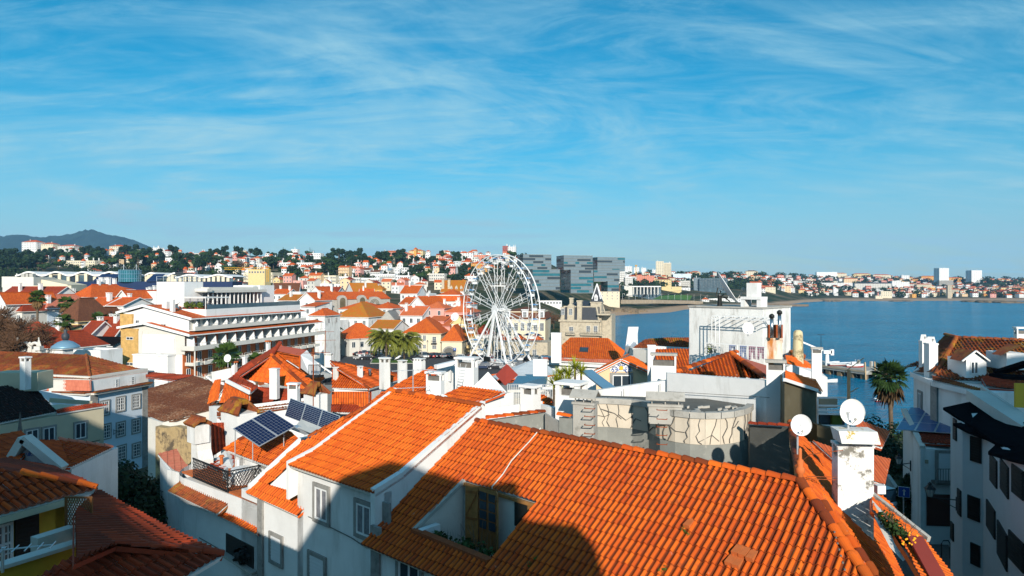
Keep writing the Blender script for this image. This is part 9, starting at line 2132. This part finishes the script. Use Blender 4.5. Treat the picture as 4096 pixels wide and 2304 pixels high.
 T(r,[(380,1968),(405,1972),(560,2058),(894,2220),(470,2178),(300,2250),(300,2050)],pb,'tile_red',seed=171,eave=None,amp=.07); T(r,[(470,2178),(894,2220),(680,2345),(100,2345),(260,2240)],pa,'tile_red','front_slope','tile_salmon',172,amp=.075); ridge(r,[pa.hit(470,2178),C0],.12,.42,'tile_red',seed=173); w0=C0-D2*.5-V1*.5-Z3*.15; wallb(r,[w0,w0-V1*6],6,.3,'yellow',inn=-D2)
 r=nh(700,1600,60,'old building with a weathered brown tiled roof behind the ruined ochre wall'); T(r,[(592,1556),(700,1526),(772,1503),(900,1545),(838,1640),(700,1680),(650,1686),(592,1668)],plane3(P(650,1686,56),P(838,1640,57.5),P(772,1503,70)),'tile_brown2',eave=None,seed=181,amp=.06); wallb(r,[P(592,1672,57),P(650,1690,55.8),P(838,1645,57.3)],5,.4,'offwhite',inn=(.2,1,0)); T(r,[(583,1488,86),(775,1502,80),(700,1522,75),(583,1508,80)],None,'tile_red','back_roof',None,182)
 o=thing('ruined_wall',P(695,1750,49),'stained ochre ruined wall between the brown roof and the alley','wall'); wallb(o,[P(622,1706,50),P(660,1712,49.5),P(700,1706,49),P(770,1722,48)],6,.6,'ruin',inn=(.2,1,0))
 x,y=P(485,1930,40).xy; o=tree('large dark tree filling the gap below the blue-white house',(x,y,7),P(0,1790,40).z-7,3.3,'round',90,('foliage_dark','bark'),9000,th=.3,leaf=.10,lobes=16,flat=1.0); x,y=P(395,1950,38).xy; tree('dark climbing shrub against the low house wall',(x,y,7),P(0,1850,38).z-7,1.7,'round',91,('foliage','bark'),3000,leaf=.08,lobes=8,flat=1.3); x,y=P(600,1980,44).xy; tree('lower dark shrub at the right of the large dark tree',(x,y,6.5),P(0,1900,44).z-6.5,1.6,'round',92,('foliage_dark','bark'),3000,leaf=.09,lobes=8)
 b=MB(); a=P(560,2200,40); b.face([(x,y,6.12) for x,y in ((-32,20),(-10,24),(-14,60),(-30,75),(-40,70))]); tag(b.build('alley','cobble'),kind='structure'); o=make_car('parked_car','white car with a dark windscreen parked in the alley at left','car_white',1); x,y=Q(655,2085,-21.8).xy; o.location=(x,y,6.15); o.rotation_euler=(0,0,1.9); BASE[o.name]=Vector((x,y,6.15)); person('person in dark clothes standing by the alley car',(*Q(700,2130,-21.8).xy,6.15),2)
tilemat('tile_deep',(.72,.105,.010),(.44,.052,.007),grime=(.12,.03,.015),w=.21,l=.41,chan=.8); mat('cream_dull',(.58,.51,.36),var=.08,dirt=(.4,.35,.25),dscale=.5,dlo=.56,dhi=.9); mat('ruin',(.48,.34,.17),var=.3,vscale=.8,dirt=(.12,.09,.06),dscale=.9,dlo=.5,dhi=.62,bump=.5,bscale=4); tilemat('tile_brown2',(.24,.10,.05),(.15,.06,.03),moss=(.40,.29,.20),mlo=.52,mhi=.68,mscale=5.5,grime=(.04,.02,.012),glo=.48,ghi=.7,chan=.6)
left()
# ================= right foreground
def right():
 r=nh(3850,1600,45,'large white house with an ochre-mossed tile roof and gabled dormer above the water',9); z=-5.9
 a=Q(3645,1483,z); b_=Q(3731,1521,z); c=Q(3926,1566,z); ap=P(3826,1352,47.5); a0=P(3782,1341,50.5); k=b_+Vector((.1,.1,0))
 pf=plane3(ap,P(4110,1364,44.7),P(3743,1500,43.4)); T(r,[(3826,1352),(4120,1364),(4120,1600),(3926,1525),(3805,1519),(3743,1500)],pf,'tile_mossy',eave='white',seed=191,amp=.08,down=(-.3,-.95,-.5)); T(r,[(3782,1341,50.5),(3826,1352,47.5),(3743,1500,43.4),(3650,1483,46.8),(3700,1452,48.5)],None,'tile_old','left_slope','white',192,amp=.05); T(r,[(3735,1422,53),(3690,1455,52),(3618,1465,52)],None,'tile_old','far_slope',None,193); ridge(r,[ap,P(3743,1500,43.4)],.15,.42,'tile_mossy',seed=194); ridge(r,[a0,ap,P(4110,1364,44.7)],.15,.42,'tile_old',seed=195)
 T(r,[(3731,1505),(3800,1520),(3930,1555),(3926,1566),(3731,1522)],slope(b_,Vector((-1,-.1,0)),.5),'tile_old','eave_roof','white',196); T(r,[(3925,1512,41),(3975,1508,42),(4080,1540,40),(4070,1558,38.5),(3945,1550,39)],None,'tile_red','skirt_roof','white',197)
 b=MB(); ins=[a+Vector((.25,.15,0)),b_+Vector((.3,.1,0)),c+Vector((.3,.1,0))]; b.prism([p.xy for p in ins]+[(c.x+14,c.y+2),(a.x+14,a.y+8)],8,CAMZ+z-.1); part('wall',b,'white',r); w=vplane(ins[0],ins[1]); n1=Vector((-(ins[1]-ins[0]).y,(ins[1]-ins[0]).x,0)).normalized(); n1=n1 if n1.x < 0 else -n1; gwin(r,w,n1,3676,3688,1572,1636,'stone'); b=MB(); b.obox(Vector((ins[1].x-.05,ins[1].y+.15,CAMZ-9.4)),(.06,0,0),(0,.32,0),Z3*3.3); part('quoin',b,'grey_stone',r)
 for px in (0,1):b=MB(); p,q=(ins[1],ins[2]) if px else (ins[0],ins[1]); b.bar(p-Z3*.25+n1*.1,q-Z3*.25+n1*.1,.25,.3); part('cornice',b,'white_clean',r)
 d=P(3888,1470,42); b=MB(); b.obox(d+Vector((.2,.8,-.05)),(.62,0,0),(0,.9,0),Z3*.58); b.face([d+Vector((-.6,-.1,.5)),d+Vector((.72,-.1,.5)),d+Vector((.06,-.1,.98))]); dm=part('dormer',b,'white_clean',r); window(dm,d+Vector((.06,-.08,.0)),(0,-1),.5,.8,'plain'); b=MB()
 for sg in (-1,1):b.face([d+Vector((.06,-.3,1.05)),d+Vector((.06+sg*.85,-.3,.42)),d+Vector((.06+sg*.8,1.0,.42)),d+Vector((.06,1.5,1.05))]); b.bar(d+Vector((.06,-.28,1.05)),d+Vector((.06+sg*.85,-.28,.42)),.08,m=1)
 part('dormer_roof',b,['tile_old','white_clean'],dm)
 d=P(4080,1440,41); b=MB(); b.face([d+Vector((-1.3,-.2,.3)),d+Vector((0,-.2,.9)),d+Vector((0,1,.9)),d+Vector((-1.3,.6,.3))]); b.obox(d+Vector((-.2,.9,-.1)),(.6,0,0),(0,.9,0),Z3*.5,1); part('dormer',b,['tile_old','white_clean'],r)
 for x0,x1,yt,yb,D in ((3682,3706,1338,1470,46.5),(3706,3741,1347,1490,44.5)):
  q=P((x0+x1)/2,yb,D); tz=P(0,yt,D).z; h=(x1-x0)/F*D/2; b=MB(); b.obox(Vector((q.x,q.y,(q.z+tz-.5)/2-.3)),(h,0,0),(0,h,0),Z3*((tz-.5-q.z)/2+.3)); b.obox(Vector((q.x,q.y,tz-.46)),(h*1.1,0,0),(0,h*1.1,0),Z3*.05); b.tube([Vector((q.x,q.y,tz-.42)),Vector((q.x,q.y,tz))],[h*1.2,h*.8],4); b.obox(Vector((q.x,q.y-h*.85,tz-.22)),(h*.2,0,0),(0,.02,0),Z3*.09,1); part('chimney',b,['white_clean','groove'],r)
 chim(r,4066,4120,1308,1362,50,-10,.5,'white_dirty','pot')
 r=nh(3700,1800,42,'narrow white house with solar panels on its red roof beside the palm',9); A_=P(3612,1642,45); B_=P(3682,1795,39); pr=plane3(P(3640,1642,46),B_+Z3*.2,P(3800,1778,38.6)); T(r,[(3622,1642),(3820,1650),(3820,1778),(3690,1772)],pr,'tile_red',seed=201); b=MB(); b.prism([(A_.x,A_.y),(B_.x,B_.y),(B_.x+8,B_.y-1),(A_.x+8,A_.y)],8,[P(3612,1648,45).z,B_.z,B_.z,P(3612,1648,45).z]); part('wall',b,'white',r); b=MB(); b.bar(P(3615,1640,45),P(3690,1790,39),.3,.2); part('verge',b,'offwhite',r)
 o=pr.hit(3642,1642); X=(pr.hit(3720,1646)-o).normalized(); Y=(pr.hit(3690,1728)-o); Y=(Y-X*Y.dot(X)).normalized(); panels('dark blue solar panels filling the small red roof at right',o+pr.n*.2,X,Y,3,3,1.0,(pr.hit(3690,1735)-o).length/3,gx=1,gy=1,cm='solar_blue')
 w=vplane(B_,B_+Vector((8,-1,0))); n=Vector((-.124,-.992,0)); gwin(r,w,n,3752,3800,1812,1920,'shutstone'); b=MB(); q=w.hit(3752,2040); b.obox(q,(.62,-.07,0),n*.04,Z3*.9); part('garage_door',b,'red_door',r); b=MB(); q=w.hit(3770,1925); b.obox(q+n*.3,(.6,-.07,0),n*.3,Z3*.07)
 for k in range(8):b.bar(q+n*.58+Vector((-.55+k*.15,0,0)),q+n*.58+Vector((-.55+k*.15,0,.85)),.025)
 b.bar(q+n*.58+Vector((-.58,0,.85)),q+n*.58+Vector((.6,0,.85)),.04); part('balcony',b,'groove',r); b=MB(); q=w.hit(3706,1846); b.obox(q,(.09,0,0),n*.05,Z3*.1); part('vent',b,'sand_wall',r); wall_lantern('black lantern on the narrow house above the one-way sign',P(3642,1852,42),(-1,-.4),.8,1.0)
 r=nh(3950,1850,30,'white bay-fronted house with black roofs and dark open shutters at the right edge',9); S=[P(3802,1655,33.5),P(3850,1690,31.5),P(3932,1716,30.4),P(3990,1775,27.5),P(4044,1830,25),P(4140,1850,22.8)]
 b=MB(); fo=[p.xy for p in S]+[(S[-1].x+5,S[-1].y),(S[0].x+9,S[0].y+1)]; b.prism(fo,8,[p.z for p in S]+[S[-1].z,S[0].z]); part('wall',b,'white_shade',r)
 b=MB()
 for q in ([(3772,1630,34),(3918,1598,38),(4140,1712,27),(4140,1800,24.5),(3992,1774,27),(3880,1700,30.8)],[(3812,1692,31.8),(3886,1688,31.5),(4000,1778,26.8),(3950,1752,29),(3868,1722,30.4)],[(3952,1806,25.8),(3990,1770,28),(4140,1790,24),(4140,1856,22.4),(4044,1834,24.6)]):v=[P(*t) for t in q]; b.face(v); b.face([p-Z3*.12 for p in v][::-1]); [b.face([v[i],v[(i+1) % len(v)],v[(i+1) % len(v)]-Z3*.12,v[i]-Z3*.12]) for i in range(len(v))]
 part('roof',b,'dark_roof',r)
 segs=[vplane(S[i],S[i+1]) for i in range(5)]
 def nn(i):u=S[i+1]-S[i]; q=Vector((-u.y,u.x,0)).normalized(); return q if q.x < 0 else -q
 for i,x0,x1,y0,y1 in ((0,3816,3828,1676,1760),(0,3833,3846,1958,2060),(1,3884,3926,1748,1848),(1,3874,3920,1986,2080),(1,3886,3921,2176,2262),(2,3964,3990,1830,1938),(2,3950,3982,2020,2130),(3,4006,4036,1852,1975),(3,3994,4030,2110,2250),(4,4052,4096,1870,1985),(4,4040,4096,2146,2262),(0,3806,3816,2090,2160)):gwin(r,segs[i],nn(i),x0,x1,y0,y1,'dark',name='shutter')
 wall_lantern('black lantern at the corner of the bay-fronted white house',segs[0].hit(3826,2000),nn(0),.9,1.1); b=MB(); b.bar(P(3905,1580,36),P(4140,1730,28),.9,.5); b.bar(P(3925,1545,37),P(4140,1690,29),.12,.1)
 for k in range(40):q=P(3925,1545,37).lerp(P(4140,1690,29),k/40); b.bar(q,q-Z3*.42,.05)
 part('roof_balustrade',b,'offwhite',r); b=MB(); b.obox(P(4092,1510,32),(.9,-.5,0),(0,.5,0),Z3*.08); b.bar(P(3998,1488,36),P(4120,1450,33),.6,.16); part('canopy',b,'dark_roof',r); b=MB(); b.obox(P(4092,1582,31),(.3,-.1,0),(0,.05,0),Z3*.55); part('yellow_window',b,'yellow',r)
 def gr(px,py,z):q=Q(px,py,z); return (q.x,q.y,CAMZ+z)
 b=MB(); b.face([gr(3560,2060,-16),gr(3760,2060,-15.5),gr(3830,2304,-14.2),gr(4200,2800,-12.5),gr(3300,2800,-12.5),gr(3400,2304,-14.2)]); tag(b.build('street','cobble'),kind='structure')
 o=thing('low_wall',P(3575,1960,50),'grey garden wall climbing beside the alley behind the one-way sign','wall'); wallb(o,[P(3608,1990,45),P(3545,1898,54)],8,.3,'concrete_light',inn=(1,.2,0)); b=MB(); rng=random.Random(5)
 for px,py,D,s in ((3480,1720,70,1.7),(3545,1800,66,1.6),(3605,1840,60,1.7),(3520,1850,62,2.2),(3590,1740,72,1.4),(3500,1780,70,2)):leaf_cloud(b,P(px,py,D),s,420,.13,rng,hollow=.2)
 o=thing('bush',P(3540,1800,66),'mass of dark bushes at the foot of the tall palm','bush'); part('leaves',b,'foliage_dark',o); x,y,zz=gr(3640,2090,-14.8); tree('tall narrow dark cypress-like shrub beside the one-way sign',(x,y,zz),P(0,1900,y).z-zz,.75,'cypress',95,n=2200,leaf=.09)
 g=P(3568,1790,82); fan_palm('tall shaggy fan palm in front of the water at right',(g.x,g.y,g.z-1),P(0,1508,82).z-g.z+1,2.45,97,nf=40,skirt=.6,mats=('palm_dark','palm_dry','bark'))
 x,y,zz=Q(3545,2045,-16).x,Q(3545,2045,-16).y,12.1; o=make_car('parked_car','pale car half hidden behind the flowering roof edge','car_silver',0); o.location=(x,y,zz); o.rotation_euler=(0,0,1.9); BASE[o.name]=Vector((x,y,zz))
 q=P(3616,1968,36); s=thing('one_way_sign',(q.x,q.y,gr(3616,2200,-14.6)[2]),'blue square sign with a white upward arrow','sign'); b=MB(); b.tube([Vector((q.x,q.y+.05,gr(0,2200,-14.6)[2])),Vector((q.x,q.y+.05,q.z+.2))],.03,6); part('pole',b,'aluminium',s); n=Vector((-.45,-.9,0)).normalized(); u=Vector((-n.y,n.x,0)); b=MB(); b.obox(q,u*.27,n*.015,Z3*.27,1); b.obox(q+n*.008,u*.255,n*.015,Z3*.255,0); pl=part('plate',b,['blue_sign','white_paint'],s); b=MB(); b.obox(q+n*.03-Z3*.05,u*.03,n*.005,Z3*.12); b.face([q+n*.035-u*.09+Z3*.05,q+n*.035+u*.09+Z3*.05,q+n*.035+Z3*.18]); b.face([q+n*.035-u*.09+Z3*.05,q+n*.035+u*.09+Z3*.05,q+n*.035+Z3*.18][::-1]); part('arrow',b,'white_paint',pl)
 b=MB(); q=Vector(gr(3766,2235,-14.3)); b.tube([q,q+Z3*.8,q+Vector((.1,0,.95)),q+Vector((.35,0,.95)),q+Vector((.45,0,.8)),q+Vector((.45,0,0))],.03,6); tag(b.build('bicycle_stand','black_iron'),'black hoop stand on the cobbled street at right','stand')
mat('solar_blue',(.02,.085,.25),rough=.3,spec=.3,var=.2,vscale=4); mat('palm_dry',(.075,.045,.02),rough=.9,var=.3,vscale=2); mat('white_shade',(.74,.73,.72),var=.06)  # blue of these solar cells is the sky's reflection painted as base colour
right()
# ================= unseen houses behind the camera, outlines shaped to cast the shadow over the near roofs
def behind():
 def bl(label,pts,y0,y1):
  c=thing('building',(sum(p[0] for p in pts)/len(pts),(y0+y1)/2,6),label,'building'); b=MB(); base=4
  for (x0,z0),(x1,z1) in zip(pts[:-1],pts[1:]):
   if x1 > x0:b.prism([(x0,y0),(x1,y0),(x1,y1),(x0,y1)],base,[CAMZ+z0,CAMZ+z1,CAMZ+z1,CAMZ+z0])
  part('wall',b,'white',c)
 bl('tall houses behind the viewer whose shadow covers the left foreground',[(-70,25),(-34,20.5),(-30,16.3),(-17,10.2),(-13,7.2),(-11,6.1),(-8.5,5.5),(-6.5,4.4),(-4.8,3.7)],-14,-8)
 bl('tall house behind the viewer casting the shadow on the big roof',[(-4.79,3.7),(-3.9,4.8),(-2.4,6.7),(-.6,7.3),(1.2,6.8),(2.5,6.2),(4.1,6.2),(4.15,4.7),(5.6,4.5),(5.95,3.8)],-14,-8)
 bl('tall houses behind the viewer shading the street at right',[(18.5,13.5),(30,14.2),(36,15.8),(48,17)],-14,-8)
behind()
